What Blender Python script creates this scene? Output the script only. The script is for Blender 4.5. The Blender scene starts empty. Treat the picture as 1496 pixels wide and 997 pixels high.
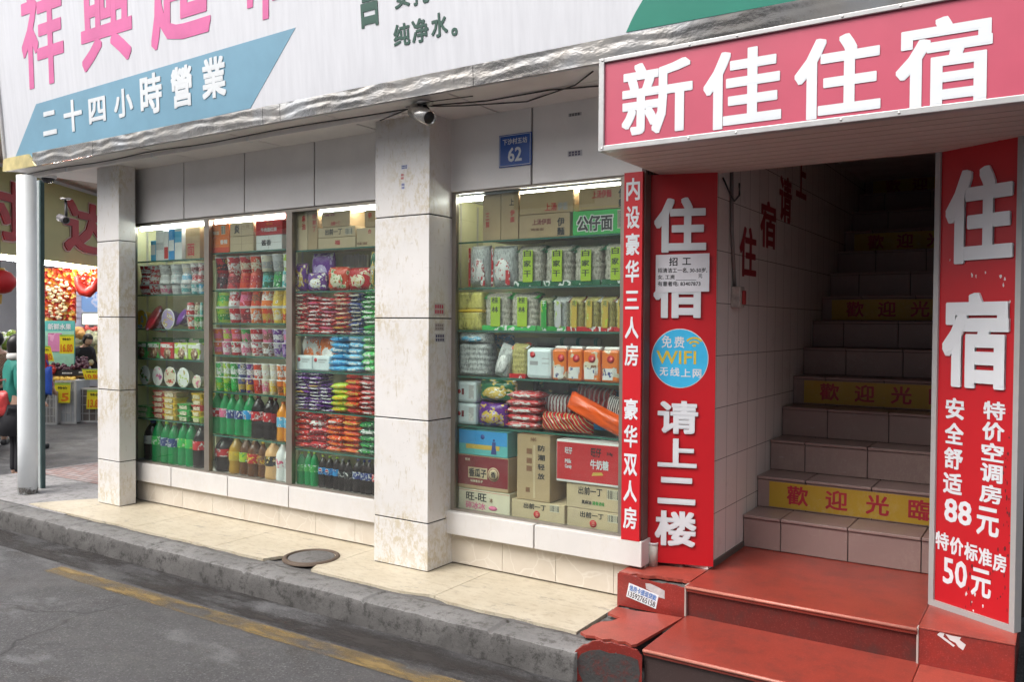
import bpy, bmesh, math, random
from mathutils import Vector, Matrix, noise
random.seed(7)
R = math.radians
S = bpy.context.scene
COL = S.collection

# ------------------------------------------------------------------ camera
CAM = Vector((0, 0, 1.62)); FPX = 1232.93; YAW, PIT, ROLL = R(33.128), R(-1.161), R(.3915)
FW = Vector((-math.sin(YAW)*math.cos(PIT), math.cos(YAW)*math.cos(PIT), math.sin(PIT)))
r0 = Vector((math.cos(YAW), math.sin(YAW), 0)); u0 = r0.cross(FW)
RT = r0*math.cos(ROLL)+u0*math.sin(ROLL); UP = RT.cross(FW)
cd = bpy.data.cameras.new('camera'); cam = bpy.data.objects.new('camera', cd); COL.objects.link(cam)
cam.matrix_world = Matrix(((RT.x, UP.x, -FW.x, CAM.x), (RT.y, UP.y, -FW.y, CAM.y), (RT.z, UP.z, -FW.z, CAM.z), (0, 0, 0, 1)))
cd.sensor_width = 36; cd.lens = 36*FPX/1496; cd.clip_end = 500; cd.clip_start = .05
S.camera = cam

# ------------------------------------------------------------------ light
SUN_EL, SUN_AZ = 52, 205      # azimuth measured clockwise from +Y
w = bpy.data.worlds.new('World'); S.world = w; w.use_nodes = True
nt = w.node_tree; nt.nodes.clear()
sky = nt.nodes.new('ShaderNodeTexSky'); sky.sky_type = 'NISHITA'; sky.sun_disc = False
sky.sun_elevation = R(SUN_EL); sky.sun_rotation = R(SUN_AZ); sky.air_density = 1.0; sky.dust_density = 6.0; sky.ozone_density = 1.0
hs = nt.nodes.new('ShaderNodeHueSaturation'); hs.inputs['Saturation'].default_value = .35
bg = nt.nodes.new('ShaderNodeBackground'); bg.inputs['Strength'].default_value = .15
wo = nt.nodes.new('ShaderNodeOutputWorld')
nt.links.new(sky.outputs[0], hs.inputs['Color']); nt.links.new(hs.outputs[0], bg.inputs['Color']); nt.links.new(bg.outputs[0], wo.inputs['Surface'])
sl = bpy.data.lights.new('sun', 'SUN'); sl.energy = .5; sl.angle = R(50); sl.color = (1, .96, .9)
so = bpy.data.objects.new('sun', sl); COL.objects.link(so)
so.rotation_euler = (R(90-SUN_EL), 0, R(180-SUN_AZ))
S.view_settings.view_transform = 'Standard'; S.view_settings.look = 'None'; S.view_settings.gamma = 1
S.view_settings.exposure = 1.02
S.render.engine = 'CYCLES'
S.cycles.use_denoising = True; S.cycles.max_bounces = 7; S.cycles.diffuse_bounces = 4; S.cycles.glossy_bounces = 3
S.cycles.transparent_max_bounces = 16; S.cycles.transmission_bounces = 4
S.cycles.caustics_reflective = False; S.cycles.caustics_refractive = False; S.cycles.sample_clamp_indirect = 4

# ------------------------------------------------------------------ pixel helpers (photo pixels -> real planes)
def ray(px, py): return RT*(px-748) - UP*(py-498.5) + FW*FPX
def at(px, py, ax, c):
    v = ray(px, py); return CAM + v*((c-CAM[ax])/v[ax])
def onp(px, py, O, N):
    v = ray(px, py); return CAM + v*((O-CAM).dot(N)/v.dot(N))
def dp(px, py, d): return CAM + ray(px, py)*(d/FPX)

# ------------------------------------------------------------------ materials
MATS = {}
def N(nt, t, **k):
    n = nt.nodes.new('ShaderNode'+t)
    for a, b in k.items():
        if a in ('op',): n.operation = b
        else: setattr(n, a, b)
    return n
def base_mat(name):
    m = bpy.data.materials.new(name); m.use_nodes = True
    nt = m.node_tree; b = nt.nodes['Principled BSDF']
    return m, nt, b
def coords(nt, rnd=False, sc=(1, 1, 1)):
    tc = N(nt, 'TexCoord'); mp = N(nt, 'Mapping'); mp.inputs['Scale'].default_value = sc
    nt.links.new(tc.outputs['Object'], mp.inputs['Vector'])
    if rnd:
        oi = N(nt, 'ObjectInfo'); mu = N(nt, 'Math', op='MULTIPLY'); mu.inputs[1].default_value = 37
        nt.links.new(oi.outputs['Random'], mu.inputs[0]); nt.links.new(mu.outputs[0], mp.inputs['Location'])
    return mp.outputs[0]
def tex_noise(nt, vec, scale, detail=6, rough=.6):
    n = N(nt, 'TexNoise'); n.inputs['Scale'].default_value = scale; n.inputs['Detail'].default_value = detail; n.inputs['Roughness'].default_value = rough
    nt.links.new(vec, n.inputs['Vector']); return n.outputs['Fac']
def ramp(nt, fac, stops, interp='LINEAR'):
    r = N(nt, 'ValToRGB'); r.color_ramp.interpolation = interp
    e = r.color_ramp.elements
    while len(e) < len(stops): e.new(.5)
    for i, (p, c) in enumerate(stops):
        e[i].position = p
        if not hasattr(c, '__len__'): c = (c, c, c)
        e[i].color = (*c, 1)
    nt.links.new(fac, r.inputs['Fac']); return r.outputs['Color']
def mixc(nt, fac, a, b, mode='MIX'):
    m = N(nt, 'Mix', data_type='RGBA', blend_type=mode)
    for i, v in ((0, fac), (6, a), (7, b)):
        if hasattr(v, 'is_linked') or hasattr(v, 'links'): nt.links.new(v, m.inputs[i])
        elif hasattr(v, '__len__'): m.inputs[i].default_value = (*v, 1)
        else: m.inputs[i].default_value = v
    return m.outputs[2]
def bump(nt, b, h, strength=.3, dist=.01):
    n = N(nt, 'Bump'); n.inputs['Strength'].default_value = strength; n.inputs['Distance'].default_value = dist
    nt.links.new(h, n.inputs['Height']); nt.links.new(n.outputs[0], b.inputs['Normal'])
def M(name, col=(.5, .5, .5), rough=.5, metal=0, var=.12, scale=6, bmp=0, bscale=60, emit=0, spec=.5, rnd=False):
    if name in MATS: return MATS[name]
    m, nt, b = base_mat(name)
    v = coords(nt, rnd)
    if var:
        f = tex_noise(nt, v, scale)
        lo = tuple(max(0, c*(1-var)) for c in col); hi = tuple(min(1, c*(1+var)) for c in col)
        nt.links.new(ramp(nt, f, [(.3, lo), (.7, hi)]), b.inputs['Base Color'])
    else: b.inputs['Base Color'].default_value = (*col, 1)
    b.inputs['Roughness'].default_value = rough; b.inputs['Metallic'].default_value = metal
    b.inputs['Specular IOR Level'].default_value = spec
    if bmp: bump(nt, b, tex_noise(nt, v, bscale), bmp)
    if emit:
        b.inputs['Emission Color'].default_value = (*col, 1); b.inputs['Emission Strength'].default_value = emit
    MATS[name] = m; return m
def MP(name, cols, scale=7, rough=.3, stretch=(1, 1, 1), bmp=.15, stops=None):
    """printed packaging: hard-edged blobs of the print colours"""
    if name in MATS: return MATS[name]
    m, nt, b = base_mat(name)
    v = coords(nt, True, stretch)
    f = tex_noise(nt, v, scale, 2, .5)
    st = stops or [0, .5, .58, .66, .74]
    nt.links.new(ramp(nt, f, [(st[i], c) for i, c in enumerate(cols)], 'CONSTANT'), b.inputs['Base Color'])
    b.inputs['Roughness'].default_value = rough
    if bmp: bump(nt, b, tex_noise(nt, v, scale*2.5, 3), bmp, .02)
    MATS[name] = m; return m
def M_stained(name, col, tan=.5, dirt=.4, rough=.35):
    """glazed facade tile with scraped glue, ink specks and grime"""
    if name in MATS: return MATS[name]
    m, nt, b = base_mat(name); v = coords(nt)
    c = ramp(nt, tex_noise(nt, v, 3), [(.3, tuple(x*.9 for x in col)), (.7, col)])
    vs = coords(nt, False, (2.2, 2.2, .55))
    vs = coords(nt, False, (1.3, 1.3, .8))
    f1 = ramp(nt, tex_noise(nt, vs, 22, 8, .8), [(.47, 0), (.56, 1)])
    f1b = ramp(nt, tex_noise(nt, v, 2.2, 3), [(.44, 0), (.60, tan)])
    k = N(nt, 'Math', op='MULTIPLY'); nt.links.new(f1, k.inputs[0]); nt.links.new(f1b, k.inputs[1])
    c = mixc(nt, k.outputs[0], c, (.54, .48, .37))
    f1c = ramp(nt, tex_noise(nt, coords(nt, False, (1.5, 1.5, .35)), 30, 6, .7), [(.60, 0), (.645, tan*.6)])
    c = mixc(nt, f1c, c, (.46, .40, .29))
    vd = coords(nt, False, (3, 3, 1.2))
    f2 = ramp(nt, tex_noise(nt, vd, 15, 7, .8), [(.665, 0), (.69, dirt)])
    c = mixc(nt, f2, c, (.10, .09, .10))
    ve = coords(nt, False, (.6, .6, 3))
    f3 = ramp(nt, tex_noise(nt, ve, 24, 5, .7), [(.63, 0), (.68, dirt*.5)])
    c = mixc(nt, f3, c, (.42, .40, .38))
    nt.links.new(c, b.inputs['Base Color']); b.inputs['Roughness'].default_value = rough
    bump(nt, b, f1, .08, .003)
    MATS[name] = m; return m
def M_glass(name='window_glass'):
    if name in MATS: return MATS[name]
    m = bpy.data.materials.new(name); m.use_nodes = True; nt = m.node_tree; nt.nodes.clear()
    lw = N(nt, 'LayerWeight'); p = N(nt, 'Math', op='POWER'); p.inputs[1].default_value = 5
    nt.links.new(lw.outputs['Facing'], p.inputs[0])
    a = N(nt, 'Math', op='MULTIPLY_ADD'); a.inputs[1].default_value = .9; a.inputs[2].default_value = .06
    nt.links.new(p.outputs[0], a.inputs[0])
    t = N(nt, 'BsdfTransparent'); t.inputs[0].default_value = (.93, .97, .95, 1)
    g = N(nt, 'BsdfGlossy'); g.inputs['Roughness'].default_value = .01
    mx = N(nt, 'MixShader'); o = N(nt, 'OutputMaterial')
    df = N(nt, 'BsdfDiffuse'); df.inputs[0].default_value = (.6, .6, .58, 1); m0 = N(nt, 'MixShader')
    nt.links.new(ramp(nt, tex_noise(nt, coords(nt, False, (1.5, 1, .8)), 3.5, 7, .65), [(.42, .002), (.62, .02), (.75, .06)]), m0.inputs[0]); nt.links.new(t.outputs[0], m0.inputs[1]); nt.links.new(df.outputs[0], m0.inputs[2]); t = m0
    nt.links.new(a.outputs[0], mx.inputs[0]); nt.links.new(t.outputs[0], mx.inputs[1]); nt.links.new(g.outputs[0], mx.inputs[2]); nt.links.new(mx.outputs[0], o.inputs[0])
    MATS[name] = m; return m
def M_clear(name, col, body=.5, rough=.08):
    """tinted see-through plastic: part diffuse body, part tinted transparency, glossy coat"""
    if name in MATS: return MATS[name]
    m = bpy.data.materials.new(name); m.use_nodes = True; nt = m.node_tree; b = nt.nodes['Principled BSDF']
    b.inputs['Base Color'].default_value = (*col, 1); b.inputs['Roughness'].default_value = rough; b.inputs['Specular IOR Level'].default_value = .7
    t = N(nt, 'BsdfTransparent'); t.inputs[0].default_value = (*[min(1, .25+c*1.2) for c in col], 1)
    mx = N(nt, 'MixShader'); mx.inputs[0].default_value = body
    nt.links.new(t.outputs[0], mx.inputs[1]); nt.links.new(b.outputs[0], mx.inputs[2]); nt.links.new(mx.outputs[0], nt.nodes['Material Output'].inputs[0])
    MATS[name] = m; return m

# ------------------------------------------------------------------ mesh builder
class MB:
    def __init__(s): s.v = []; s.f = []; s.mi = []; s.sm = []
    def add(s, vs, fs, mi=0, smooth=False):
        o = len(s.v); s.v += [Vector(p) for p in vs]
        for f in fs: s.f.append([i+o for i in f]); s.mi.append(mi); s.sm.append(smooth)
        return s
    def box(s, x0, x1, y0, y1, z0, z1, mi=0, bev=0, rot=None, piv=None):
        if bev:
            bm = bmesh.new(); bmesh.ops.create_cube(bm, size=1)
            for v in bm.verts: v.co = Vector(((x0+x1)/2+v.co.x*(x1-x0), (y0+y1)/2+v.co.y*(y1-y0), (z0+z1)/2+v.co.z*(z1-z0)))
            bmesh.ops.bevel(bm, geom=bm.edges[:], offset=bev, segments=2, affect='EDGES', profile=.5)
            vs = [v.co.copy() for v in bm.verts]; bm.verts.index_update(); fs = [[v.index for v in f.verts] for f in bm.faces]; bm.free()
        else:
            vs = [Vector(p) for p in ((x0, y0, z0), (x1, y0, z0), (x1, y1, z0), (x0, y1, z0), (x0, y0, z1), (x1, y0, z1), (x1, y1, z1), (x0, y1, z1))]
            fs = [(0, 3, 2, 1), (4, 5, 6, 7), (0, 1, 5, 4), (1, 2, 6, 5), (2, 3, 7, 6), (3, 0, 4, 7)]
        if rot is not None:
            piv = Vector(piv) if piv is not None else Vector(((x0+x1)/2, (y0+y1)/2, (z0+z1)/2))
            vs = [piv + rot @ (p-piv) for p in vs]
        return s.add(vs, fs, mi)
    def prism(s, pts, d, mi=0):
        """polygon (world points) thickened along d"""
        n = len(pts); d = Vector(d); a = [Vector(p) for p in pts]; b = [p+d for p in a]
        return s.add(a+b, [list(range(n))[::-1], list(range(n, 2*n))]+[(i, (i+1) % n, n+(i+1) % n, n+i) for i in range(n)], mi)
    def lathe(s, prof, n=20, c=(0, 0, 0), mi=0, mat=None, smooth=True, caps=True):
        c = Vector(c); vs = []; fs = []
        for r_, z in prof:
            for k in range(n):
                a = 2*math.pi*k/n; p = Vector((r_*math.cos(a), r_*math.sin(a), z))
                vs.append(c + (mat @ p if mat is not None else p))
        m = len(prof)
        for i in range(m-1):
            for k in range(n): fs.append((i*n+k, i*n+(k+1) % n, (i+1)*n+(k+1) % n, (i+1)*n+k))
        s.add(vs, fs, mi, smooth)
        if caps:
            o = len(s.v)-m*n
            s.f.append([o+k for k in range(n)][::-1]); s.mi.append(mi); s.sm.append(False)
            s.f.append([o+(m-1)*n+k for k in range(n)]); s.mi.append(mi); s.sm.append(False)
        return s
    def tube(s, pts, r_, n=8, mi=0):
        pts = [Vector(p) for p in pts]; vs = []; fs = []
        for i, p in enumerate(pts):
            d = (pts[min(i+1, len(pts)-1)]-pts[max(i-1, 0)]).normalized()
            a = d.cross(Vector((0, 0, 1)) if abs(d.z) < .9 else Vector((1, 0, 0))).normalized(); b = d.cross(a)
            rr = r_[i] if hasattr(r_, '__len__') else r_
            for k in range(n):
                t = 2*math.pi*k/n; vs.append(p+a*rr*math.cos(t)+b*rr*math.sin(t))
        for i in range(len(pts)-1):
            for k in range(n): fs.append((i*n+k, i*n+(k+1) % n, (i+1)*n+(k+1) % n, (i+1)*n+k))
        fs += [list(range(n))[::-1], [len(vs)-n+k for k in range(n)]]
        return s.add(vs, fs, mi, True)
    def mesh(s, name, mats, off=Vector((0, 0, 0))):
        me = bpy.data.meshes.new(name); me.from_pydata([v-off for v in s.v], [], s.f)
        for m in (mats if isinstance(mats, (list, tuple)) else [mats]): me.materials.append(m)
        me.polygons.foreach_set('material_index', s.mi); me.polygons.foreach_set('use_smooth', s.sm)
        bm = bmesh.new(); bm.from_mesh(me); bmesh.ops.recalc_face_normals(bm, faces=bm.faces[:]); bm.to_mesh(me); bm.free()
        me.update(); return me
def wloc(o):
    v = Vector((0, 0, 0))
    while o is not None: v += o.location; o = o.parent
    return v
def obj(name, me, parent=None, loc=(0, 0, 0), rot=(0, 0, 0), sc=(1, 1, 1)):
    o = bpy.data.objects.new(name, me); COL.objects.link(o); o.location = loc; o.rotation_euler = rot; o.scale = sc
    if parent is not None: o.parent = parent
    return o
def part(name, mb, mats, parent, label=None):
    """mesh built in world coordinates, under an unrotated parent"""
    o = obj(name, mb.mesh(name, mats, wloc(parent)), parent)
    if label: o['label'] = label
    return o
def tag(o, label, cat, group=None):
    o['label'] = label; o['category'] = cat
    if group: o['group'] = group
    return o
def thing(name, label, cat, loc=(0, 0, 0), group=None): return tag(obj(name, None, None, loc), label, cat, group)
def single(name, mb, mats, label, cat, loc=(0, 0, 0), group=None):
    return tag(obj(name, mb.mesh(name, mats, Vector(loc)), None, loc), label, cat, group)
def structure(name, mb, mats):
    o = obj(name, mb.mesh(name, mats)); o['kind'] = 'structure'; return o

# ------------------------------------------------------------------ lettering
FC = bpy.data.curves.new('type', 'FONT'); FO = bpy.data.objects.new('type', FC)
TCACHE = {}
def glyphs(body, bold, sp=1.0):
    k = (body, bold, sp)
    if k not in TCACHE:
        FC.body = body; FC.offset = bold; FC.resolution_u = 2; FC.size = 1; FC.space_character = sp
        me = bpy.data.meshes.new_from_object(FO)
        vs = [v.co.copy() for v in me.vertices]; fs = [list(p.vertices) for p in me.polygons]
        ec = {}
        for f in fs:
            for i in range(len(f)):
                a, b = f[i], f[(i+1) % len(f)]
                if (b, a) in ec: del ec[(b, a)]
                else: ec[(a, b)] = 1
        bpy.data.meshes.remove(me)
        xs = [v.x for v in vs]; ys = [v.y for v in vs]
        TCACHE[k] = (vs, fs, list(ec), min(xs), max(xs), min(ys), max(ys))
    return TCACHE[k]
def text_into(mb, body, O, U, V, w_, h_, ext=.003, bold=.02, shear=0, sp=1.0, lift=.0006, mi=0):
    """fit the ink of body into the rectangle O..O+U*w+V*h, raised ext off the face; bold strokes are thickened by overlaid outlines"""
    vs, fs, ed, x0, x1, y0, y1 = glyphs(body, 0, sp)
    U = Vector(U); V = Vector(V); Nn = U.cross(V).normalized(); O = Vector(O)
    d = bold*.62; ring = [(0, 0)] + ([(d*sx, d*sy) for sx in (-1, 0, 1) for sy in (-1, 0, 1) if sx or sy] if bold > .012 else [])
    if bold >= .03 and h_ > .12: ring = [(0, 0)] + [(d*max(-1, min(1, 1.3*math.cos(2*math.pi*k/20))), d*max(-1, min(1, 1.3*math.sin(2*math.pi*k/20)))) for k in range(20)]
    if bold > .05: ring += [(d*.5*math.cos(2*math.pi*k/4+.4), d*.5*math.sin(2*math.pi*k/4+.4)) for k in range(4)]
    x0 -= d; x1 += d; y0 -= d; y1 += d
    n = len(vs)
    for k, (dx, dy) in enumerate(ring):
        q = [O + U*((v.x+dx-x0)/(x1-x0)*w_+shear*h_*((v.y+dy-y0)/max(1e-6, y1-y0)-.5)) + V*((v.y+dy-y0)/max(1e-6, (y1-y0))*h_) for v in vs]
        e = ext*(1-.008*k)-k*.00001
        mb.add([p+Nn*(lift+e) for p in q]+[p+Nn*lift for p in q], fs+[(a, n+a, n+b, b) for a, b in ed], mi)
    return mb
def text(parent, mat, body, O, U, V, w_, h_, name='lettering', **k):
    mb = MB(); text_into(mb, body, O, U, V, w_, h_, **k)
    return part(name, mb, mat, parent)

X = Vector((1, 0, 0)); Y = Vector((0, 1, 0)); Z = Vector((0, 0, 1))
# ================================================================== materials in use
m_dark = M('seam_black', (.02, .02, .02), .8, var=0)
m_pillar = M_stained('pillar_tile', (.70, .68, .66), 1.0, .9)
m_panel = M_stained('header_panel_tile', (.78, .755, .735), .0, .08, .3)
m_sill = M_stained('sill_stone', (.66, .64, .62), .2, .3)
m_alu = M('aluminium', (.62, .60, .58), .35, .7, .15, 4)
m_white = M('white_paint', (.75, .76, .77), .45, 0, .05, 3)
m_soffit = M('soffit_panel', (.82, .79, .77), .5, 0, .08, 2)
m_wlet = M('white_acrylic', (.66, .69, .72), .35, 0, .04, 3)
m_black = M('black_plastic', (.02, .02, .022), .4, var=0)
def red_sign(name, col, stain=True):
    if name in MATS: return MATS[name]
    m, nt, b = base_mat(name); v = coords(nt)
    c = ramp(nt, tex_noise(nt, v, 2.5, 4), [(.3, tuple(x*.86 for x in col)), (.7, col)])
    if stain:
        vv = coords(nt, False, (3, 3, .6))
        f = ramp(nt, tex_noise(nt, vv, 7, 8, .75), [(.64, 0), (.72, .45)])
        c = mixc(nt, f, c, (.13, .02, .02))
    nt.links.new(c, b.inputs['Base Color']); b.inputs['Roughness'].default_value = .38
    bump(nt, b, tex_noise(nt, v, 5, 3), .12, .01)
    MATS[name] = m; return m
m_red = red_sign('red_sign_face', (.50, .009, .016))
m_redfade = red_sign('faded_red_vinyl', (.50, .078, .13), False)

# ================================================================== the ground
def m_asphalt():
    m, nt, b = base_mat('asphalt'); v = coords(nt)
    c = ramp(nt, tex_noise(nt, v, 1.1, 6, .65), [(.3, (.050, .049, .051)), (.7, (.078, .076, .079))])
    vp = coords(nt, False, (.7, 1.5, 1))
    f = ramp(nt, tex_noise(nt, vp, 1.5, 6, .62), [(.57, 0), (.63, .6)])
    c = mixc(nt, f, c, (.145, .145, .15))
    f3 = ramp(nt, tex_noise(nt, vp, 2.3, 5, .6), [(.58, 0), (.66, .7)])
    c = mixc(nt, f3, c, (.04, .035, .033))
    vo = N(nt, 'TexVoronoi'); vo.inputs['Scale'].default_value = 150; nt.links.new(v, vo.inputs['Vector'])
    f2 = ramp(nt, vo.outputs['Color'], [(.70, 0), (.9, .6)])
    c = mixc(nt, f2, c, (.19, .19, .19))
    f2 = ramp(nt, vo.outputs['Color'], [(.1, .7), (.3, 0)])
    c = mixc(nt, f2, c, (.02, .02, .02))
    vc = N(nt, 'TexVoronoi', feature='DISTANCE_TO_EDGE'); vc.inputs['Scale'].default_value = .55
    wv = N(nt, 'TexNoise'); wv.inputs['Scale'].default_value = 3; wv.inputs['Detail'].default_value = 6; nt.links.new(v, wv.inputs['Vector'])
    mv = N(nt, 'Mix', data_type='VECTOR'); mv.inputs[0].default_value = .22; nt.links.new(v, mv.inputs[4]); nt.links.new(wv.outputs['Color'], mv.inputs[5]); nt.links.new(mv.outputs[1], vc.inputs['Vector'])
    c = mixc(nt, ramp(nt, vc.outputs['Distance'], [(0, .75), (.006, 0)]), c, (.02, .019, .019))
    nt.links.new(c, b.inputs['Base Color'])
    nt.links.new(ramp(nt, tex_noise(nt, v, 1.3, 4), [(.35, .42), (.65, .85)]), b.inputs['Roughness'])
    bump(nt, b, tex_noise(nt, v, 180, 3), .5, .004)
    return m
m_road = m_asphalt()
structure('road', MB().add([(-60, -40, -.15), (40, -40, -.15), (40, 60, -.15), (-60, 60, -.15)], [(0, 1, 2, 3)]), m_road)
# worn yellow line
def m_worn(name, col, lo, hi, sc=(1.2, 5, 1)):
    m, nt, b = base_mat(name); v = coords(nt, False, sc)
    b.inputs['Roughness'].default_value = .7
    nt.links.new(ramp(nt, tex_noise(nt, v, 3), [(.3, tuple(c*.7 for c in col)), (.7, col)]), b.inputs['Base Color'])
    f = ramp(nt, tex_noise(nt, v, 1.7, 9, .72), [(lo, 0), (hi, 1)])
    t = N(nt, 'BsdfTransparent'); mx = N(nt, 'MixShader')
    nt.links.new(f, mx.inputs[0]); nt.links.new(t.outputs[0], mx.inputs[1]); nt.links.new(b.outputs[0], mx.inputs[2])
    nt.links.new(mx.outputs[0], nt.nodes['Material Output'].inputs[0])
    return m
ya = at(150, 852, 2, -.146); yb = at(690, 1010, 2, -.146)
yd = (yb-ya).normalized(); yn = Vector((-yd.y, yd.x, 0))
ya2 = ya - yd*.6; yb2 = yb + yd*4
structure('road_marking', MB().add([ya2-yn*.075, yb2-yn*.075, yb2+yn*.06, ya2+yn*.06], [(0, 1, 2, 3)]), m_worn('worn_yellow_paint', (.27, .185, .07), .40, .64))
# dull wet band in the gutter
structure('road_gutter_stain', MB().add([(-8, 3.33, -.146), (-1.9, 3.33, -.146), (-1.9, 3.66, -.146), (-8, 3.66, -.146)], [(0, 1, 2, 3)]), m_worn('damp_grime', (.035, .03, .028), .42, .62, (.8, 3, 1)))

def m_conc(name, a, b_, dark=(.07, .065, .06)):
    m, nt, b = base_mat(name); v = coords(nt)
    c = ramp(nt, tex_noise(nt, v, 2.2, 8, .7), [(.3, a), (.7, b_)])
    f = ramp(nt, tex_noise(nt, v, 11, 9, .8), [(.50, 0), (.60, .8)])
    c = mixc(nt, f, c, dark)
    f = ramp(nt, tex_noise(nt, v, 70, 5, .8), [(.58, 0), (.64, .6)])
    c = mixc(nt, f, c, tuple(x*.5 for x in dark))
    nt.links.new(c, b.inputs['Base Color']); b.inputs['Roughness'].default_value = .85
    bump(nt, b, tex_noise(nt, v, 45, 8, .7), .6, .01)
    return m
m_curb = m_conc('curb_concrete', (.13, .128, .126), (.23, .226, .222))
m_cement = m_conc('rough_cement', (.09, .087, .085), (.18, .176, .172))
m_cdark = m_conc('grimy_curb_face', (.06, .057, .055), (.135, .13, .126), (.022, .02, .019))
def sweep(name, prof, x0, x1, n, mats, amp, joints=None, mifun=None):
    vs = []; fs = []; mi = []
    k = len(prof)
    for i in range(n+1):
        x = x0+(x1-x0)*i/n
        for j, (y, z) in enumerate(prof):
            a = amp if 0 < j < k-1 else amp*.3
            nz = noise.noise(Vector((x*3, y*7+j, z*7)))*a + noise.noise(Vector((x*14, y*20+j, z*20)))*a*.6
            dz = 0
            if joints and any(abs(x-q) < .012 for q in joints): dz = -.012
            vs.append((x, y+nz, z+nz*.7+dz))
    mb = MB()
    for i in range(n):
        for j in range(k-1): fs.append((i*k+j, (i+1)*k+j, (i+1)*k+j+1, i*k+j+1)); mi.append(mifun(j) if mifun else 0)
    fs.append([n*k+j for j in range(k)]); mi.append(1 if mifun else 0)
    o = len(mb.v); mb.v += [Vector(p) for p in vs]; mb.f += fs; mb.mi += mi; mb.sm += [True]*len(fs)
    me = mb.mesh(name, mats)
    o = obj(name, me); o['kind'] = 'structure'; return o
CJ = [-8.6, -7.6, -6.55, -5.5, -4.45, -3.4, -2.5]
sweep('curb', [(3.615, -.16), (3.617, -.11), (3.622, -.06), (3.628, -.028), (3.638, -.010), (3.656, -.002), (3.72, 0), (3.80, .001), (3.845, -.004), (3.85, -.05)], -9.35, -1.985, 700, [m_curb, m_cdark], .007, CJ, lambda j: 1 if j < 4 else 0)
sweep('gutter_mortar', [(3.83, -.03), (3.845, -.012), (3.87, -.016), (3.91, -.016), (3.95, -.03)], -9.3, -2.0, 500, m_cement, .012)
# side pavement
m_pave = m_conc('grey_pavement', (.24, .235, .235), (.36, .35, .35), (.15, .145, .14))
structure('pavement', MB().box(-9.32, -7.0, 3.86, 6.6, -.15, -.008), m_pave)
structure('pavement_bed', MB().box(-7.0, -1.95, 3.88, 4.9, -.15, -.03), m_cement)
m_brickpave = None
def m_pavers():
    m, nt, b = base_mat('red_grey_pavers'); v = coords(nt)
    br = N(nt, 'TexBrick'); br.inputs['Scale'].default_value = 4; br.inputs['Mortar Size'].default_value = .025
    br.inputs['Color1'].default_value = (.30, .19, .17, 1); br.inputs['Color2'].default_value = (.36, .31, .30, 1); br.inputs['Mortar'].default_value = (.13, .12, .12, 1)
    nt.links.new(v, br.inputs['Vector']); nt.links.new(br.outputs['Color'], b.inputs['Base Color']); b.inputs['Roughness'].default_value = .8
    return m
structure('paver_path', MB().add([(-9.25, 4.75, -.004), (-7.2, 4.75, -.004), (-7.2, 6.5, -.004), (-9.25, 6.5, -.004)], [(0, 1, 2, 3)]), m_pavers())
# beige marble-look sidewalk tiles, broken front edge
def m_beige():
    m, nt, b = base_mat('beige_floor_tile'); v = coords(nt)
    c = ramp(nt, tex_noise(nt, v, 4, 8, .65), [(.3, (.43, .375, .275)), (.7, (.53, .48, .375))])
    vv = coords(nt, False, (1, 2.5, 1))
    f = ramp(nt, tex_noise(nt, vv, 12, 8, .75), [(.51, 0), (.62, .65)])
    c = mixc(nt, f, c, (.33, .27, .19))
    f = ramp(nt, tex_noise(nt, vv, 5, 9, .8), [(.57, 0), (.62, .65)])
    c = mixc(nt, f, c, (.20, .18, .155))
    f = ramp(nt, tex_noise(nt, v, 60, 5, .8), [(.60, 0), (.66, .5)])
    c = mixc(nt, f, c, (.16, .14, .12))
    nt.links.new(c, b.inputs['Base Color']); b.inputs['Roughness'].default_value = .42
    return m
m_tile = m_beige()
mc = at(455, 815, 2, 0)
TX = [-7.64, -7.1, -6.1, -5.1, -4.1, -3.1, -2.115]
random.seed(3)
mb = MB()
def tile_edge(x): return 3.885+.012*noise.noise(Vector((x*6, 0, 0)))+.02*max(0, noise.noise(Vector((x*2.3, 4, 0))))
xs = [-7.64+i*.05 for i in range(int((7.64-2.115)/.05)+1)]
for i in range(len(TX)-1):
    a, b_ = TX[i]+.002, TX[i+1]-.002
    n = max(2, int((b_-a)/.04)); fr = []
    for k in range(n+1):
        x = a+(b_-a)*k/n; y = tile_edge(x)
        if -3.30 < x < -2.98: y += .045*(1-abs(x+3.14)/.16)
        if abs(x-mc.x+.02) < .20: y = max(y, min(mc.y-.03, 3.885+math.sqrt(max(0, .20**2-(x-mc.x+.02)**2))*1.3))
        fr.append((x, y, 0))
    back = 4.55
    if i == 0: pts = fr+[(b_, back, 0), (-7.2, back, 0), (-7.5, 4.15, 0)]
    else: pts = fr+[(b_, back, 0), (a, back, 0)]
    mb.prism(pts, (0, 0, -.02))
sidewalk = structure('sidewalk', mb, m_tile)
# manhole
mh = thing('manhole_cover', 'round cracked cement manhole cover set in the beige sidewalk tiles', 'manhole cover', (mc.x, mc.y, 0))
part('cover', MB().lathe([(.0, .004), (.15, .004), (.158, .002), (.16, -.02)], 40, (mc.x, mc.y, .002), caps=False), m_cement, mh)
part('rim', MB().lathe([(.165, -.01), (.165, .009), (.178, .011), (.192, .006), (.196, -.01)], 40, (mc.x, mc.y, .002), caps=False), M('rust_iron', (.11, .08, .06), .7, .3), mh)

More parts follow.
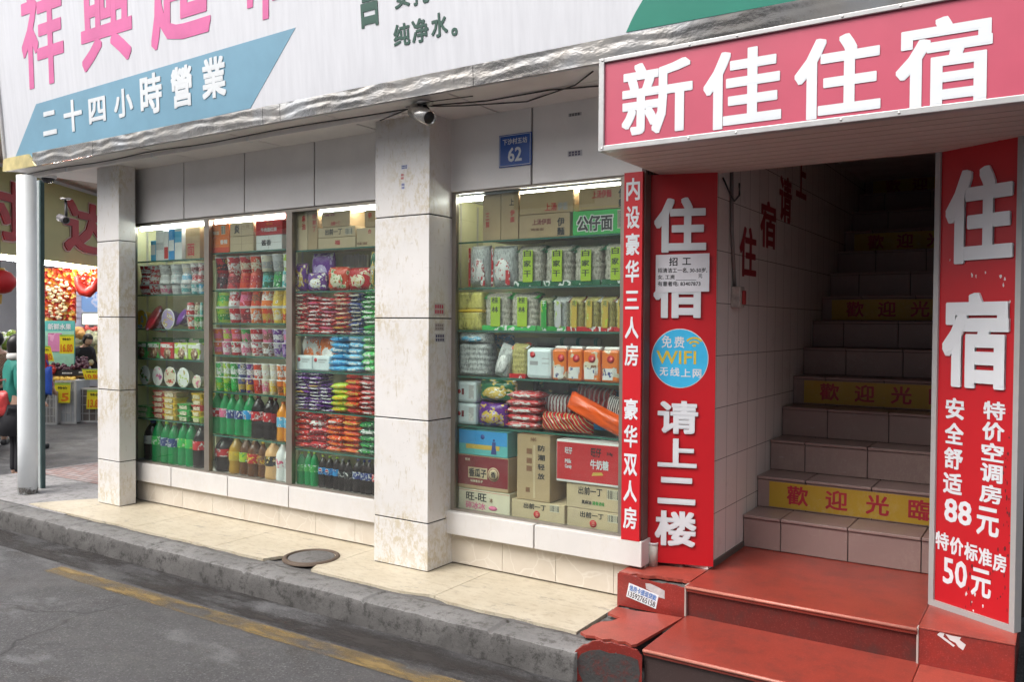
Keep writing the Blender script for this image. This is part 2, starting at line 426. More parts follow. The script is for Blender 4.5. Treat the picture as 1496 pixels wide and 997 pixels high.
# ================================================================== the shop building
YP, YW = 4.27, 4.53
shop = thing('shop_building', 'tiled corner shop building with two pillars and glazed display windows', 'building', (-5, YW, 0))
def tiled_pillar(x0, x1, zs, depth):
    mb = MB(); mb.box(x0+.006, x1-.006, YP+.006, YP+depth, 0, 2.975, 1)
    for a, b_ in zip(zs[:-1], zs[1:]):
        mb.box(x0, x1, YP, YP+depth-.004, a+.005, b_-.003, 0, .003)
    return part('pillar', mb, [m_pillar, m_dark], shop)
tiled_pillar(-3.895, -3.43, [0, .315, .985, 1.652, 2.325, 2.98], .27)
tiled_pillar(-7.19, -6.86, [0, .39, 1.015, 1.655, 2.32, 2.98], .16)
# header panels
mb = MB(); mb.box(-7.05, -2.02, 4.52, 4.54, 2.49, 2.98, 1)
for a, b_ in ((-7.04, -6.28), (-6.28, -5.505), (-5.505, -4.715), (-4.715, -3.80), (-3.52, -2.80), (-2.80, -2.02)):
    mb.box(a+.007, b_-.007, 4.50, 4.521, 2.496, 2.978, 0, .002)
part('header_panel', mb, [m_panel, m_dark], shop)
# sills and dado
mb = MB(); mb.box(-7.0, -3.80, 4.505, 4.95, .20, .335, 1)
for a, b_ in ((-7.02, -6.45), (-6.45, -5.70), (-5.70, -4.98), (-4.98, -3.8)): mb.box(a+.005, b_-.005, 4.49, 4.95, .19, .355, 0, .004)
part('sill_slab', mb, [m_sill, m_dark], shop)
mb = MB(); mb.box(-3.46, -2.15, 4.505, 4.95, .22, .345, 1)
for a, b_ in ((-3.46, -2.745), (-2.745, -2.01)): mb.box(a+.005, b_-.005, 4.47, 4.95, .215, .365, 0, .004)
part('sill_slab', mb, [m_sill, m_dark], shop)
def m_crazed():
    m, nt, b = base_mat('crazed_dado_tile'); v = coords(nt)
    vo = N(nt, 'TexVoronoi', feature='DISTANCE_TO_EDGE'); vo.inputs['Scale'].default_value = 6.5
    wn = N(nt, 'TexNoise'); wn.inputs['Scale'].default_value = 8
    mx = N(nt, 'Mix', data_type='VECTOR'); mx.inputs[0].default_value = .06
    nt.links.new(v, wn.inputs['Vector']); nt.links.new(v, mx.inputs[4]); nt.links.new(wn.outputs['Color'], mx.inputs[5]); nt.links.new(mx.outputs[1], vo.inputs['Vector'])
    f = ramp(nt, vo.outputs['Distance'], [(.0, 1), (.035, 0)])
    c = ramp(nt, tex_noise(nt, v, 3), [(.3, (.52, .46, .38)), (.7, (.62, .57, .49))])
    c = mixc(nt, f, c, (.63, .585, .51))
    f = ramp(nt, tex_noise(nt, v, 14, 9, .8), [(.66, 0), (.74, .5)])
    c = mixc(nt, f, c, (.2, .16, .12))
    nt.links.new(c, b.inputs['Base Color']); b.inputs['Roughness'].default_value = .4
    return m
m_dado = m_crazed()
def dado(x0, x1, zt, first, step):
    mb = MB(); mb.box(x0, x1, 4.545, 4.60, 0, zt, 1); x = x0
    nx = first
    while x < x1-.01:
        nx = min(nx, x1); mb.box(x+.0015, nx-.0015, 4.53, 4.546, .012, zt-.002, 0); x = nx; nx += step
    return part('dado', mb, [m_dado, M('dado_grout', (.25, .22, .18), .8)], shop)
dado(-7.0, -3.8, .19, -6.75, .405); dado(-3.46, -2.02, .215, -3.02, .40)
# soffit
mb = MB(); mb.box(-8.0, -1.9, 3.935, 4.56, 2.985, 3.06, 1)
for a, b_ in ((-8.0, -7.05), (-7.05, -6.05), (-6.05, -5.05), (-5.05, -4.05), (-4.05, -3.05), (-3.05, -1.9)):
    mb.box(a+.008, b_-.008, 3.935, 4.197, 2.975, 2.986, 0); mb.box(a+.008, b_-.008, 4.207, 4.56, 2.975, 2.986, 0)
mb.box(-7.98, -7.12, 4.56, 6.2, 2.975, 3.05, 0); mb.box(-7.98, -7.2, 6.2, 6.28, 2.93, 3.06, 1)
part('soffit', mb, [m_soffit, m_dark], shop)
# walls that close the building behind and above
part('wall', MB().box(-7.17, -7.125, 4.435, 11, 0, 2.974).box(-7.1249, -7.046, 4.505, 4.545, .2, 2.974), m_white, shop)
part('wall', MB().box(-7.124, -1.86, 5.06, 5.16, 0, 2.974), M('shop_inner_wall', (.5, .49, .42), .6), shop)
part('upper_wall', MB().box(-7.9, 4, 4.08, 10.9, 3.07, 7.0), M('upper_render', (.55, .55, .54), .7), shop)
part('reveal', MB().box(-2.045, -2.022, 4.492, 4.57, .2, 2.975, 0).box(-2.045, -1.84, 4.66, 4.75, .2, 2.975, 0).box(-2.158, -2.03, 4.508, 4.56, .215, 2.5, 0), M('brown_reveal', (.13, .075, .065), .6), shop)

# display cases
m_caseback = M('cream_case_lining', (.74, .72, .46), .5, 0, .12, 1.5)
m_mull = M('bronze_aluminium', (.30, .27, .23), .35, .6, .15, 4)
m_shelf = M_clear('shelf_glass', (.70, .78, .74), .04, .05); m_edge = M_clear('green_glass_edge', (.06, .20, .15), .75, .1)
m_tube = M('lamp_tube', (1, .98, .92), .4, var=0, emit=17)
BAYS = dict(corner=(-7.12, -6.072, [2.16, 1.86, 1.555, 1.29, 1.05, .75]), centre=(-6.068, -5.077, [2.195, 1.886, 1.612, 1.345, 1.04, .675]),
            pillar=(-5.073, -3.95, [2.175, 1.86, 1.53, 1.25, .945, .645]), hotel=(-3.51, -2.16, [2.165, 1.859, 1.577, 1.27, .94]))
CB = 4.98
for bn, (x0, x1, zs) in BAYS.items():
    zb = .357 if bn != 'hotel' else .367
    case = obj('display_case', None, shop, Vector(((x0+x1)/2, YW, zb))-shop.location)
    part('case_lining', MB().box(x0, x1, CB, CB+.02, zb, 2.485, 0).box(x0+.001, x0+.005, 4.66 if bn in ('centre', 'pillar') else 4.552, CB, zb, 2.469, 0).box(x1-.005, x1-.001, 4.66 if bn in ('corner', 'centre') else 4.562, CB, zb, 2.469, 0).box(x0, x1, 4.562, CB, 2.47, 2.49, 1), [m_caseback, m_white], case)
    for z in zs:
        part('shelf', MB().box(x0+.007, x1-.007, 4.557, CB-.004, z-.012, z-.001), m_shelf, case)
        part('shelf_edge', MB().box(x0+.007, x1-.007, 4.549, 4.5565, z-.012, z-.001), m_edge, case)
    part('shelf_rail', MB().box(x0+.006, x0+.008, 4.70, 4.72, zb, 2.45).box(x0+.006, x0+.008, 4.90, 4.92, zb, 2.45), m_alu, case)
    part('tube_lamp', MB().tube([(x0+.08, 4.60, 2.452), (x1-.08, 4.60, 2.452)], .012, 10), m_tube, case)
def window(x0, x1, z0, z1, mulls):
    win = obj('window', None, shop, Vector(((x0+x1)/2, YW, z0))-shop.location)
    part('frame', MB().box(x0, x0+.035, 4.512, 4.546, z0, z1).box(x1-.03, x1, 4.512, 4.546, z0, z1).box(x0+.035, x1-.03, 4.512, 4.546, z1-.022, z1).box(x0+.035, x1-.03, 4.512, 4.546, z0, z0+.014), m_mull, win)
    for q in mulls: part('mullion', MB().box(q-.032, q+.032, 4.508, 4.546, z0+.014, z1-.022), m_mull, win)
    e = [x0+.035]+list(mulls)+[x1-.03]
    for a, b_ in zip(e[:-1], e[1:]): part('pane', MB().box(a, b_, 4.53, 4.536, z0+.014, z1-.022), M_glass(), win)
window(-7.045, -3.895, .356, 2.49, (-5.99, -4.995)); window(-3.432, -2.158, .366, 2.502, ())

# ================================================================== shop fascia sign
TL = R(5); FO_ = Vector((-8, 3.90, 2.965)); FV = Vector((0, -math.sin(TL), math.cos(TL))); FN = X.cross(FV)
fas = thing('shop_sign', 'huge white shop fascia with pink brush lettering and a blue slanted band', 'sign', (-5, 3.9, 2.97))
def fuv(px, py):
    p = onp(px, py, FO_, FN); return p
def fpoly(pts, lift=.002, th=.002):
    q = [fuv(*p)+FN*lift for p in pts]; return MB().prism(q, -FN*th)
def m_fascia():
    m, nt, b = base_mat('fascia_vinyl'); v = coords(nt, False, (9, 9, .12))
    c = ramp(nt, tex_noise(nt, v, 3, 6), [(.3, (.55, .56, .595)), (.7, (.62, .63, .665))])
    f = ramp(nt, tex_noise(nt, v, 5, 7, .7), [(.62, 0), (.75, .35)])
    c = mixc(nt, f, c, (.45, .46, .47)); nt.links.new(c, b.inputs['Base Color']); b.inputs['Roughness'].default_value = .4
    bump(nt, b, tex_noise(nt, coords(nt), 1.2, 3), .15, .03)
    return m
fas_face = m_fascia()
a0 = FO_+X*.0; mb = MB()
q = [a0+X*.02, a0+X*8.6, a0+X*8.6+FV*2.4, a0+X*.02+FV*2.4]
mb.prism([p+FV*.005 for p in q], -FN*.12)
part('board', mb, fas_face, fas)
mb = MB(); mb.prism([a0+FN*.02, a0+X*.022+FN*.02, a0+X*.022+FV*2.4+FN*.02, a0+FV*2.4+FN*.02], -FN*.16)
part('side_frame', mb, m_alu, fas)
def m_crinkle():
    m, nt, b = base_mat('crinkled_steel'); v = coords(nt, False, (1, 1, 2))
    b.inputs['Metallic'].default_value = 1; b.inputs['Roughness'].default_value = .15
    nt.links.new(ramp(nt, tex_noise(nt, coords(nt), 2.0, 3), [(.35, (.50, .50, .50)), (.5, (.62, .58, .53)), (.65, (.66, .66, .66))]), b.inputs['Base Color'])
    h = tex_noise(nt, coords(nt, False, (1, 1, 1.8)), 10, 3, .55)
    w1 = N(nt, 'TexWave', wave_type='RINGS'); w1.inputs['Scale'].default_value = 2.5; w1.inputs['Distortion'].default_value = 6; w1.inputs['Detail'].default_value = 1
    nt.links.new(v, w1.inputs['Vector'])
    n1 = N(nt, 'Bump'); n1.inputs['Strength'].default_value = .05; n1.inputs['Distance'].default_value = .01; nt.links.new(w1.outputs['Fac'], n1.inputs['Height'])
    n2 = N(nt, 'Bump'); n2.inputs['Strength'].default_value = .11; n2.inputs['Distance'].default_value = .012; nt.links.new(h, n2.inputs['Height']); nt.links.new(n1.outputs[0], n2.inputs['Normal']); nt.links.new(n2.outputs[0], b.inputs['Normal'])
    return m
m_chrome = m_crinkle()
SEG = [(.50, 1.42), (1.42, 3.45), (3.45, 3.62), (3.62, 5.2), (5.2, 8.6)]
for a, b_ in SEG:
    mb = MB(); p0 = a0+X*(a+.002)+FN*.012; p1 = a0+X*(b_-.002)+FN*.012
    n = max(2, int((b_-a)/.05)); vs = []; fs = []
    vs = [a0+X*x+FV*h+FN*o_ for x in (a+.002, b_-.002) for h, o_ in ((-.004, .0), (-.004, .026), (.112, .022), (.112, .0))]
    mb.add(vs, [(0, 4, 5, 1), (1, 5, 6, 2), (2, 6, 7, 3), (0, 1, 2, 3), (4, 7, 6, 5)])
    part('steel_trim', mb, m_chrome, fas)
mb = MB(); mb.prism([a0+X*.0+FN*.034-FV*.004, a0+X*.55+FN*.034-FV*.004, a0+X*.42+FN*.019+FV*.11, a0+X*.0+FN*.019+FV*.11], -FN*.03)
part('trim_end', mb, M('yellow_film', (.55, .46, .2), .35, .3, .3, 6), fas)
m_blue = M('blue_band_vinyl', (.16, .32, .43), .4, 0, .1, 2)
bl = part('blue_band', fpoly([(20, 236), (366, 158), (432, 40), (53, 152)]), m_blue, fas)
m_pink = M('pink_vinyl', (.62, .13, .32), .4, 0, .12, 3)
m_lw = M('lettering_white', (.66, .69, .71), .4, 0, .05, 3)
m_dgreen = M('dark_green_vinyl', (.03, .085, .065), .5, 0, .1, 3)
def ftext(mat, ch, x0, x1, yb, h, shear=0, bold=.03, parent=fas, lift=.001):
    A = fuv(x0, yb); B = fuv(x1, yb); zA = (A-FO_).dot(FV); zB = (B-FO_).dot(FV); z = (zA+zB)/2
    O = FO_+X*(A.x-FO_.x)+FV*z
    text(parent, mat, ch, O, X, FV, B.x-A.x, h, shear=shear, bold=bold, ext=.003, lift=lift)
ftext(m_pink, '祥', 38, 100, 124, .87, .10, .03); ftext(m_pink, '興', 124, 200, 95, .87, .10, .03)
ftext(m_pink, '超', 227, 316, 61, .88, .12, .035); ftext(m_pink, '市', 360, 432, 26, .86, .10, .035)
for ch, x0, x1, y0, y1 in (('二', 65, 85, 164, 200), ('十', 96, 123, 147, 195), ('四', 132, 157, 144, 182), ('小', 169, 197, 131, 174), ('時', 208, 240, 108, 169), ('營', 253, 284, 97, 159), ('業', 298, 333, 84, 146)):
    xm = (x0+x1)/2; h = (fuv(xm, y0)-fuv(xm, y1)).length
    ftext(m_lw, ch, x0, x1, y1-3, h*.97, .06, .05, lift=.004)
ftext(m_dgreen, '营', 525, 557, 39, .42, 0, .04)
for ch, x0, x1, y0, y1 in (('纯', 576, 600, 35, 68), ('净', 603, 627, 27, 63), ('水', 631, 655, 19, 55), ('。', 660, 669, 41, 53), ('安', 577, 600, -22, 12), ('托', 604, 628, -30, 7)):
    xm = (x0+x1)/2; h = (fuv(xm, y0)-fuv(xm, y1)).length; ftext(m_dgreen, ch, x0, x1, y1-1, h, 0, .04)
g = [fuv(915, 47)]+[fuv(915+20*t+6*t*t, 47-50*t) for t in (.3, .6, 1, 1.5)]+[fuv(1500, -160), fuv(1500, -62)]
part('green_panel', MB().prism([p+FN*.003 for p in g], -FN*.003), M('green_vinyl', (.02, .21, .15), .4, 0, .1, 2), fas)

# trunking, cables and cameras under the soffit
p0 = at(60, 268, 1, 4.13); ct = thing('cable_trunking', 'long white cable trunking with clips running under the shop soffit', 'trunking', (-6, 4.12, 2.95))
part('trunk', MB().box(-7.95, -3.55, 4.115, 4.15, 2.942, 2.9745, 0, .004), m_soffit, ct)
for x in (-7.4, -6.15, -5.0, -3.62): part('clip', MB().box(x-.012, x+.012, 4.108, 4.157, 2.938, 2.9748, 0, .002), m_white, ct)
mb = MB(); pts = [(-7.95+i*.22, 4.06+.006*math.sin(i*1.3), 2.962+.006*math.sin(i*.9)) for i in range(20)]
pts += [(-3.55, 4.06, 2.955), (-3.3, 4.10, 2.965), (-2.9, 4.15, 2.95), (-2.5, 4.2, 2.968), (-2.1, 4.3, 2.966)]
cb = thing('ceiling_cable', 'sagging black cable bundle running along the shop soffit', 'cable', (-5, 4.06, 2.96))
part('cable', MB().tube(pts, .0045, 6), m_black, cb)
part('cable', MB().tube([(-3.72, 4.12, 2.93), (-3.55, 4.1, 2.952), (-3.4, 4.08, 2.968), (-3.1, 4.2, 2.96), (-2.75, 4.36, 2.972), (-2.3, 4.15, 2.955), (-2.12, 4.02, 2.97)], .004, 6), m_black, cb)
part('cable', MB().tube([(-3.45, 4.06, 2.966), (-3.2, 4.0, 2.955), (-2.95, 4.08, 2.97)], .003, 6), m_black, cb)
def cctv(px, py, yy, length, rad, aim, name_label, mount_len, m_body):
    p = at(px, py, 1, yy)
    t = thing('security_camera', name_label, 'camera', (p.x, p.y, 2.974))
    f = aim.normalized(); rot = Vector((0, 0, 1)).rotation_difference(f).to_matrix()
    part('mount', MB().lathe([(.0, 2.974), (.055, 2.974), (.05, 2.962), (.018, 2.955), (0, 2.955)], 18, (p.x, p.y+.03, 0), caps=False), m_alu, t)
    part('arm', MB().tube([(p.x, p.y+.03, 2.956), (p.x+.01, p.y+.03, 2.956-mount_len*.4), (p.x+.03, p.y+.02, p.z+rad*.8)], .014, 10), m_black, t)
    b = part('housing', MB().lathe([(rad*.8, -length*.5), (rad, -length*.48), (rad, length*.5), (rad*.86, length*.5), (rad*.84, length*.44)], 22, p, mat=rot, caps=True), m_body, t)
    part('lens', MB().lathe([(rad*.82, length*.44), (rad*.78, length*.452), (rad*.4, length*.455), (rad*.35, length*.47), (.001, length*.47)], 22, p, mat=rot), m_black, t)
    return t
m_silver = M('silver_housing', (.60, .58, .55), .25, .8, .05, 3)
cctv(616, 167, 4.02, .19, .046, Vector((.93, -.28, -.42)), 'silver bullet security camera hanging from the soffit beside the wide pillar', .1, m_silver)
p = at(92, 320, 1, 5.1)
t2 = cctv(92, 320, 5.1, .17, .04, Vector((.9, -.1, -.25)), 'grey security camera hanging on a drop rod beyond the white pole', .3, M('grey_housing', (.18, .17, .18), .4))
part('drop_rod', MB().tube([(p.x, p.y+.03, 2.956), (p.x, p.y+.03, p.z+.03)], .012, 8), m_alu, t2)
p = at(62, 268, 1, 4.2)
dc = thing('dome_camera', 'small dark dome camera under the soffit next to the white pole', 'camera', (p.x, 4.25, 2.975))
part('base', MB().lathe([(0, 2.974), (.075, 2.974), (.075, 2.955), (.06, 2.95)], 20, (p.x, 4.25, 0), caps=False), m_white, dc)
part('dome', MB().lathe([(.06, 2.952), (.055, 2.93), (.035, 2.912), (.0, 2.906)], 20, (p.x, 4.25, 0), caps=False), M('dome_smoke', (.03, .03, .035), .1, var=0), dc)

# poles
pb = at(36, 721, 2, 0)
pole = thing('awning_pole', 'thick round white pole holding up the corner of the shop awning', 'pole', (pb.x, pb.y+.03, 0))
c = Vector((pb.x, pb.y+.03, 0))
part('shaft', MB().lathe([(.084, -.006), (.084, .5), (.084, 2.973)], 36, c, caps=True), M_stained('pole_paint', (.82, .86, .88), .03, .06, .3), pole)
part('base_stain', MB().lathe([(.0855, -.004), (.0855, .035), (.0848, .06)], 36, c, caps=False), m_worn('pole_grime', (.12, .11, .1), .45, .6, (9, 9, 9)), pole)
q = at(59, 713, 2, 0)
post = thing('support_post', 'slim grey metal post with dark edge standing right behind the white pole', 'post', (q.x, q.y, 0))
part('column', MB().box(q.x-.09, q.x+.002, q.y, q.y+.03, -.006, 2.974, 0, .004), M('grey_green_metal', (.42, .46, .46), .4, .2), post)
part('edge_strip', MB().box(q.x+.003, q.x+.03, q.y-.004, q.y+.036, -.006, 2.974, 0, .003), M('dark_green_metal', (.05, .09, .09), .4, .2), post)

# house number plate
a = at(730, 203, 1, 4.497); b_ = at(777, 236, 1, 4.497)
hp = thing('house_number_plate', 'blue enamel house number plate 62 on the header panel', 'sign', ((a.x+b_.x)/2, 4.498, b_.z))
pw, ph = b_.x-a.x, .205; z0 = (a.z+b_.z)/2-ph/2
part('plate', MB().box(a.x, b_.x, 4.489, 4.4985, z0, z0+ph, 0, .003), M('blue_enamel', (.025, .09, .36), .25, 0, .06, 5), hp)
fr = MB()
for x_0, x_1, z_0, z_1 in ((.008, pw-.008, .006, .009), (.008, pw-.008, ph-.009, ph-.006), (.006, .009, .008, ph-.008), (pw-.009, pw-.006, .008, ph-.008)): fr.box(a.x+x_0, a.x+x_1, 4.4878, 4.4895, z0+z_0, z0+z_1)
part('border', fr, m_wlet, hp)
text(hp, m_wlet, '下沙村五坊', (a.x+.03, 4.489, z0+.14), X, Z, pw-.06, .038, bold=.02, ext=.001)
text(hp, m_wlet, '62', (a.x+.07, 4.489, z0+.03), X, Z, pw-.14, .09, bold=.03, ext=.001)

# ================================================================== hotel entrance
hotel = thing('hotel_entrance', 'dark tiled stairwell entrance of the upstairs hotel', 'building', (-1.1, 4.8, .2))
def m_walltile():
    m, nt, b = base_mat('stairwell_tile'); v = coords(nt)
    sx = N(nt, 'SeparateXYZ'); cx = N(nt, 'CombineXYZ'); nt.links.new(v, sx.inputs[0]); nt.links.new(sx.outputs['Y'], cx.inputs['X']); nt.links.new(sx.outputs['Z'], cx.inputs['Y'])
    br = N(nt, 'TexBrick'); br.offset = 0; br.inputs['Scale'].default_value = 1; br.inputs['Brick Width'].default_value = .20; br.inputs['Row Height'].default_value = .31; br.inputs['Mortar Size'].default_value = .0022; br.inputs['Bias'].default_value = -.3
    br.inputs['Color1'].default_value = (.74, .70, .665, 1); br.inputs['Color2'].default_value = (.69, .65, .615, 1); br.inputs['Mortar'].default_value = (.10, .09, .08, 1)
    nt.links.new(cx.outputs[0], br.inputs['Vector'])
    f = ramp(nt, tex_noise(nt, v, 4, 8, .7), [(.58, 0), (.72, .35)])
    nt.links.new(mixc(nt, f, br.outputs['Color'], (.33, .30, .27)), b.inputs['Base Color']); b.inputs['Roughness'].default_value = .5
    return m
m_stw = m_walltile()
part('wall', MB().box(-1.84, -1.70, 4.70, 10.5, .2, 6.3), m_stw, hotel)
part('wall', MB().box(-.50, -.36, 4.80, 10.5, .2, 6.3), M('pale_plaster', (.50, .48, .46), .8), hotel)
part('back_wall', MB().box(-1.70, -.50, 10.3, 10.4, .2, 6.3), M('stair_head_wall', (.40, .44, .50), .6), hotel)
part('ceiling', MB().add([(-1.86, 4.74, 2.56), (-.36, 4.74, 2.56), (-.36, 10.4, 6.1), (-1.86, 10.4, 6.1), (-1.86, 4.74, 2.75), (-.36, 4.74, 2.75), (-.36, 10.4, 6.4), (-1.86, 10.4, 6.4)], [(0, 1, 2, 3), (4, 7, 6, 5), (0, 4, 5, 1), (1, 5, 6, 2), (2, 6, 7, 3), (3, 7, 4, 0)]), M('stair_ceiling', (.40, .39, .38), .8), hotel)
part('skirting', MB().box(-1.6985, -1.688, 4.77, 5.325, .2, .235), M('skirting_dark', (.10, .09, .08), .6), hotel)
m_ink = M('dark_red_ink', (.30, .02, .03), .5, 0, .15, 8)
for ch, y0, y1, z0, z1 in (('住', 5.20, 5.54, 1.93, 2.25), ('宿', 5.62, 5.98, 2.15, 2.47), ('请', 6.06, 6.38, 2.37, 2.70), ('上', 6.5, 6.8, 2.6, 2.92)):
    text(hotel, m_ink, ch, (-1.6995, y0, z0), Y, Z, y1-y0, z1-z0, bold=.04, ext=.001, name='wall_lettering')
# staircase
st = thing('staircase', 'brown tiled staircase climbing to the hotel with yellow welcome strips', 'staircase', (-1.1, 5.33, .2))
m_step = M_stained('step_tile', (.27, .185, .17), .1, .5, .4)
m_gap = M('step_grout', (.06, .045, .04), .8)
m_yel = M_stained('yellow_strip', (.42, .26, .02), .1, .55, .5)
m_wred = M('strip_red', (.34, .015, .03), .5, 0, .2, 20)
RH, TD = .2085, .288
for i in range(1, 15):
    y = 5.33+TD*(i-1); zt = .2+RH*i; zb = zt-RH
    mb = MB(); mb.box(-1.697, -.503, y+.008, y+TD+.03, zb-.02, zt-.014, 1)
    edges = [-1.697, -1.46, -1.06, -.66, -.503] if i % 2 else [-1.697, -1.38, -.98, -.58, -.503]
    for a, b_ in zip(edges[:-1], edges[1:]):
        mb.box(a+.003, b_-.003, y, y+.009, zb+.004, zt-.022, 0, .002)
        mb.box(a+.003, b_-.003, y-.012, y+TD+.02, zt-.018, zt, 0, .003)
    s = part('step', mb, [m_step, m_gap], st)
    if i % 3 == 2:
        ys = part('welcome_strip', MB().box(-1.615, -.51, y-.004, y-.0005, zb+.012, zt-.03), m_yel, s)
        for k, ch in enumerate('歡迎光臨'):
            xa = -1.50+k*.243
            text(ys, m_wred, ch, (xa, y-.004, zb+.038), X, Z, .135, .125, bold=.035, ext=.0008)
part('landing', MB().box(-1.697, -.503, 5.33+TD*14+.03, 10.3, 2.9, .2+RH*14), m_step, st)

# red granite entrance steps
ent = thing('entrance_steps', 'red terrazzo entrance steps with chipped flanks in front of the stairwell', 'steps', (-1.1, 4.3, -.15))
def m_terrazzo(name, col, dark=.3, rough=.3):
    m, nt, b = base_mat(name); v = coords(nt)
    c = ramp(nt, tex_noise(nt, v, 2.5, 6), [(.3, tuple(x*.8 for x in col)), (.7, col)])
    vo = N(nt, 'TexVoronoi'); vo.inputs['Scale'].default_value = 220; nt.links.new(v, vo.inputs['Vector'])
    c = mixc(nt, ramp(nt, vo.outputs['Color'], [(.7, 0), (1, .35)]), c, tuple(min(1, x*1.8+.05) for x in col))
    f = ramp(nt, tex_noise(nt, v, 6, 9, .78), [(.47, 0), (.62, dark)])
    c = mixc(nt, f, c, (.05, .03, .028))
    nt.links.new(c, b.inputs['Base Color']); b.inputs['Roughness'].default_value = rough
    return m
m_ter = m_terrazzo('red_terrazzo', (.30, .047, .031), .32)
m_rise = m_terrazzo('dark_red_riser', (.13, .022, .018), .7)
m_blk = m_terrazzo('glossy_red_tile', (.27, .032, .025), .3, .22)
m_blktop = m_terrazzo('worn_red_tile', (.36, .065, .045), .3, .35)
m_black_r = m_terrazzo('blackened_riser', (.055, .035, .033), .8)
XL, XR = -1.70, -.55
part('landing', MB().box(XL, XR, 4.352, 5.345, .165, .20, 0, .006), m_ter, ent)
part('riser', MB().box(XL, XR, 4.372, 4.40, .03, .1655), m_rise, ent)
part('lower_tread', MB().box(XL, XR+.01, 3.80, 4.38, -.005, .03, 0, .006), m_ter, ent)
part('riser', MB().box(XL, XR+.01, 3.82, 3.85, -.16, -.0045), m_black_r, ent)
part('nosing', MB().tube([(XL+.002, 4.349, .191), (XR-.002, 4.349, .191)], .0085, 8), m_terrazzo('pale_red_nosing', (.52, .20, .15), .2), ent)
part('nosing', MB().tube([(XL+.002, 3.797, .021), (XR+.008, 3.797, .021)], .0085, 8), m_terrazzo('pale_red_nosing2', (.52, .20, .15), .2), ent)
part('core', MB().box(XL+.01, XR-.01, 4.39, 5.34, -.15, .164), m_cement, ent)
# chipped upper flank (left) with rough cement under a torn tile edge
def jag(x0, x1, n, f): return [(x0+(x1-x0)*i/n, f(i/n)) for i in range(n+1)]
random.seed(11)
fl = MB(); fl.box(-2.105, XL-.004, 4.378, 4.53, -.1, .17, 0)
part('flank_core', fl, m_cement, ent)
top_edge = jag(-2.11, XL-.004, 14, lambda t: .197-(.022 if .35 < t else .004)*(.5+.5*random.random()))
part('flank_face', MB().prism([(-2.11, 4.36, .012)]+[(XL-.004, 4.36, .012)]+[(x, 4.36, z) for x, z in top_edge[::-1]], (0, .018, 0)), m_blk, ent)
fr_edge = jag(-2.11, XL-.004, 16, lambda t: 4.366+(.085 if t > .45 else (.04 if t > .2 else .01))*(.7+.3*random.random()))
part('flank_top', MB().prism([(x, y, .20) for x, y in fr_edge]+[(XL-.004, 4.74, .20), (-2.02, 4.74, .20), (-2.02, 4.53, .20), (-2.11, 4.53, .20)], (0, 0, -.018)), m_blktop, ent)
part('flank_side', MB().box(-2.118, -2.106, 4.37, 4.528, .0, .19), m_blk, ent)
# broken lower flank
rub = MB()
def lump(mb, cx, cy, cz, sx, sy, sz, seed, mi=0):
    bm = bmesh.new(); bmesh.ops.create_icosphere(bm, subdivisions=3, radius=1)
    vs = []
    for v in bm.verts:
        d = v.co.copy(); k = 1+.25*noise.noise(d*1.7+Vector((seed, 0, 0)))+.12*noise.noise(d*5+Vector((0, seed, 0)))
        d = Vector([math.copysign(abs(c)**.6, c) for c in d]); vs.append((cx+d.x*sx*k, cy+d.y*sy*k, max(-.16, cz+d.z*sz*k)))
    bm.verts.index_update(); fs = [[v.index for v in f.verts] for f in bm.faces]; bm.free()
    mb.add(vs, fs, mi)
lump(rub, -1.90, 4.10, -.075, .15, .17, .075, 3); lump(rub, -2.03, 4.13, -.06, .075, .18, .06, 8); lump(rub, -1.93, 3.95, -.08, .11, .10, .07, 5); lump(rub, -2.06, 4.28, -.04, .07, .08, .05, 15)
part('broken_cement', rub, m_cement, ent)
tq = [at(x, y, 2, .032) for x, y in ((997, 903), (960, 897), (928, 893), (901, 887), (888, 896), (906, 903), (893, 908), (878, 909), (866, 914), (858, 920), (848, 924), (856, 929), (869, 930), (880, 935), (893, 934), (903, 938), (914, 938), (922, 943), (930, 942))]
part('broken_tile', MB().prism(tq, (0, 0, -.014)), m_blktop, ent)
FA, FB = Vector((-2.0, 3.645, 0)), Vector((-1.702, 3.79, 0)); FU = (FB-FA).normalized(); FNn = FU.cross(Z)
fq = [onp(x, y, FA, FNn) for x, y in ((838, 955), (845, 949), (852, 944), (858, 943), (866, 938), (876, 937), (884, 941), (893, 940), (905, 944), (914, 945), (922, 949), (931, 951), (938, 960))]
lo = [Vector((fq[-1].x, fq[-1].y, -.16)), Vector((fq[0].x, fq[0].y, -.16))]
part('broken_face', MB().prism(fq+lo, -FNn*.016), m_blk, ent)
wq = [onp(x, y, FA, FNn)+FNn*.0005 for x, y in ((842, 968), (849, 956), (862, 951), (876, 950), (890, 955), (905, 956), (920, 960), (932, 965), (935, 985), (931, 1005), (900, 1012), (868, 1008), (853, 1000), (846, 985))]
part('worn_patch', MB().prism(wq, FNn*.0008), m_conc('worn_grey_face', (.05, .047, .046), (.085, .08, .078), (.14, .03, .025)), ent)
crumb = MB(); random.seed(17)
for q in range(26):
    x, y = random.uniform(-2.06, -1.80), random.uniform(3.74, 4.05); r_ = random.uniform(.006, .02)
    lump(crumb, x, y, -.004+random.uniform(-.012, .006), r_, r_, r_*.7, q*3.3)
o = part('crumbs', crumb, m_cement, ent); o['kind'] = 'stuff'
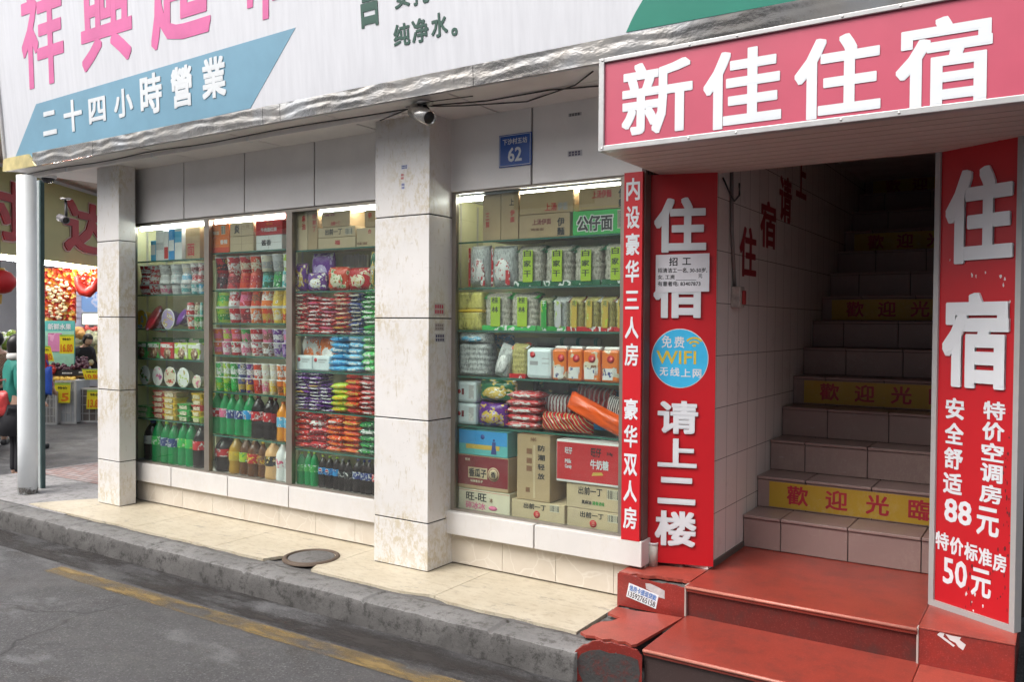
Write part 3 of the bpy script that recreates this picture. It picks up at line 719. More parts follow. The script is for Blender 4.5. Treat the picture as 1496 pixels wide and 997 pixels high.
# right flank
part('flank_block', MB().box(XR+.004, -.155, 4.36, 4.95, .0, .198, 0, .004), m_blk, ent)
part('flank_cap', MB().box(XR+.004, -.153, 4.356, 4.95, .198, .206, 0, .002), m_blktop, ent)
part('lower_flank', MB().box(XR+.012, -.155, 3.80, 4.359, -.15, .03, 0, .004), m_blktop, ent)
part('joint', MB().box(XR-.004, XR+.0045, 4.357, 4.40, .03, .199).box(XL-.0045, XL+.004, 4.351, 4.40, .03, .199), M('pale_joint', (.38, .33, .30), .7), ent)

# hotel box sign
HY, HZ0, HZ1 = 3.84, 2.495, 2.962
hx0, hx1 = -1.985, -.105
hs_ = thing('hotel_sign', 'large faded red box sign with four white characters above the stairwell', 'sign', (-1.05, 4.2, HZ0))
part('board', MB().box(hx0+.03, hx1-.02, HY, HY+.03, HZ0+.028, HZ1-.02), m_redfade, hs_)
m_frame = M('white_frame', (.46, .46, .46), .35, .3, .12, 8)
part('frame', MB().box(hx0, hx0+.03, HY-.014, HY+.04, HZ0, HZ1, 0, .003).box(hx1-.02, hx1, HY-.014, HY+.04, HZ0, HZ1, 0, .003).box(hx0+.03, hx1-.02, HY-.014, HY+.04, HZ0, HZ0+.028, 0, .003).box(hx0+.03, hx1-.02, HY-.014, HY+.04, HZ1-.022, HZ1, 0, .003), m_frame, hs_)
sl_ = MB()
y = HY+.04
while y < 4.70: sl_.box(hx0, hx1+.1, y+.005, min(y+.095, 4.735), HZ0+.002, HZ0+.02); y += .1
sl_.box(hx0, hx1+.1, HY+.04, 4.735, HZ0+.012, HZ0+.03, 1)
part('slatted_soffit', sl_, [M_stained('slat_vinyl', (.60, .52, .48), .3, .25, .5), m_dark], hs_)
part('casing', MB().box(hx0, hx0+.02, HY+.04, 4.52, HZ0+.03, HZ1).box(hx0+.02, hx1, HY+.04, 4.5, HZ1-.02, HZ1), m_white, hs_)
def hq(px, py): return at(px, py, 1, HY)
for ch, x0, x1, y0, y1 in (('新', 909, 1012, 84, 199), ('佳', 1028, 1142, 67, 189), ('住', 1161, 1287, 47, 174), ('宿', 1309, 1450, 20, 157)):
    xm = (x0+x1)/2; A = hq(x0, (y0+y1)/2); B = hq(x1, (y0+y1)/2); T = hq(xm, y0+4).z; Bz = hq(xm, y1-4).z
    text(hs_, m_wlet, ch, (A.x, HY, Bz), X, Z, B.x-A.x, T-Bz, bold=.038, ext=.003)
for k in (0, 2, 3, 5, 6, 8):
    for z in (HZ0+.014, HZ1-.011): part('screw', MB().lathe([(.006, 0), (.005, .003), (0, .003)], 8, (hx0+.02+k*(hx1-hx0-.04)/8, HY-.014, z), mat=Matrix.Rotation(R(90), 3, 'X'), caps=False), m_alu, hs_)

# red vertical panel beside the stairs (face turned a little towards the street corner)
RA = at(945, 821, 2, .222); RB = at(1032, 828, 2, .222); RU = Vector((RB.x-RA.x, RB.y-RA.y, 0)); RU *= 1.11; RB = RA+RU; RW = RU.length; RU.normalize(); RN = RU.cross(Z)
rp = thing('stair_sign', 'tall red panel with white raised characters beside the stairwell opening', 'sign', RA)
part('board', MB().prism([RA, RB, RB+Z*2.275, RA+Z*2.275], -RN*.03), m_red, rp)
def rq(px, py): return onp(px, py, RA, RN)
m_shadow = M('letter_return', (.10, .10, .11), .5, var=0)
def rtext(ch, x0, x1, y0, y1, bold=.05, ext=.012):
    xm = (x0+x1)/2; A = rq(x0, (y0+y1)/2); B = rq(x1, (y0+y1)/2); T = rq(xm, y0).z; Bz = rq(xm, y1).z
    mb = MB(); O = Vector((A.x, A.y, Bz)); text_into(mb, ch, O, RU, Z, (B-A).length, T-Bz, bold=bold, ext=ext)
    part('lettering', mb, m_wlet, rp)
rtext('住', 956, 1032, 289, 369); rtext('宿', 955, 1028, 385, 465); rtext('请', 961, 1020, 586, 634); rtext('上', 961, 1018, 641, 683); rtext('二', 961, 1016, 698, 737, .06); rtext('楼', 957, 1017, 747, 798)
# notice
nA = rq(958, 428); nT = rq(958, 373); nB = rq(1036, 428)
no = thing('job_notice', 'white paper job notice with black writing taped over the red panel', 'notice', nA)
lift = RN*.0145
Wd = (nB-nA).length; Hd = nT.z-nA.z
part('paper', MB().prism([nA+lift, nA+RU*Wd+lift+Z*.006, nA+RU*Wd+lift+Z*(Hd+.006), nA+lift+Z*Hd], -RN*.001), M('paper_white', (.66, .66, .70), .7, 0, .05, 8), no)
def ntext(s, u, v, w_, h_, bold=.015): text(no, m_black, s, nA+lift+RU*(u*Wd)+Z*(v*Hd+u*.006), RU, Z, w_*Wd, h_*Hd, bold=bold, ext=.0006)
ntext('招', .25, .70, .16, .22, .02); ntext('工', .50, .72, .16, .18, .02); ntext('招清洁工一名, 30-50岁,', .04, .52, .92, .13); ntext('女, 工资', .04, .35, .32, .12); ntext('元', .80, .36, .07, .11); ntext('有意者电: 83407873', .04, .17, .8, .13)
part('blank_line', MB().prism([nA+lift+RU*.38*Wd+Z*.325*Hd, nA+lift+RU*.76*Wd+Z*.325*Hd, nA+lift+RU*.76*Wd+Z*.335*Hd, nA+lift+RU*.38*Wd+Z*.335*Hd], RN*.0008), m_black, no)
# wifi disc
wc = rq(993, 524); rr = (rq(1034, 524)-rq(950.5, 524)).length/2
wf = thing('wifi_sticker', 'round sky blue free WIFI sticker on the red panel', 'sticker', wc)
def disc(cn, r_, l0, n=48): return [cn+RU*r_*math.cos(2*math.pi*k/n)+Z*r_*1.06*math.sin(2*math.pi*k/n)+RN*l0 for k in range(n)]
part('rim', MB().prism(disc(wc, rr, .0012), -RN*.001), m_wlet, wf)
part('disc', MB().prism(disc(wc, rr*.975, .0022), -RN*.0009), M('sky_blue_vinyl', (.05, .45, .76), .35, 0, .08, 8), wf)
m_gold = M('gold_ink', (.62, .47, .05), .4, 0, .15, 20)
def wtext(s, u0, u1, v0, v1, mt, bold=.02): text(wf, mt, s, wc+RU*(u0*rr)+Z*(v0*rr)+RN*.0022, RU, Z, (u1-u0)*rr, (v1-v0)*rr, bold=bold, ext=.0006)
wtext('WIFI', -.82, .57, -.20, .27, m_gold, .02); wtext('免', -.64, -.28, .37, .82, m_wlet); wtext('费', -.2, .16, .37, .78, m_wlet); wtext('无', -.70, -.40, -.63, -.33, m_wlet, .03); wtext('线', -.33, .0, -.64, -.33, m_wlet, .03); wtext('上', .05, .39, -.65, -.37, m_wlet, .03); wtext('网', .46, .76, -.68, -.37, m_wlet, .03)
ic = wc+RU*.50*rr+Z*.40*rr+RN*.0023; wfm = MB()
for r1, r2 in ((.02, .1), (.17, .24), (.3, .37)):
    n = 10; arc = []
    for k in range(n+1):
        t = R(40+100*k/n); arc.append(ic+RU*r2*rr*math.cos(t)+Z*r2*rr*math.sin(t))
    for k in range(n, -1, -1):
        t = R(40+100*k/n); arc.append(ic+RU*r1*rr*math.cos(t)+Z*r1*rr*math.sin(t))
    wfm.prism(arc, RN*.0006)
part('signal_symbol', wfm, m_gold, wf)

# narrow red strip by the window
nA_ = at(910, 790, 1, 4.468); sx0, sx1 = -2.145, -2.03
ns = thing('room_sign', 'narrow red vertical strip of room types between window and stair panel', 'sign', (sx0, 4.468, .36))
part('board', MB().box(sx0, sx1, 4.468, 4.49, .365, 2.50), red_sign('strip_red_face', (.56, .012, .02), False), ns)
def ntx(ch, y0, y1):
    xm = 926; T = at(xm, y0, 1, 4.468).z; B = at(xm, y1, 1, 4.468).z
    text(ns, m_wlet, ch, (sx0+.014, 4.468, B), X, Z, sx1-sx0-.03, T-B, bold=.035, ext=.002)
for ch, y0, y1 in (('内', 260, 293), ('设', 301, 334), ('豪', 341, 373), ('华', 380, 413), ('三', 425, 452), ('人', 463, 495), ('房', 502, 535), ('豪', 583, 614), ('华', 622, 655), ('双', 664, 696), ('人', 703, 734), ('房', 742, 774)): ntx(ch, y0, y1)
pp = at(936, 822, 2, .2)
pst = thing('pipe_stub', 'short cream pipe stub standing between the two red signs', 'pipe', (-2.0, 4.6, .2))
part('tube', MB().lathe([(.028, .2), (.028, .335), (.022, .335), (.022, .25)], 18, (-2.0, 4.60, 0)), M('cream_pipe', (.5, .47, .42), .5), pst)
part('rim', MB().lathe([(.024, .328), (.031, .328), (.031, .339), (.024, .339)], 18, (-2.0, 4.60, 0), caps=False), m_white, pst)
# conduit and switch on stair wall
q0 = at(1068, 258, 0, -1.69); q1 = at(1073, 432, 0, -1.69)
cdn = thing('wall_switch', 'old switch box with red knob on conduit inside the stairwell', 'switch', (-1.69, q1.y, q1.z))
part('conduit', MB().tube([(-1.687, q0.y, 2.62), (-1.687, q0.y+.02, 2.2), (-1.687, q1.y, q1.z+.03)], .011, 8), M('grey_conduit', (.22, .2, .19), .5), cdn)
part('box', MB().box(-1.70, -1.64, q1.y-.045, q1.y+.045, q1.z-.075, q1.z+.055, 0, .008), M('old_plastic', (.42, .38, .34), .5, 0, .3, 30), cdn)
part('knob', MB().box(-1.64, -1.625, q1.y-.012, q1.y+.03, q1.z-.055, q1.z+.03, 0, .005), M('red_knob', (.4, .03, .03), .4), cdn)
part('wire', MB().tube([(-1.69, 4.85, 2.49), (-1.67, 4.92, 2.40), (-1.67, 5.0, 2.37), (-1.68, 5.12, 2.42), (-1.69, 5.15, 2.5)], .006, 6), m_black, cdn)

# leaning right-hand sign board
QA = at(1358, 883, 2, .206); QB = at(1482, 925, 2, .206); QU = Vector((QB.x-QA.x, QB.y-QA.y, 0)); QW = QU.length; QU.normalize(); QN = QU.cross(Z)
rs = thing('price_sign', 'tall red hotel price board in an aluminium frame, set at an angle', 'sign', QA)
QH = 2.34
part('board', MB().prism([QA+QU*.02+Z*.02, QA+QU*(QW-.015)+Z*.02, QA+QU*(QW-.015)+Z*QH, QA+QU*.02+Z*QH], -QN*.03), m_red, rs)
fm = MB()
for a, b_, z0, z1 in ((0, .028, 0, QH), (QW-.02, QW+.006, 0, QH), (.028, QW-.02, 0, .03), (.028, QW-.02, QH-.03, QH)):
    fm.prism([QA+QU*a+Z*z0+QN*.012, QA+QU*b_+Z*z0+QN*.012, QA+QU*b_+Z*z1+QN*.012, QA+QU*a+Z*z1+QN*.012], -QN*.05)
part('frame', fm, M_stained('old_aluminium', (.36, .36, .36), .1, .6, .45), rs)
def qq(px, py): return onp(px, py, QA, QN)
def qtext(ch, x0, x1, y0, y1, bold=.05, ext=.002):
    xm = (x0+x1)/2; A = qq(x0, (y0+y1)/2); B = qq(x1, (y0+y1)/2); T = qq(xm, y0).z; Bz = qq(xm, y1).z
    mb = MB(); text_into(mb, ch, Vector((A.x, A.y, Bz)), QU, Z, (B-A).length, T-Bz, bold=bold, ext=ext); part('lettering', mb, m_wlet, rs)
qtext('住', 1384, 1482, 244, 384, .06, .014); qtext('宿', 1379, 1476, 428, 568, .06, .014)
for k, ch in enumerate('安全舒适'): qtext(ch, 1382-k*1.2, 1409-k*1.2, 582+k*36.5, 613+k*36.5, .04)
for k, ch in enumerate('特价空调房'): qtext(ch, 1437-k*1.4, 1469-k*1.4, 587+k*30.5, 614+k*30.5, .04)
qtext('88', 1380, 1419, 731, 766, .03); qtext('元', 1427, 1459, 742, 784, .04)
for k, ch in enumerate('特价标准房'): qtext(ch, 1367+k*21, 1386+k*21, 778+k*8, 804+k*8, .04)
qtext('50', 1378, 1412, 818, 857, .03); qtext('元', 1419, 1447, 832, 873, .04)
random.seed(21)
for (cx, cy, r1) in ((1420, 402, .010), (1426, 404, .008), (1440, 398, .006), (1462, 404, .012), (1468, 408, .010), (1466, 416, .008), (1388, 380, .005), (1476, 441, .006), (1412, 869, .010), (1424, 868, .012), (1420, 880, .005), (1436, 887, .009), (1422, 893, .006)):
    c0 = qq(cx, cy)+QN*.0005; pts = []; a0r = random.random()
    for k in range(7):
        t = 2*math.pi*(k+random.uniform(-.3, .3))/7; r_ = r1*random.uniform(.3, 1); pts.append(c0+QU*r_*math.cos(t)*.7+Z*r_*math.sin(t)*1.5)
    part('paper_scrap', MB().prism(pts, QN*.0008), M('paper_scrap', (.6, .58, .58), .7), rs)
for q in range(46):
    cx, cy = (random.uniform(1466, 1476), random.uniform(600, 860)) if q < 26 else (random.uniform(1400, 1474), random.uniform(800, 905))
    c0 = qq(cx, cy)+QN*.0003; r_ = random.uniform(.002, .007); ln_ = random.uniform(.6, 3)
    part('stain', MB().prism([c0+QU*r_*math.cos(2*math.pi*k/6)*random.uniform(.3, 1)+Z*r_*ln_*math.sin(2*math.pi*k/6) for k in range(6)], QN*.0004), M('scuff_dark', (.12, .012, .016), .6), rs)
# stickers
sA = at(914, 878, 1, 4.36); sB = at(955, 890, 1, 4.36)
sd = (at(957, 889, 1, 4.36)-at(915, 871, 1, 4.36)); sd.y = 0; sl2 = sd.length; sd.normalize(); sv = Vector((-sd.z, 0, sd.x)) if sd.x > 0 else Z
sO = at(915, 872, 1, 4.3595)
stk = thing('phone_sticker', 'white sticker with blue characters and a phone number on the chipped red flank', 'sticker', sO)
part('paper', MB().prism([sO, sO+sd*.185, sO+sd*.185+sv*.082, sO+sv*.082], Vector((0, -.001, 0))), M('sticker_white', (.72, .74, .76), .45, 0, .06, 9), stk)
text(stk, M('sticker_blue', (.04, .16, .45), .5, 0, .1, 9), '信用卡提现贷款', sO+sd*.008+sv*.042-Y*.001, sd, sv, .168, .034, bold=.03, ext=.0005)
text(stk, m_black, '13592765158', sO+sd*.008+sv*.006-Y*.001, sd, sv, .168, .032, bold=.015, ext=.0005)
tp = thing('torn_sticker', 'torn grey paper remnant stuck above the phone sticker', 'sticker', at(950, 862, 1, 4.36))
pts = [at(943, 853, 1, 4.3592), at(950, 853.5, 1, 4.3592), at(962, 859, 1, 4.3592), at(971, 864, 1, 4.3592), at(971, 876, 1, 4.3592), at(962, 873, 1, 4.3592), at(953, 866, 1, 4.3592), at(944, 861, 1, 4.3592)]
part('paper', MB().prism(pts[::-1], (0, -.0006, 0)), M('paper_grey', (.45, .43, .43), .7, 0, .2, 30), tp)
tp2 = thing('torn_label', 'shredded white paper label on the red block under the price board', 'sticker', at(1390, 935, 1, 4.36))
for quad in ([(1369, 928), (1374, 924), (1380, 926), (1378, 931), (1395, 944), (1393, 946)], [(1381, 927), (1392, 930), (1404, 932), (1402, 936), (1411, 943), (1407, 951), (1400, 946), (1396, 940), (1388, 936)]):
    part('scrap', MB().prism([at(x, y, 1, 4.3594) for x, y in quad], (0, -.0006, 0)), M('paper_scrap', (.6, .58, .58), .7), tp2)
random.seed(31)
def ad_sticker(px, py, w_, h_, plane, label, cols):
    c0 = plane(px, py); U, V, Nn = plane.U, Z, plane.N
    t = thing('ad_sticker', label, 'sticker', c0)
    part('paper', MB().prism([c0-U*w_/2-V*h_/2, c0+U*w_/2-V*h_/2, c0+U*w_/2+V*h_/2, c0-U*w_/2+V*h_/2], Nn*.0006), M('ad_paper_'+cols[0], cols[1], .6, 0, .15, 30), t)
    ik = MB(); n = 4
    for k in range(n):
        a = -w_*.42+k*w_*.84/n
        for v0, v1 in ((-.36, -.06), (.06, .36)):
            ik.prism([c0+U*a+V*h_*v0, c0+U*(a+w_*.84/n*.7)+V*h_*v0, c0+U*(a+w_*.84/n*.7)+V*h_*v1, c0+U*a+V*h_*v1], Nn*.001)
    part('ink_block', ik, M('ad_ink_'+cols[0], cols[2], .6), t)
class PL:
    def __init__(s, ax, c, U, Nn): s.ax, s.c, s.U, s.N = ax, c, U, Nn
    def __call__(s, px, py): return at(px, py, s.ax, s.c)
pf = PL(1, YP-.001, X, -Y); psd = PL(0, -3.429, Y, X); ph_ = PL(1, 4.499, X, -Y)
ad_sticker(591, 244, .055, .03, pf, 'tiny dark blue advert sticker high on the wide pillar', ('a', (.55, .56, .62), (.03, .05, .2)))
ad_sticker(588, 258, .028, .05, pf, 'small white advert scrap with red ink under the blue pillar sticker', ('b', (.6, .58, .55), (.4, .05, .05)))
ad_sticker(589, 272, .03, .05, pf, 'small white advert scrap with blue ink, lowest of the pillar stickers', ('c', (.6, .6, .62), (.08, .1, .3)))
ad_sticker(642, 452, .11, .08, psd, 'pale advert with red stamp on the shaded pillar side above the seam', ('d', (.5, .45, .43), (.45, .06, .1)))
ad_sticker(643, 494, .11, .06, psd, 'white advert with black stamp on the shaded pillar side', ('e', (.5, .49, .48), (.05, .04, .1)))
ad_sticker(642, 478, .1, .05, psd, 'faded grey advert between red and black stamps on pillar side', ('f', (.44, .41, .38), (.25, .2, .2)))
ad_sticker(840, 224, .10, .035, ph_, 'grey stamped advert on the header panel beside the house number', ('g', (.45, .44, .46), (.08, .07, .12)))
ad_sticker(840, 167, .09, .02, ph_, 'small dark stamped advert high on the header panel', ('h', (.42, .4, .4), (.05, .05, .06)))

# neighbour recess at the frame edge, its shade painted as a near-black panel
nb = thing('neighbour_wall', 'black panel painted for the shaded recess beyond the price board', 'wall', (.6, 4.7, 0))
part('panel', MB().box(-.13, 3.5, 4.75, 4.85, -.15, 2.97), M('neighbour_shade', (.02, .02, .022), .6), nb)
part('jamb', MB().box(-.36, -.132, 4.77, 4.95, .21, 2.49), M('jamb_dark', (.05, .05, .05), .6), nb)
part('ledge', MB().box(-.12, 1, 4.55, 4.75, .02, .06), M('ledge_grey', (.12, .13, .13), .6), nb)
# out-of-frame row of buildings added across the street (seen only as reflections, and it shades the low sky)
ob = thing('unseen_opposite_building', 'unseen white tiled building added across the street to shade low sky and fill reflections', 'building', (-4, -7, -.15))
part('wall', MB().box(-30, -6, -9, -7, -.15, 6.2).box(-6, 4.5, -9, -7.02, -.15, 8.8).box(4.5, 26, -9, -7, -.15, 6.2), M('white_tile_facade', (.74, .73, .71), .6, 0, .1, .4), ob)  # middle block raised to keep low sky light off the stairs
mb = MB()
for i in range(12):
    for k in range(1): mb.box(-28+i*4.4, -26+i*4.4, -6.995, -6.9, 4.2, 5.7)
part('window_band', mb, M('dark_window', (.04, .045, .05), .2), ob)
# ================================================================== goods in the windows
C = dict(red=(.50, .015, .02), darkred=(.20, .012, .02), orange=(.75, .17, .015), orangered=(.62, .055, .012), yellow=(.72, .48, .03), lime=(.38, .55, .04), green=(.03, .33, .05),
         brightgreen=(.05, .48, .10), darkgreen=(.012, .12, .05), white=(.74, .74, .72), cream=(.66, .60, .45), pink=(.70, .16, .30), purple=(.14, .035, .26), darkblue=(.03, .05, .22),
         blue=(.03, .28, .62), sky=(.12, .45, .70), brown=(.22, .10, .05), silver=(.50, .50, .50), grey=(.35, .35, .36), kraft=(.44, .31, .17), palekraft=(.54, .42, .26), gold=(.55, .38, .06), black=(.015, .015, .018), teal=(.10, .42, .42), clear=(.62, .62, .58), lilac=(.40, .32, .55))
def pm(a, b='white', c='gold', scale=6, rough=.28, stretch=(1, 1, 1), st=None):
    return MP('print_%s_%s_%s_%g' % (a, b, c, scale), [C[a], C[b], C[c], tuple(x*.45 for x in C[a])], scale, rough, stretch, .12, st or [0, .57, .65, .72])
def plain(a, rough=.3): return M('pack_'+a, C[a], rough, 0, .12, 5, rnd=True)
ORD = ['first', 'second', 'third', 'fourth', 'fifth', 'sixth', 'seventh', 'eighth', 'ninth', 'tenth', 'eleventh', 'twelfth']
SHELF = ['top shelf', 'second shelf', 'third shelf', 'fourth shelf', 'fifth shelf', 'sixth shelf', 'bottom shelf']
def where(bay, row): 
    n = len(BAYS[bay][2]); s = SHELF[row] if row < n else 'bottom shelf'
    return s+' of '+({'corner': 'pole-side', 'centre': 'middle', 'pillar': 'pillar-side', 'hotel': 'hotel-side'}[bay])+' bay'
GF = 4.562      # front line of the goods
def shz(bay, row):
    zs = BAYS[bay][2]; return zs[row] if row < len(zs) else (.358 if bay != 'hotel' else .368)
def gx(px, py=480, y=GF): return at(px, py, 1, y).x
def gz(px, py, y=GF): return at(px, py, 1, y).z
MESH = {}
def cached(k, fn):
    if k not in MESH: MESH[k] = fn()
    return MESH[k]
def withmat(me, mats, key):
    k = ('m', me.name, key)
    if k not in MESH:
        c = me.copy(); c.materials.clear()
        for m in (mats if isinstance(mats, (list, tuple)) else [mats]): c.materials.append(m)
        MESH[k] = c
    return MESH[k]
# --- cup
def cup_mesh(): return MB().lathe([(.34, 0), (.36, .01), (.375, .04), (.47, .86), (.475, .93)], 20).mesh('noodle_cup', m_white)
def lid_mesh(): return MB().lathe([(.47, .925), (.5, .93), (.505, .955), (.495, .975), (.45, .985), (.0, .98)], 20, caps=False).mesh('lid', m_white)
def band_mesh():
    return MB().lathe([(.3955, .20), (.441, .58)], 20, caps=False).mesh('label', m_white)
def cup(x, z, w_, h_, a, b, c, label, group, inv=False, y=None):
    me = withmat(cached('cup', cup_mesh), pm(a, b, c, 4), (a, b, c))
    o = obj('noodle_cup', me, None, (x, y if y else GF+w_/2+random.uniform(0, .015), z+(h_ if inv else 0)), (math.pi if inv else 0, 0, random.uniform(0, 6)), (w_, w_, h_))
    tag(o, label, 'noodle cup', group)
    obj('lid', withmat(cached('lid', lid_mesh), plain('white' if a != 'white' else 'silver'), 'lid'+a), o)
    obj('label', withmat(cached('band', band_mesh), pm(b, a, c, 9), ('b', a, b, c)), o)
    return o
def cup_rows(bay, row, cols, rows, grp, inv, hx=None):
    """cols: (px0, px1, [(main, second, third) for each row from the bottom])"""
    z0 = shz(bay, row)
    for i, (p0, p1, cs) in enumerate(cols):
        x0, x1 = gx(p0), gx(p1); w_ = (x1-x0)*.93
        h_ = hx
        for r_ in range(rows):
            a, b, c = cs[min(r_, len(cs)-1)]
            lev = ['lower', 'upper'][r_] if rows == 2 else ['bottom', 'middle', 'top'][r_]
            cup((x0+x1)/2, z0+r_*h_*1.002+.001, w_, h_, a, b, c, '%s and %s noodle cup, %s row, %s from the pole, %s' % (WN[a], WN[b], lev, ORD[i], where(bay, row)), grp, inv[r_])
WN = {k: k for k in C}; WN.update(darkred='crimson', orangered='vermilion', lime='lime', brightgreen='bright-green', darkgreen='dark-green', darkblue='navy', sky='sky-blue', kraft='brown', palekraft='tan', clear='clear')
def px(v, o, s): return o+v/s
# ---- corner bay
a_ = lambda v: 180+v/4.532
WR = ('white', 'red', 'silver'); WW = ('white', 'silver', 'teal'); RW = ('red', 'white', 'gold')
cup_rows('corner', 1, [(a_(85), a_(148), [RW, WR, RW]), (a_(148), a_(203), [WR, RW, WR]), (a_(205), a_(280), [('white', 'pink', 'green'), ('white', 'silver', 'grey'), ('white', 'silver', 'brown')]), (a_(283), a_(350), [('white', 'silver', 'red'), WW, WW]),
    (a_(350), a_(420), [('white', 'teal', 'red'), ('white', 'sky', 'teal'), ('white', 'cream', 'silver')]), (a_(422), a_(478), [('teal', 'white', 'sky'), WR, ('white', 'darkred', 'silver')]), (a_(478), a_(512), [('sky', 'white', 'teal'), WR, WR])], 3, 'noodle cups in the pole-side bay', [False, True, False], .088)
cup_rows('corner', 2, [(a_(396), a_(447), [('orangered', 'white', 'gold'), ('red', 'white', 'green')]), (a_(449), a_(490), [('green', 'cream', 'red'), ('brown', 'cream', 'green')]), (a_(490), a_(508), [('green', 'white', 'lime'), ('teal', 'white', 'green')])], 2, 'noodle cups beside the bowls', [False, True], .115)
# bowls lying with their lids to the street
def bowl(x, z, d, depth, col, lidcols, label, grp, turn=0, y=GF+.02, tiltz=0):
    t = tag(obj('noodle_bowl', withmat(cached('bowl', lambda: MB().lathe([(.30, 0), (.32, .02), (.36, .06), (.48, .9), (.5, .93), (.5, 1)], 28).mesh('noodle_bowl', m_white)), plain(col), col), None,
            (x, y+depth, z+d/2), (R(90), 0, turn), (d, d, depth)), label, 'noodle bowl', grp)
    obj('lid', withmat(cached('blid', lambda: MB().lathe([(.5, 1.0), (.512, 1.005), (.512, 1.03), (.49, 1.035), (0, 1.04)], 28, caps=False).mesh('lid', m_white)), pm(*lidcols, 3.5), lidcols), t)
    obj('rim', withmat(cached('brim', lambda: MB().lathe([(.506, .985), (.53, 1.0), (.53, 1.03), (.506, 1.042), (.485, 1.043)], 28, caps=False).mesh('rim', m_white)), plain('white'), 'rim'), t)
z = shz('corner', 2)
bowl((gx(a_(65))+gx(a_(152)))/2, z, .17, .09, 'yellow', ('yellow', 'sky', 'orange'), 'noodle bowl on its side with yellow and blue lid, third shelf of pole-side bay', 'bowls on their side')
bowl((gx(a_(240))+gx(a_(330)))/2, z, .175, .09, 'purple', ('lilac', 'gold', 'white'), 'noodle bowl on its side with lilac lid, third shelf of pole-side bay', 'bowls on their side')
def upbowl(x, z, w_, h_, col, label):
    o = tag(obj('family_bowl', withmat(cached('ub', lambda: MB().lathe([(.28, 0), (.3, .04), (.46, .75), (.5, .78), (.5, .86), (.47, .9), (.2, 1), (0, 1.0)], 28, caps=False).mesh('family_bowl', m_white)), pm(col, 'darkred' if col == 'red' else 'lilac', 'gold', 2.5), col), None, (x, GF+.14, z+.03), (R(62), 0, R(-20)), (w_, w_, h_)), label, 'noodle bowl', 'bowls on their side')
    obj('lid', withmat(cached('ubl', lambda: MB().lathe([(.47, .905), (.2, 1.01), (.0, 1.012)], 28, caps=False).mesh('lid', m_white)), plain(col), 'ul'+col), o)
upbowl((gx(a_(160))+gx(a_(235)))/2+.02, z+.0, .25, .17, 'darkred', 'big crimson noodle bowl leaning between the lidded bowls, third shelf of pole-side bay')
upbowl((gx(a_(330))+gx(a_(398)))/2, z+.03, .16, .12, 'purple', 'purple noodle bowl leaning beside the cup stack, third shelf of pole-side bay')
b_x = lambda v: 180+v/3.836
z = shz('corner', 4)
for i, (p0, p1, lc) in enumerate(((75, 148, ('white', 'green', 'red')), (150, 218, ('white', 'pink', 'purple')), (217, 288, ('cream', 'red', 'green')), (288, 364, ('white', 'lime', 'red')), (372, 432, ('cream', 'pink', 'green')))):
    bowl((gx(b_x(p0))+gx(b_x(p1)))/2, z, .165 if i < 4 else .11, .07, 'white', lc, 'round noodle bowl with pale printed lid, %s from the pole, fifth shelf of pole-side bay' % ORD[i], 'round noodle bowls on edge', R(random.uniform(-8, 4)))
# --- cartons
def carton(x0, x1, z0, z1, col, label, grp=None, y=GF, depth=.28, texts=(), tape=True, bandcol=None, side=None, rotz=0, barcode=None):
    t = thing('carton', label, 'carton', ((x0+x1)/2, y+depth/2, z0), grp)
    m_ = M('carton_'+col, C[col], .65, 0, .10, 4)
    part('box', MB().box(x0, x1, y, y+depth, z0+.001, z1, 0, .004), m_, t)
    if tape: part('tape', MB().box((x0+x1)/2-.001, (x0+x1)/2+.001, y-.0006, y+.001, z0+.006, z1-.006).box(x0+.004, x1-.004, y-.0006, y+.001, z0+(z1-z0)*.5-.0008, z0+(z1-z0)*.5+.0008) if (x1-x0) > .0 else MB(), M('carton_seam', (.2, .15, .09), .7), t)
    if bandcol: part('printed_band', MB().box(x0+.004, x1-.004, y-.0009, y+.001, z0+(z1-z0)*bandcol[1], z0+(z1-z0)*bandcol[2]), M('carton_'+bandcol[0], C[bandcol[0]], .6, 0, .1, 4), t)
    for s, u0, u1, v0, v1, cc in texts:
        text(t, M('ink_'+cc, C[cc], .6, 0, .1, 20), s, (x0+(x1-x0)*u0, y-.001, z0+(z1-z0)*v0), X, Z, (x1-x0)*(u1-u0), (z1-z0)*(v1-v0), bold=.03, ext=.0006)
    if barcode:
        u0, u1, v0, v1 = barcode; mb = MB(); n = 11; random.seed(4)
        part('barcode_field', MB().box(x0+(x1-x0)*u0, x0+(x1-x0)*u1, y-.0011, y+.001, z0+(z1-z0)*v0, z0+(z1-z0)*v1), plain('cream'), t)
        for k in range(n):
            xa = x0+(x1-x0)*(u0+(u1-u0)*(k+.15)/n); mb.box(xa, xa+(x1-x0)*(u1-u0)/n*random.choice((.3, .6)), y-.0016, y-.001, z0+(z1-z0)*(v0+.03), z0+(z1-z0)*(v1-.03))
        part('barcode', mb, m_black, t)
    if rotz: t.rotation_euler.z = rotz
    return t
def px_carton(bay, row, P0, P1, Q0, Q1, col, label, z0=None, **k):
    """pixel box of the front face"""
    x0, x1 = gx(P0, (Q0+Q1)/2, k.get('y', GF)), gx(P1, (Q0+Q1)/2, k.get('y', GF)); xm = (P0+P1)/2
    za = shz(bay, row) if z0 is None else z0
    zb = gz(xm, Q0, k.get('y', GF)); return carton(x0, x1, za, zb, col, label, **k), zb
G1 = 'boxes on the top shelf of the pole-side bay'
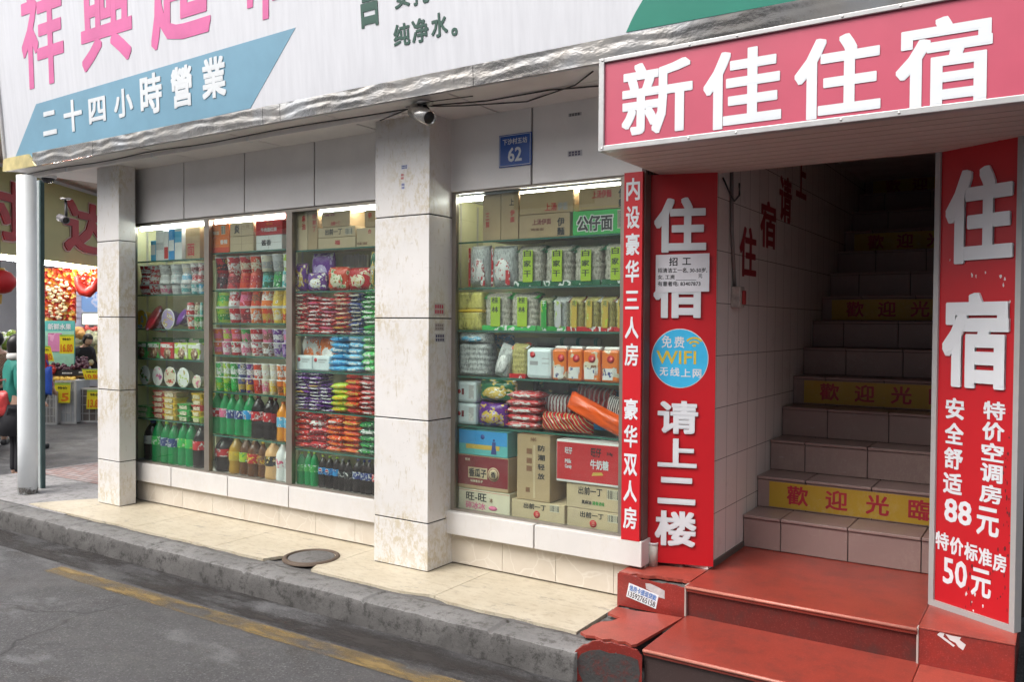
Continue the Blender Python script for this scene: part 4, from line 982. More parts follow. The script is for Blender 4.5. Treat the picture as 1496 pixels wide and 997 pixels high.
for p0, p1, q, col, bc, lab in ((182, 215, 235, 'sky', ('white', .3, .8), 'short pale blue tissue box, top shelf of pole-side bay'), (216, 268, 165, 'white', ('silver', .35, .6), 'tall white box, top shelf of pole-side bay'), (270, 298, 170, 'white', ('red', .05, .45), 'white and red box, top shelf of pole-side bay'),
        (301, 338, 160, 'blue', ('white', .3, .65), 'blue and white box, top shelf of pole-side bay'), (340, 388, 152, 'white', ('sky', .55, .9), 'white box with pale blue band, top shelf of pole-side bay')):
    px_carton('corner', 0, a_(p0), a_(p1), 300+q/4.532, 384, col, lab, grp=G1, tape=False, bandcol=bc, depth=.16)
px_carton('corner', 0, a_(392), a_(508), 300+128/4.532, 378, 'kraft', 'brown carton beside the white boxes, top shelf of pole-side bay', depth=.2, y=4.60, texts=(('面', .3, .7, .1, .45, 'red'),))
z = shz('corner', 3)
G2 = 'boxed noodles on the fourth shelf of the pole-side bay'
for i, (p0, p1, ca, cb_, lab) in enumerate(((75, 155, 'green', 'darkgreen', 'dark green'), (158, 240, 'green', 'brown', 'green and brown'), (242, 332, 'red', 'darkred', 'red'), (336, 424, 'lime', 'cream', 'lime green'), (426, 506, 'lime', 'white', 'lime and white'))):
    x0, x1 = gx(a_(p0), 510), gx(a_(p1), 510)
    t = thing('noodle_box', '%s noodle box, %s from the pole, fourth shelf of pole-side bay' % (lab, ORD[i]), 'noodle box', ((x0+x1)/2, GF+.06, z), G2)
    part('box', MB().box(x0, x1, GF, GF+.12, z+.001, z+.145, 0, .01), pm(ca, cb_, 'white', 9), t)
    part('picture', MB().lathe([(0, 0), (.05, 0), (.05, .002), (0, .002)], 20, ((x0+x1)/2+.01, GF+.001, z+.05), mat=Matrix.Rotation(R(90), 3, 'X')), pm('brown', 'cream', 'gold', 40), t)
    part('brand_band', MB().box(x0+.012, x1-.012, GF-.002, GF, z+.1, z+.132), pm('white', ca, 'red', 30), t)
for i, (p0, p1) in enumerate(((80, 168), (172, 258), (330, 430), (430, 508))):
    x0, x1 = gx(a_(p0), 490, 4.76), gx(a_(p1), 490, 4.76)
    t = thing('noodle_box', 'green noodle box in the rear row, %s from the pole, fourth shelf of pole-side bay' % ORD[i], 'noodle box', ((x0+x1)/2, 4.81, z), G2)
    part('box', MB().box(x0, x1, 4.76, 4.88, z+.001, z+.18, 0, .008), pm('green', 'brightgreen', 'white', 12), t)
    part('brand_band', MB().box(x0+.012, x1-.012, 4.758, 4.76, z+.14, z+.17), pm('white', 'green', 'lime', 30), t)
# trays
def tray_mesh():
    mb = MB(); bt = [(-.42, -.42), (.42, -.42), (.42, .42), (-.42, .42)]; tp = [(-.5, -.5), (.5, -.5), (.5, .5), (-.5, .5)]
    def ring(p, n=6, r_=.1):
        out = []
        for (cx, cy), a0_ in zip(((p-r_, p-r_), (-p+r_, p-r_), (-p+r_, -p+r_), (p-r_, -p+r_)), (0, 90, 180, 270)):
            for k in range(n): t = R(a0_+90*k/(n-1)); out.append((cx+r_*math.cos(t), cy+r_*math.sin(t)))
        return out
    L = [(ring(.40), 0), (ring(.47), .8), (ring(.5), .82), (ring(.5), .95)]
    vs = []; fs = []; n = len(L[0][0])
    for pts, z in L: vs += [(x, y, z) for x, y in pts]
    for i in range(3):
        for k in range(n): fs.append((i*n+k, i*n+(k+1) % n, (i+1)*n+(k+1) % n, (i+1)*n+k))
    fs += [list(range(n))[::-1], [3*n+k for k in range(n)]]
    return mb.add(vs, fs).mesh('noodle_tray', m_white)
def film_mesh(): return MB().box(-.46, .46, -.46, .46, .955, 1.0, 0, .02).mesh('film_lid', m_white)
def sleeve_mesh(): return MB().box(-.28, .28, -.485, -.44, .12, .78).mesh('label', m_white)
z = shz('corner', 5)
trays = [(60, 142, ['green', 'green'], 0), (142, 218, ['red']*5, .02), (216, 296, ['yellow', 'yellow', 'yellow', 'yellow', 'kraft'], -.01), (295, 366, ['green', 'brightgreen', 'green'], .0), (367, 430, ['lime', 'yellow', 'red', 'gold', 'yellow'], .01)]
for i, (p0, p1, cs, dy) in enumerate(trays):
    x0, x1 = gx(b_x(p0), 600), gx(b_x(p1), 600); h_ = .051
    for k, c in enumerate(cs):
        o = tag(obj('noodle_tray', withmat(cached('tray', tray_mesh), plain(c, .35), 'tray'+c), None, ((x0+x1)/2+random.uniform(-.004, .004), GF+.08+dy, z+k*h_*.98+.001), (0, 0, random.uniform(-.06, .06)), ((x1-x0)*.98, .15, h_)),
            '%s noodle tray, %s up in the %s stack from the pole, sixth shelf' % (WN[c], ORD[k], ORD[i]), 'noodle tray', 'stacked noodle trays')
        obj('film_lid', withmat(cached('film', film_mesh), pm(c, 'white', 'gold', 7), 'film'+c), o)
        obj('label', withmat(cached('slv', sleeve_mesh), pm('cream', c, 'brown', 9), 'slv'+c), o)
# --- bottles
def bottle_mesh():
    pr = [(.30, 0), (.42, .004), (.47, .03), (.475, .08), (.46, .12), (.47, .16), (.475, .42), (.46, .46), (.475, .50), (.475, .60), (.44, .70), (.32, .82), (.16, .915), (.13, .93), (.13, .955)]
    me = MB().lathe(pr, 22).mesh('soda_bottle', [m_white, m_white])
    for p in me.polygons: p.material_index = 1 if p.center.z > .72 else 0
    return me
def cap_mesh(): return MB().lathe([(.15, .945), (.155, .95), (.155, .995), (.14, 1.0), (0, 1.0)], 14, caps=False).mesh('cap', m_white)
def blabel_mesh(): return MB().lathe([(.482, .42), (.486, .43), (.486, .62), (.478, .63)], 22, caps=False).mesh('label', m_white)
def jug_mesh(): return MB().lathe([(.40, 0), (.47, .02), (.48, .10), (.44, .30), (.47, .36), (.48, .60), (.44, .72), (.28, .85), (.17, .91), (.15, .95)], 22).mesh('juice_bottle', [m_white, m_white])
def jlabel_mesh(): return MB().lathe([(.478, .36), (.486, .38), (.49, .58), (.484, .62)], 22, caps=False).mesh('label', m_white)
m_sprite = M_clear('green_soda', (.02, .42, .13), .6); m_cola = M_clear('dark_soda', (.018, .008, .006), .9); m_oil = M_clear('golden_oil', (.55, .30, .03), .8)
m_tea = M_clear('brown_tea', (.16, .06, .02), .85); m_juice = M_clear('orange_juice', (.80, .30, .02), .9); m_milk = M('milk_white', (.78, .78, .77), .3, var=0); SHOULDER = {'green_soda': M_clear('green_shoulder', (.10, .45, .22), .35), 'dark_soda': M_clear('clear_shoulder', (.22, .20, .19), .35)}
m_peach = M('peach_milk', (.72, .42, .18), .3, var=.05)
def bottle(x, z, w_, h_, body, capc, lab, label, grp, kind='soda', y=None, roundel=None):
    bm_ = cached('bot'+kind, bottle_mesh if kind == 'soda' else jug_mesh); lm = cached('bl'+kind, blabel_mesh if kind == 'soda' else jlabel_mesh)
    o = tag(obj('soda_bottle' if kind == 'soda' else 'drink_bottle', withmat(bm_, [body, SHOULDER.get(body.name, body)], body.name), None, (x, y if y else GF+w_/2+random.uniform(0, .02), z+.001), (0, 0, random.uniform(-.5, .5)), (w_, w_, h_)), label, 'bottle', grp)
    obj('cap', withmat(cached('cap', cap_mesh), plain(capc), 'cap'+capc), o)
    obj('label', withmat(lm, pm(*lab, 5, .3, (1, 1, 2.4)), lab), o)
    if roundel:
        e = MB().lathe([(0, 0), (.20, 0), (.20, .03), (0, .03)], 18, (0, -.488, .53), mat=Matrix(((1, 0, 0), (0, 0, 1), (0, .42, 0))))
        obj('emblem', cached('emb', lambda: e.mesh('emblem', plain('white'))), o)
        for nm, c, s0 in (('emblem_red', 'red', 1), ('emblem_blue', 'darkblue', -1)):
            def half(s0=s0, c=c):
                mb = MB(); pts = [(.17*math.cos(R(12+156*k/10)), -.522, .53+s0*(.17*math.sin(R(12+156*k/10)))*.42) for k in range(11)]
                return mb.prism(pts, (0, -.006, 0)).mesh(nm, plain(c))
            obj(nm, cached(nm, half), o)
z = shz('corner', 9)
SG = ('green', 'brightgreen', 'white'); SB = ('darkblue', 'white', 'sky'); CR = ('red', 'white', 'darkred')
for i, (p0, p1, y0, bd, cp, lb, nm) in enumerate(((82, 140, 445, m_cola, 'darkblue', ('silver', 'grey', 'white'), 'dark soda bottle with grey label'), (140, 190, 443, m_sprite, 'green', ('brightgreen', 'white', 'lime'), 'green soda bottle with green label'), (186, 232, 452, m_sprite, 'lime', SB, 'green soda bottle with navy label'),
        (231, 277, 458, m_sprite, 'lime', SB, 'green soda bottle with navy label'), (276, 322, 455, m_sprite, 'green', ('brightgreen', 'lime', 'white'), 'green soda bottle with bright green label'), (322, 368, 458, m_sprite, 'green', ('brightgreen', 'lime', 'white'), 'green soda bottle with bright green label'), (366, 424, 470, m_cola, 'black', CR, 'cola bottle with red label'))):
    x0, x1 = gx(b_x(p0), 640), gx(b_x(p1), 640); bottle((x0+x1)/2, z, (x1-x0)*1.06, gz(b_x((p0+p1)/2), 500+y0/3.836)-z, bd, cp, lb, '%s, %s from the pole, bottom shelf of pole-side bay' % (nm, ORD[i]), 'large soda bottles, pole-side bay')
# ---- centre bay
GR = 'cartons on the top shelf of the middle bay'
c, zt = px_carton('centre', 0, a_(555), a_(703), 300+215/4.532, 370, 'orange', 'orange carton, lower of two, top shelf of middle bay', grp=GR, texts=(('香辣', .6, .92, .55, .85, 'white'),), bandcol=('orangered', .02, .35))
px_carton('centre', 0, a_(553), a_(700), 300+124/4.532, 347, 'orange', 'orange carton with barcode, upper of two, top shelf of middle bay', z0=zt+.002, grp=GR, barcode=(.66, .84, .2, .85), texts=(('香辣面', .14, .58, .2, .48, 'cream'),))
c, zt = px_carton('centre', 0, a_(707), a_(862), 300+205/4.532, 368, 'palekraft', 'tan carton, lower of two, top shelf of middle bay', grp=GR)
px_carton('centre', 0, a_(707), a_(862), 300+112/4.532, 345, 'palekraft', 'tan carton with black character, upper of two, top shelf of middle bay', z0=zt+.002, grp=GR, texts=(('炎', .2, .42, .2, .85, 'black'), ('大骨', .5, .85, .55, .8, 'kraft')))
c, zt = px_carton('centre', 0, a_(880), a_(1050), 300+197/4.532, 366, 'white', 'white carton with ink scrawl, under the red carton, top shelf of middle bay', grp=GR, texts=(('酱香', .22, .6, .3, .7, 'black'),))
px_carton('centre', 0, a_(878), a_(1052), 300+100/4.532, 345, 'red', 'red carton on the white carton, top shelf of middle bay', z0=zt+.002, grp=GR, texts=(('牛肉面红烧', .2, .8, .22, .5, 'white'), ('老坛', .4, .65, .68, .85, 'orange')))
OR = ('orangered', 'cream', 'red')
cup_rows('centre', 1, [(a_(578), a_(655), [('darkred', 'black', 'white'), ('red', 'black', 'gold')]), (a_(655), a_(735), [('red', 'darkred', 'cream'), ('red', 'white', 'orange')]), (a_(735), a_(806), [('orangered', 'red', 'lime'), ('red', 'cream', 'orange')]), (a_(806), a_(882), [('orangered', 'red', 'white'), ('orangered', 'cream', 'brown')]), (a_(884), a_(955), [('darkgreen', 'teal', 'white'), ('cream', 'grey', 'red')]), (a_(955), a_(1036), [('darkgreen', 'green', 'white'), ('silver', 'grey', 'cream')]), (a_(1036), a_(1076), [('teal', 'white', 'lime'), ('lime', 'white', 'green')])], 2, 'noodle cups on the second shelf', [True, False], .138)
cup_rows('centre', 2, [(a_(578), a_(662), [('lime', 'green', 'white'), ('lime', 'brightgreen', 'white')]), (a_(665), a_(738), [('red', 'white', 'pink'), ('white', 'red', 'pink')]), (a_(738), a_(815), [('red', 'darkred', 'white'), ('red', 'pink', 'white')]), (a_(815), a_(882), [('orange', 'white', 'red'), ('orangered', 'brown', 'gold')]), (a_(882), a_(957), [('orangered', 'gold', 'white'), ('orange', 'white', 'red')]), (a_(957), a_(1036), [('yellow', 'cream', 'red'), ('yellow', 'gold', 'white')]), (a_(1036), a_(1078), [('yellow', 'red', 'cream'), ('yellow', 'gold', 'red')])], 2, 'noodle cups on the third shelf', [False, True], .128)
cup_rows('centre', 3, [(a_(568), a_(630), [('orange', 'pink', 'white'), ('orange', 'pink', 'lime')]), (a_(630), a_(688), [('pink', 'white', 'red'), ('pink', 'lime', 'white')]), (a_(688), a_(748), [('red', 'white', 'green'), ('orangered', 'pink', 'white')]), (a_(748), a_(808), [('white', 'pink', 'red'), ('green', 'pink', 'cream')]), (a_(808), a_(884), [('white', 'red', 'purple'), ('red', 'white', 'pink')]), (a_(884), a_(955), [('brown', 'white', 'pink'), ('pink', 'brown', 'cream')]), (a_(957), a_(1034), [('silver', 'purple', 'white'), ('purple', 'white', 'silver')]), (a_(1034), a_(1078), [('purple', 'lilac', 'pink'), ('lilac', 'pink', 'purple')])], 2, 'milk tea cups on the fourth shelf', [False, False], .112)
z4 = [(498, 543, 'brightgreen', 'lime'), (543, 582, 'lime', 'green'), (582, 626, 'green', 'brightgreen'), (626, 666, 'darkblue', 'gold'), (666, 707, 'purple', 'yellow'), (707, 756, 'orangered', 'red'), (756, 800, 'cream', 'pink'), (800, 840, 'cream', 'yellow'), (840, 888, 'orange', 'brown'), (888, 910, 'orange', 'yellow')]
cup_rows('centre', 4, [(b_x(p0), b_x(p1), [(a, b, 'white'), (a, 'white', b)]) for p0, p1, a, b in z4], 2, 'jelly cups on the fifth shelf', [False, False], .122)
z = shz('centre', 5)
JL = ('sky', 'white', 'blue'); GW = ('red', 'white', 'green')
for i, (p0, p1, y0, bd, cp, lb, kd, nm) in enumerate(((474, 520, 285, m_sprite, 'green', ('red', 'white', 'silver'), 'soda', 'green soda bottle with red label'), (516, 561, 288, m_sprite, 'lime', ('pink', 'white', 'red'), 'soda', 'green soda bottle with pale red label'), (556, 602, 298, m_sprite, 'green', SB, 'soda', 'green soda bottle with navy label'), (600, 645, 303, m_sprite, 'green', SB, 'soda', 'green soda bottle with navy label'),
        (643, 700, 298, m_sprite, 'green', ('blue', 'white', 'darkblue'), 'soda', 'wide green soda bottle with blue label'), (697, 752, 303, m_cola, 'darkred', CR, 'soda', 'cola bottle with red label'), (752, 812, 312, m_cola, 'darkred', CR, 'soda', 'cola bottle with red label'), (808, 842, 318, m_cola, 'darkred', ('darkred', 'red', 'black'), 'soda', 'slim cola bottle'), (836, 886, 340, m_juice, 'orange', JL, 'jug', 'orange juice bottle'), (886, 914, 345, m_juice, 'orange', JL, 'jug', 'slim orange juice bottle'))):
    x0, x1 = gx(b_x(p0), 610), gx(b_x(p1), 610); bottle((x0+x1)/2, z, (x1-x0)*1.06, gz(b_x((p0+p1)/2), 500+y0/3.836)-z, bd, cp, lb, '%s, %s from the pole, sixth shelf of middle bay' % (nm, ORD[i]), 'large drinks on the sixth shelf', kd)
z = shz('centre', 9)
for i, (p0, p1, y0, bd, cp, lb, kd, nm) in enumerate(((480, 556, 528, m_cola, 'darkred', CR, 'soda', 'cola bottle with red label'), (563, 622, 540, m_oil, 'yellow', ('gold', 'yellow', 'brown'), 'jug', 'golden drink bottle with yellow label'), (620, 676, 545, m_tea, 'cream', ('lime', 'green', 'white'), 'jug', 'brown tea bottle with green label'), (673, 732, 550, m_tea, 'yellow', ('red', 'yellow', 'cream'), 'jug', 'brown tea bottle with red yellow label'), (730, 770, 565, m_tea, 'yellow', ('brown', 'yellow', 'red'), 'jug', 'slim brown tea bottle'),
        (771, 836, 562, m_peach, 'cream', ('black', 'gold', 'white'), 'jug', 'orange drink bottle with black label'), (836, 890, 572, m_milk, 'white', ('white', 'pink', 'red'), 'jug', 'white milk drink bottle'), (888, 914, 580, m_milk, 'white', ('silver', 'white', 'red'), 'jug', 'slim white milk drink bottle'))):
    x0, x1 = gx(b_x(p0), 660), gx(b_x(p1), 660); bottle((x0+x1)/2, z, (x1-x0)*1.04, gz(b_x((p0+p1)/2), 500+y0/3.836)-z, bd, cp, lb, '%s, %s from the pole, bottom shelf of middle bay' % (nm, ORD[i]), 'large drinks on the bottom shelf', kd)
# ---- pillar bay
def pouch_mesh(seed, flat=True):
    """pillow bag, unit box; lying flat (thickness z) or standing (thickness y)"""
    nx_, ny_ = 16, 12; mb = MB(); vs = []; fs = []
    for side in (1, -1):
        for j in range(ny_+1):
            for i in range(nx_+1):
                u = -1+2*i/nx_; v = -1+2*j/ny_
                t = max(0, (1-abs(u)**4))**.6*max(0, (1-abs(v)**5))**.6
                t *= 1+.22*noise.noise(Vector((u*2.2+seed, v*2.2, side*3)))+.12*noise.noise(Vector((u*6, v*6+seed, side)))
                sq = 1-.06*abs(u)**3*(1 if abs(v) > .8 else 0)
                e = .035*noise.noise(Vector((u*5, v*5, seed+9)))
                p = (u*.5*sq, v*.5*(1-.05*(1-abs(u)))+e*.3, .5+side*(.48*t+.02)*.95+e*.5)
                vs.append(p if flat else (p[0], -(p[2]-.5), p[1]+.5))
    k = nx_+1; M0 = (ny_+1)*k
    for s in (0, 1):
        for j in range(ny_):
            for i in range(nx_): fs.append((s*M0+j*k+i, s*M0+j*k+i+1, s*M0+(j+1)*k+i+1, s*M0+(j+1)*k+i))
    per = [i for i in range(k)]+[j*k+k-1 for j in range(1, ny_+1)]+[ny_*k+i for i in range(k-2, -1, -1)]+[j*k for j in range(ny_-1, 0, -1)]
    n = len(per)
    for q in range(n): fs.append((per[q], per[(q+1) % n], M0+per[(q+1) % n], M0+per[q]))
    return mb.add(vs, fs, 0, True).mesh('snack_packet', m_white)
def seal_mesh(): return MB().box(.485, .515, -.47, .47, .46, .54).box(-.515, -.485, -.47, .47, .46, .54).mesh('seal', m_white)
def plabel_mesh(): return MB().box(-.26, .26, -.53, -.44, .34, .62, 0, .02).mesh('label', m_white)
def stack(bay, row, cols, top, grp, word='packet'):
    z0 = shz(bay, row)
    for i, (p0, p1, n, a, b, c) in enumerate(cols):
        tp = top if not isinstance(top, (list, tuple)) else top[i]
        x0, x1 = gx(p0, 540), gx(p1, 540); H = gz((p0+p1)/2, tp)-z0; h_ = H/n
        for k in range(n):
            aa, bb = (a, b) if k % 2 == 0 or random.random() < .6 else (b if word == 'x' else a, c)
            sd = random.randrange(5)
            me = withmat(cached(('pk', sd), lambda sd=sd: pouch_mesh(sd*7.3)), pm(aa, bb, c, 5, .22), ('pk', aa, bb, c))
            o = tag(obj('snack_packet', me, None, ((x0+x1)/2+random.uniform(-.011, .011), GF+.075+random.uniform(-.008, .014), z0+k*h_), (random.uniform(-.06, .06), random.uniform(-.07, .07), random.uniform(-.22, .22)), ((x1-x0)*random.uniform(.90, 1.06), .15, h_*random.uniform(1.0, 1.25))),
                '%s snack %s, %s up, %s stack from the pole, %s' % (WN[a], word, ORD[k], ORD[i], where(bay, row)), 'snack packet', grp)
            obj('seal', withmat(cached('seal', seal_mesh), plain(aa), 'seal'+aa), o)
            obj('label', withmat(cached('plab', plabel_mesh), pm(bb, aa, c, 7, .22), ('pl', aa, bb, c)), o)
c_ = lambda v: 400+v/4.53
d_ = lambda v: 400+v/3.835
stack('pillar', 2, [(c_(122), c_(210), 9, 'red', 'cream', 'white'), (c_(207), c_(296), 9, 'red', 'white', 'pink'), (c_(296), c_(391), 9, 'red', 'white', 'pink'), (c_(391), c_(487), 9, 'red', 'cream', 'gold'), (c_(487), c_(580), 10, 'darkblue', 'cream', 'silver'), (c_(580), c_(672), 9, 'green', 'white', 'brightgreen')], [300+585/4.53, 300+605/4.53, 300+612/4.53, 300+580/4.53, 300+585/4.53, 300+560/4.53], 'stacked snack packets, third shelf')
stack('pillar', 3, [(d_(308), d_(400), 6, 'sky', 'blue', 'white'), (d_(400), d_(490), 6, 'sky', 'white', 'blue'), (d_(488), d_(562), 5, 'brightgreen', 'white', 'lime')], 300+868/4.53, 'stacked snack packets, fourth shelf')
stack('pillar', 4, [(d_(100), d_(188), 11, 'purple', 'white', 'gold'), (d_(186), d_(262), 11, 'purple', 'white', 'gold'), (d_(250), d_(324), 8, 'purple', 'white', 'black'), (d_(316), d_(402), 5, 'lime', 'yellow', 'cream'), (d_(394), d_(480), 7, 'orangered', 'red', 'gold'), (d_(478), d_(562), 8, 'red', 'white', 'darkred')], [500+172/3.835, 500+178/3.835, 500+235/3.835, 500+235/3.835, 500+180/3.835, 500+190/3.835], 'stacked snack packets, fifth shelf')
stack('pillar', 5, [(d_(106), d_(190), 6, 'red', 'orangered', 'white'), (d_(188), d_(282), 5, 'red', 'darkred', 'white'), (d_(284), d_(382), 7, 'orangered', 'orange', 'white'), (d_(378), d_(472), 7, 'orangered', 'orange', 'gold'), (d_(466), d_(562), 5, 'darkgreen', 'green', 'white')], [500+392/3.835, 500+402/3.835, 500+405/3.835, 500+412/3.835, 500+455/3.835], 'stacked snack packets, sixth shelf')
z = shz('pillar', 9)
PB = ('blue', 'darkblue', 'white'); PD = ('darkblue', 'white', 'silver')
for i, (p0, p1, y0, bd, cp, lb, em, nm) in enumerate(((112, 152, 620, m_sprite, 'lime', SG, 0, 'small green soda bottle'), (150, 190, 618, m_sprite, 'lime', ('green', 'white', 'sky'), 0, 'small green soda bottle'), (188, 226, 622, m_sprite, 'lime', SG, 0, 'small green soda bottle'), (228, 268, 640, m_cola, 'lime', PB, 1, 'small dark soda bottle with blue label'), (268, 309, 645, m_cola, 'lime', PB, 1, 'small dark soda bottle with blue label'), (309, 346, 650, m_cola, 'lime', PB, 0, 'small dark soda bottle with lime cap'),
        (343, 381, 662, m_cola, 'grey', ('black', 'grey', 'white'), 0, 'small dark soda bottle with black label'), (381, 418, 665, m_cola, 'black', ('black', 'white', 'grey'), 0, 'small dark soda bottle with black label'), (419, 466, 662, m_cola, 'darkblue', PD, 0, 'small dark soda bottle with navy cap'), (466, 500, 668, m_cola, 'darkblue', PD, 0, 'small dark soda bottle with navy cap'), (495, 534, 668, m_cola, 'darkblue', PD, 0, 'small dark soda bottle with navy cap'), (533, 562, 675, m_cola, 'darkred', CR, 0, 'small cola bottle with red label'))):
    x0, x1 = gx(d_(p0), 700), gx(d_(p1), 700); bottle((x0+x1)/2, z, (x1-x0)*1.05, gz(d_((p0+p1)/2), 500+y0/3.835)-z, bd, cp, lb, '%s, %s from the pole, bottom shelf of pillar-side bay' % (nm, ORD[i]), 'small soda bottles, pillar-side bay', roundel=em)
GP = 'cartons on the top shelf of the pillar-side bay'
px_carton('pillar', 0, c_(132), c_(224), 300+32/4.53, 368, 'palekraft', 'tall tan carton beside the mullion, top shelf of pillar-side bay', grp=GP, tape=False, texts=(('麻', .6, .85, .7, .86, 'red'), ('油', .6, .85, .5, .66, 'red')))
px_carton('pillar', 0, c_(226), c_(289), 300+30/4.53, 368, 'kraft', 'tall brown carton with red characters, top shelf of pillar-side bay', grp=GP, tape=False, texts=(('出', .5, .85, .78, .9, 'red'), ('前', .5, .85, .62, .74, 'red'), ('丁', .5, .85, .46, .58, 'red')))
c, zt = px_carton('pillar', 0, c_(293), c_(540), 300+213/4.53, 366, 'palekraft', 'tan carton, lowest of the noodle carton pile, top shelf of pillar-side bay', grp=GP, tape=False, texts=(('福', .46, .60, .3, .75, 'red'),))
c, zt2 = px_carton('pillar', 0, c_(293), c_(538), 300+143/4.53, 350, 'palekraft', 'tan carton with black brush writing, top shelf of pillar-side bay', z0=zt+.002, grp=GP, tape=False, texts=(('出前一丁', .20, .66, .25, .85, 'black'),), barcode=(.74, .93, .2, .8))
px_carton('pillar', 0, c_(316), c_(503), 300+38/4.53, 330, 'kraft', 'brown carton with red print, topmost of the pile, top shelf of pillar-side bay', z0=zt2+.002, grp=GP, tape=False, texts=(('出前一丁', .35, .66, .1, .35, 'red'), ('清仓', .1, .5, .7, .85, 'darkred')))
c, zt3 = px_carton('pillar', 0, c_(547), c_(672), 300+148/4.53, 360, 'palekraft', 'tan carton by the wide pillar, lower of two, top shelf of pillar-side bay', grp=GP, tape=False, texts=(('合', .62, .8, .68, .9, 'red'), ('味道', .05, .6, .1, .25, 'brown')))
px_carton('pillar', 0, c_(600), c_(672), 300+30/4.53, 330, 'kraft', 'brown carton by the wide pillar, upper of two, top shelf of pillar-side bay', z0=zt3+.002, grp=GP, tape=False, texts=(('辛', .3, .7, .5, .85, 'red'),))
def bag(p0, p1, q0, z, depth, a, b, c, label, grp=None, y=None, rot=(0, 0, 0), name='snack_bag', scale=4, cat='snack bag', mt=None, window=None):
    x0, x1 = gx(p0, q0), gx(p1, q0); H = gz((p0+p1)/2, q0)-z
    sd = random.randrange(5)
    me = withmat(cached(('bg', sd), lambda: pouch_mesh(sd*3.1+1, False)), mt or pm(a, b, c, scale, .2), ('bg', a, b, c, scale, mt.name if mt else ''))
    o = tag(obj(name, me, None, ((x0+x1)/2, y if y else GF+depth/2, z+.001), rot, (x1-x0, depth, H)), label, cat, grp)
    obj('seal', cached(('bseal', a), lambda: MB().box(-.46, .46, -.012, .012, .965, 1.0).box(-.46, .46, -.012, .012, .0, .035).mesh('seal', plain(a))), o)
    obj('label', withmat(cached('blab', lambda: MB().lathe([(0, 0), (.3, 0), (.3, .02), (0, .02)], 20, (0, -.50, .42), mat=Matrix(((1, 0, 0), (0, 0, 1), (0, .9, 0)))).mesh('label', m_white)), pm(b, c, a, 9), ('bl', a, b, c)), o)
    return o
GS = 'standing snack bags, pillar-side bay'; z = shz('pillar', 1)
bag(c_(130), c_(207), 300+385/4.53, z, .07, 'purple', 'gold', 'white', 'narrow purple snack bag by the mullion, second shelf of pillar-side bay', GS)
bag(c_(203), c_(352), 300+312/4.53, z, .08, 'purple', 'lilac', 'white', 'tall purple snack bag, second shelf of pillar-side bay', GS, y=GF+.09)
bag(c_(212), c_(335), 300+445/4.53, z, .06, 'purple', 'white', 'gold', 'short purple snack bag in front of the tall one, second shelf of pillar-side bay', GS, y=GF+.03)
bag(c_(344), c_(482), 300+408/4.53, z, .08, 'orangered', 'cream', 'green', 'orange snack bag with food picture, second shelf of pillar-side bay', GS)
bag(c_(480), c_(632), 300+412/4.53, z, .08, 'red', 'cream', 'gold', 'red snack bag with food picture, second shelf of pillar-side bay', GS)
bag(c_(632), c_(672), 300+300/4.53, z, .06, 'darkgreen', 'gold', 'white', 'dark green snack bag by the wide pillar, second shelf of pillar-side bay', GS)
t = thing('chopstick_bundle', 'bundle of white disposable chopsticks behind the red bag, pillar-side bay', 'chopsticks', (gx(c_(530)), 4.80, z))
random.seed(9); mb = MB()
x0, x1 = gx(c_(452), 380, 4.78), gx(c_(612), 380, 4.78)
for k in range(26):
    xa = x0+(x1-x0)*k/26; mb.box(xa, xa+.007, 4.78+random.uniform(0, .02), 4.80+random.uniform(0, .02), z+.10, z+.285+random.uniform(-.012, .012))
part('sticks', mb, plain('white'), t); part('wrap', MB().box(x0-.004, x1+.004, 4.775, 4.83, z, z+.11, 0, .01), pm('silver', 'white', 'red', 12), t)
z = shz('pillar', 3)
bag(c_(120), c_(232), 300+872/4.53, z, .09, 'clear', 'orange', 'white', 'clear bag of orange snacks by the mullion, fourth shelf of pillar-side bay', y=GF+.13)
bag(c_(232), c_(370), 300+872/4.53, z, .09, 'orange', 'white', 'clear', 'orange and white snack bag, fourth shelf of pillar-side bay', y=GF+.13)
GT = 'white tissue packs'
for i, (p0, p1) in enumerate(((124, 216), (216, 312))):
    x0, x1 = gx(d_(p0), 530), gx(d_(p1), 530)
    t = thing('tissue_pack', 'white tissue pack with small red logo, %s from the mullion, fourth shelf of pillar-side bay' % ORD[i], 'tissue pack', ((x0+x1)/2, GF+.05, z), GT)
    part('pack', MB().box(x0+.002, x1-.002, GF, GF+.1, z+.001, z+.118, 0, .014), M('tissue_film', (.66, .74, .76), .3, 0, .08, 9), t)
    part('logo', MB().lathe([(0, 0), (.016, 0), (.016, .002), (0, .002)], 16, (x0+.035, GF+.0005, z+.085), mat=Matrix.Rotation(R(90), 3, 'X')), plain('red'), t)
    part('print', MB().box(x0+.065, x1-.03, GF-.001, GF+.002, z+.082, z+.09).box(x0+.065, x1-.05, GF-.001, GF+.002, z+.066, z+.072), plain('grey'), t)
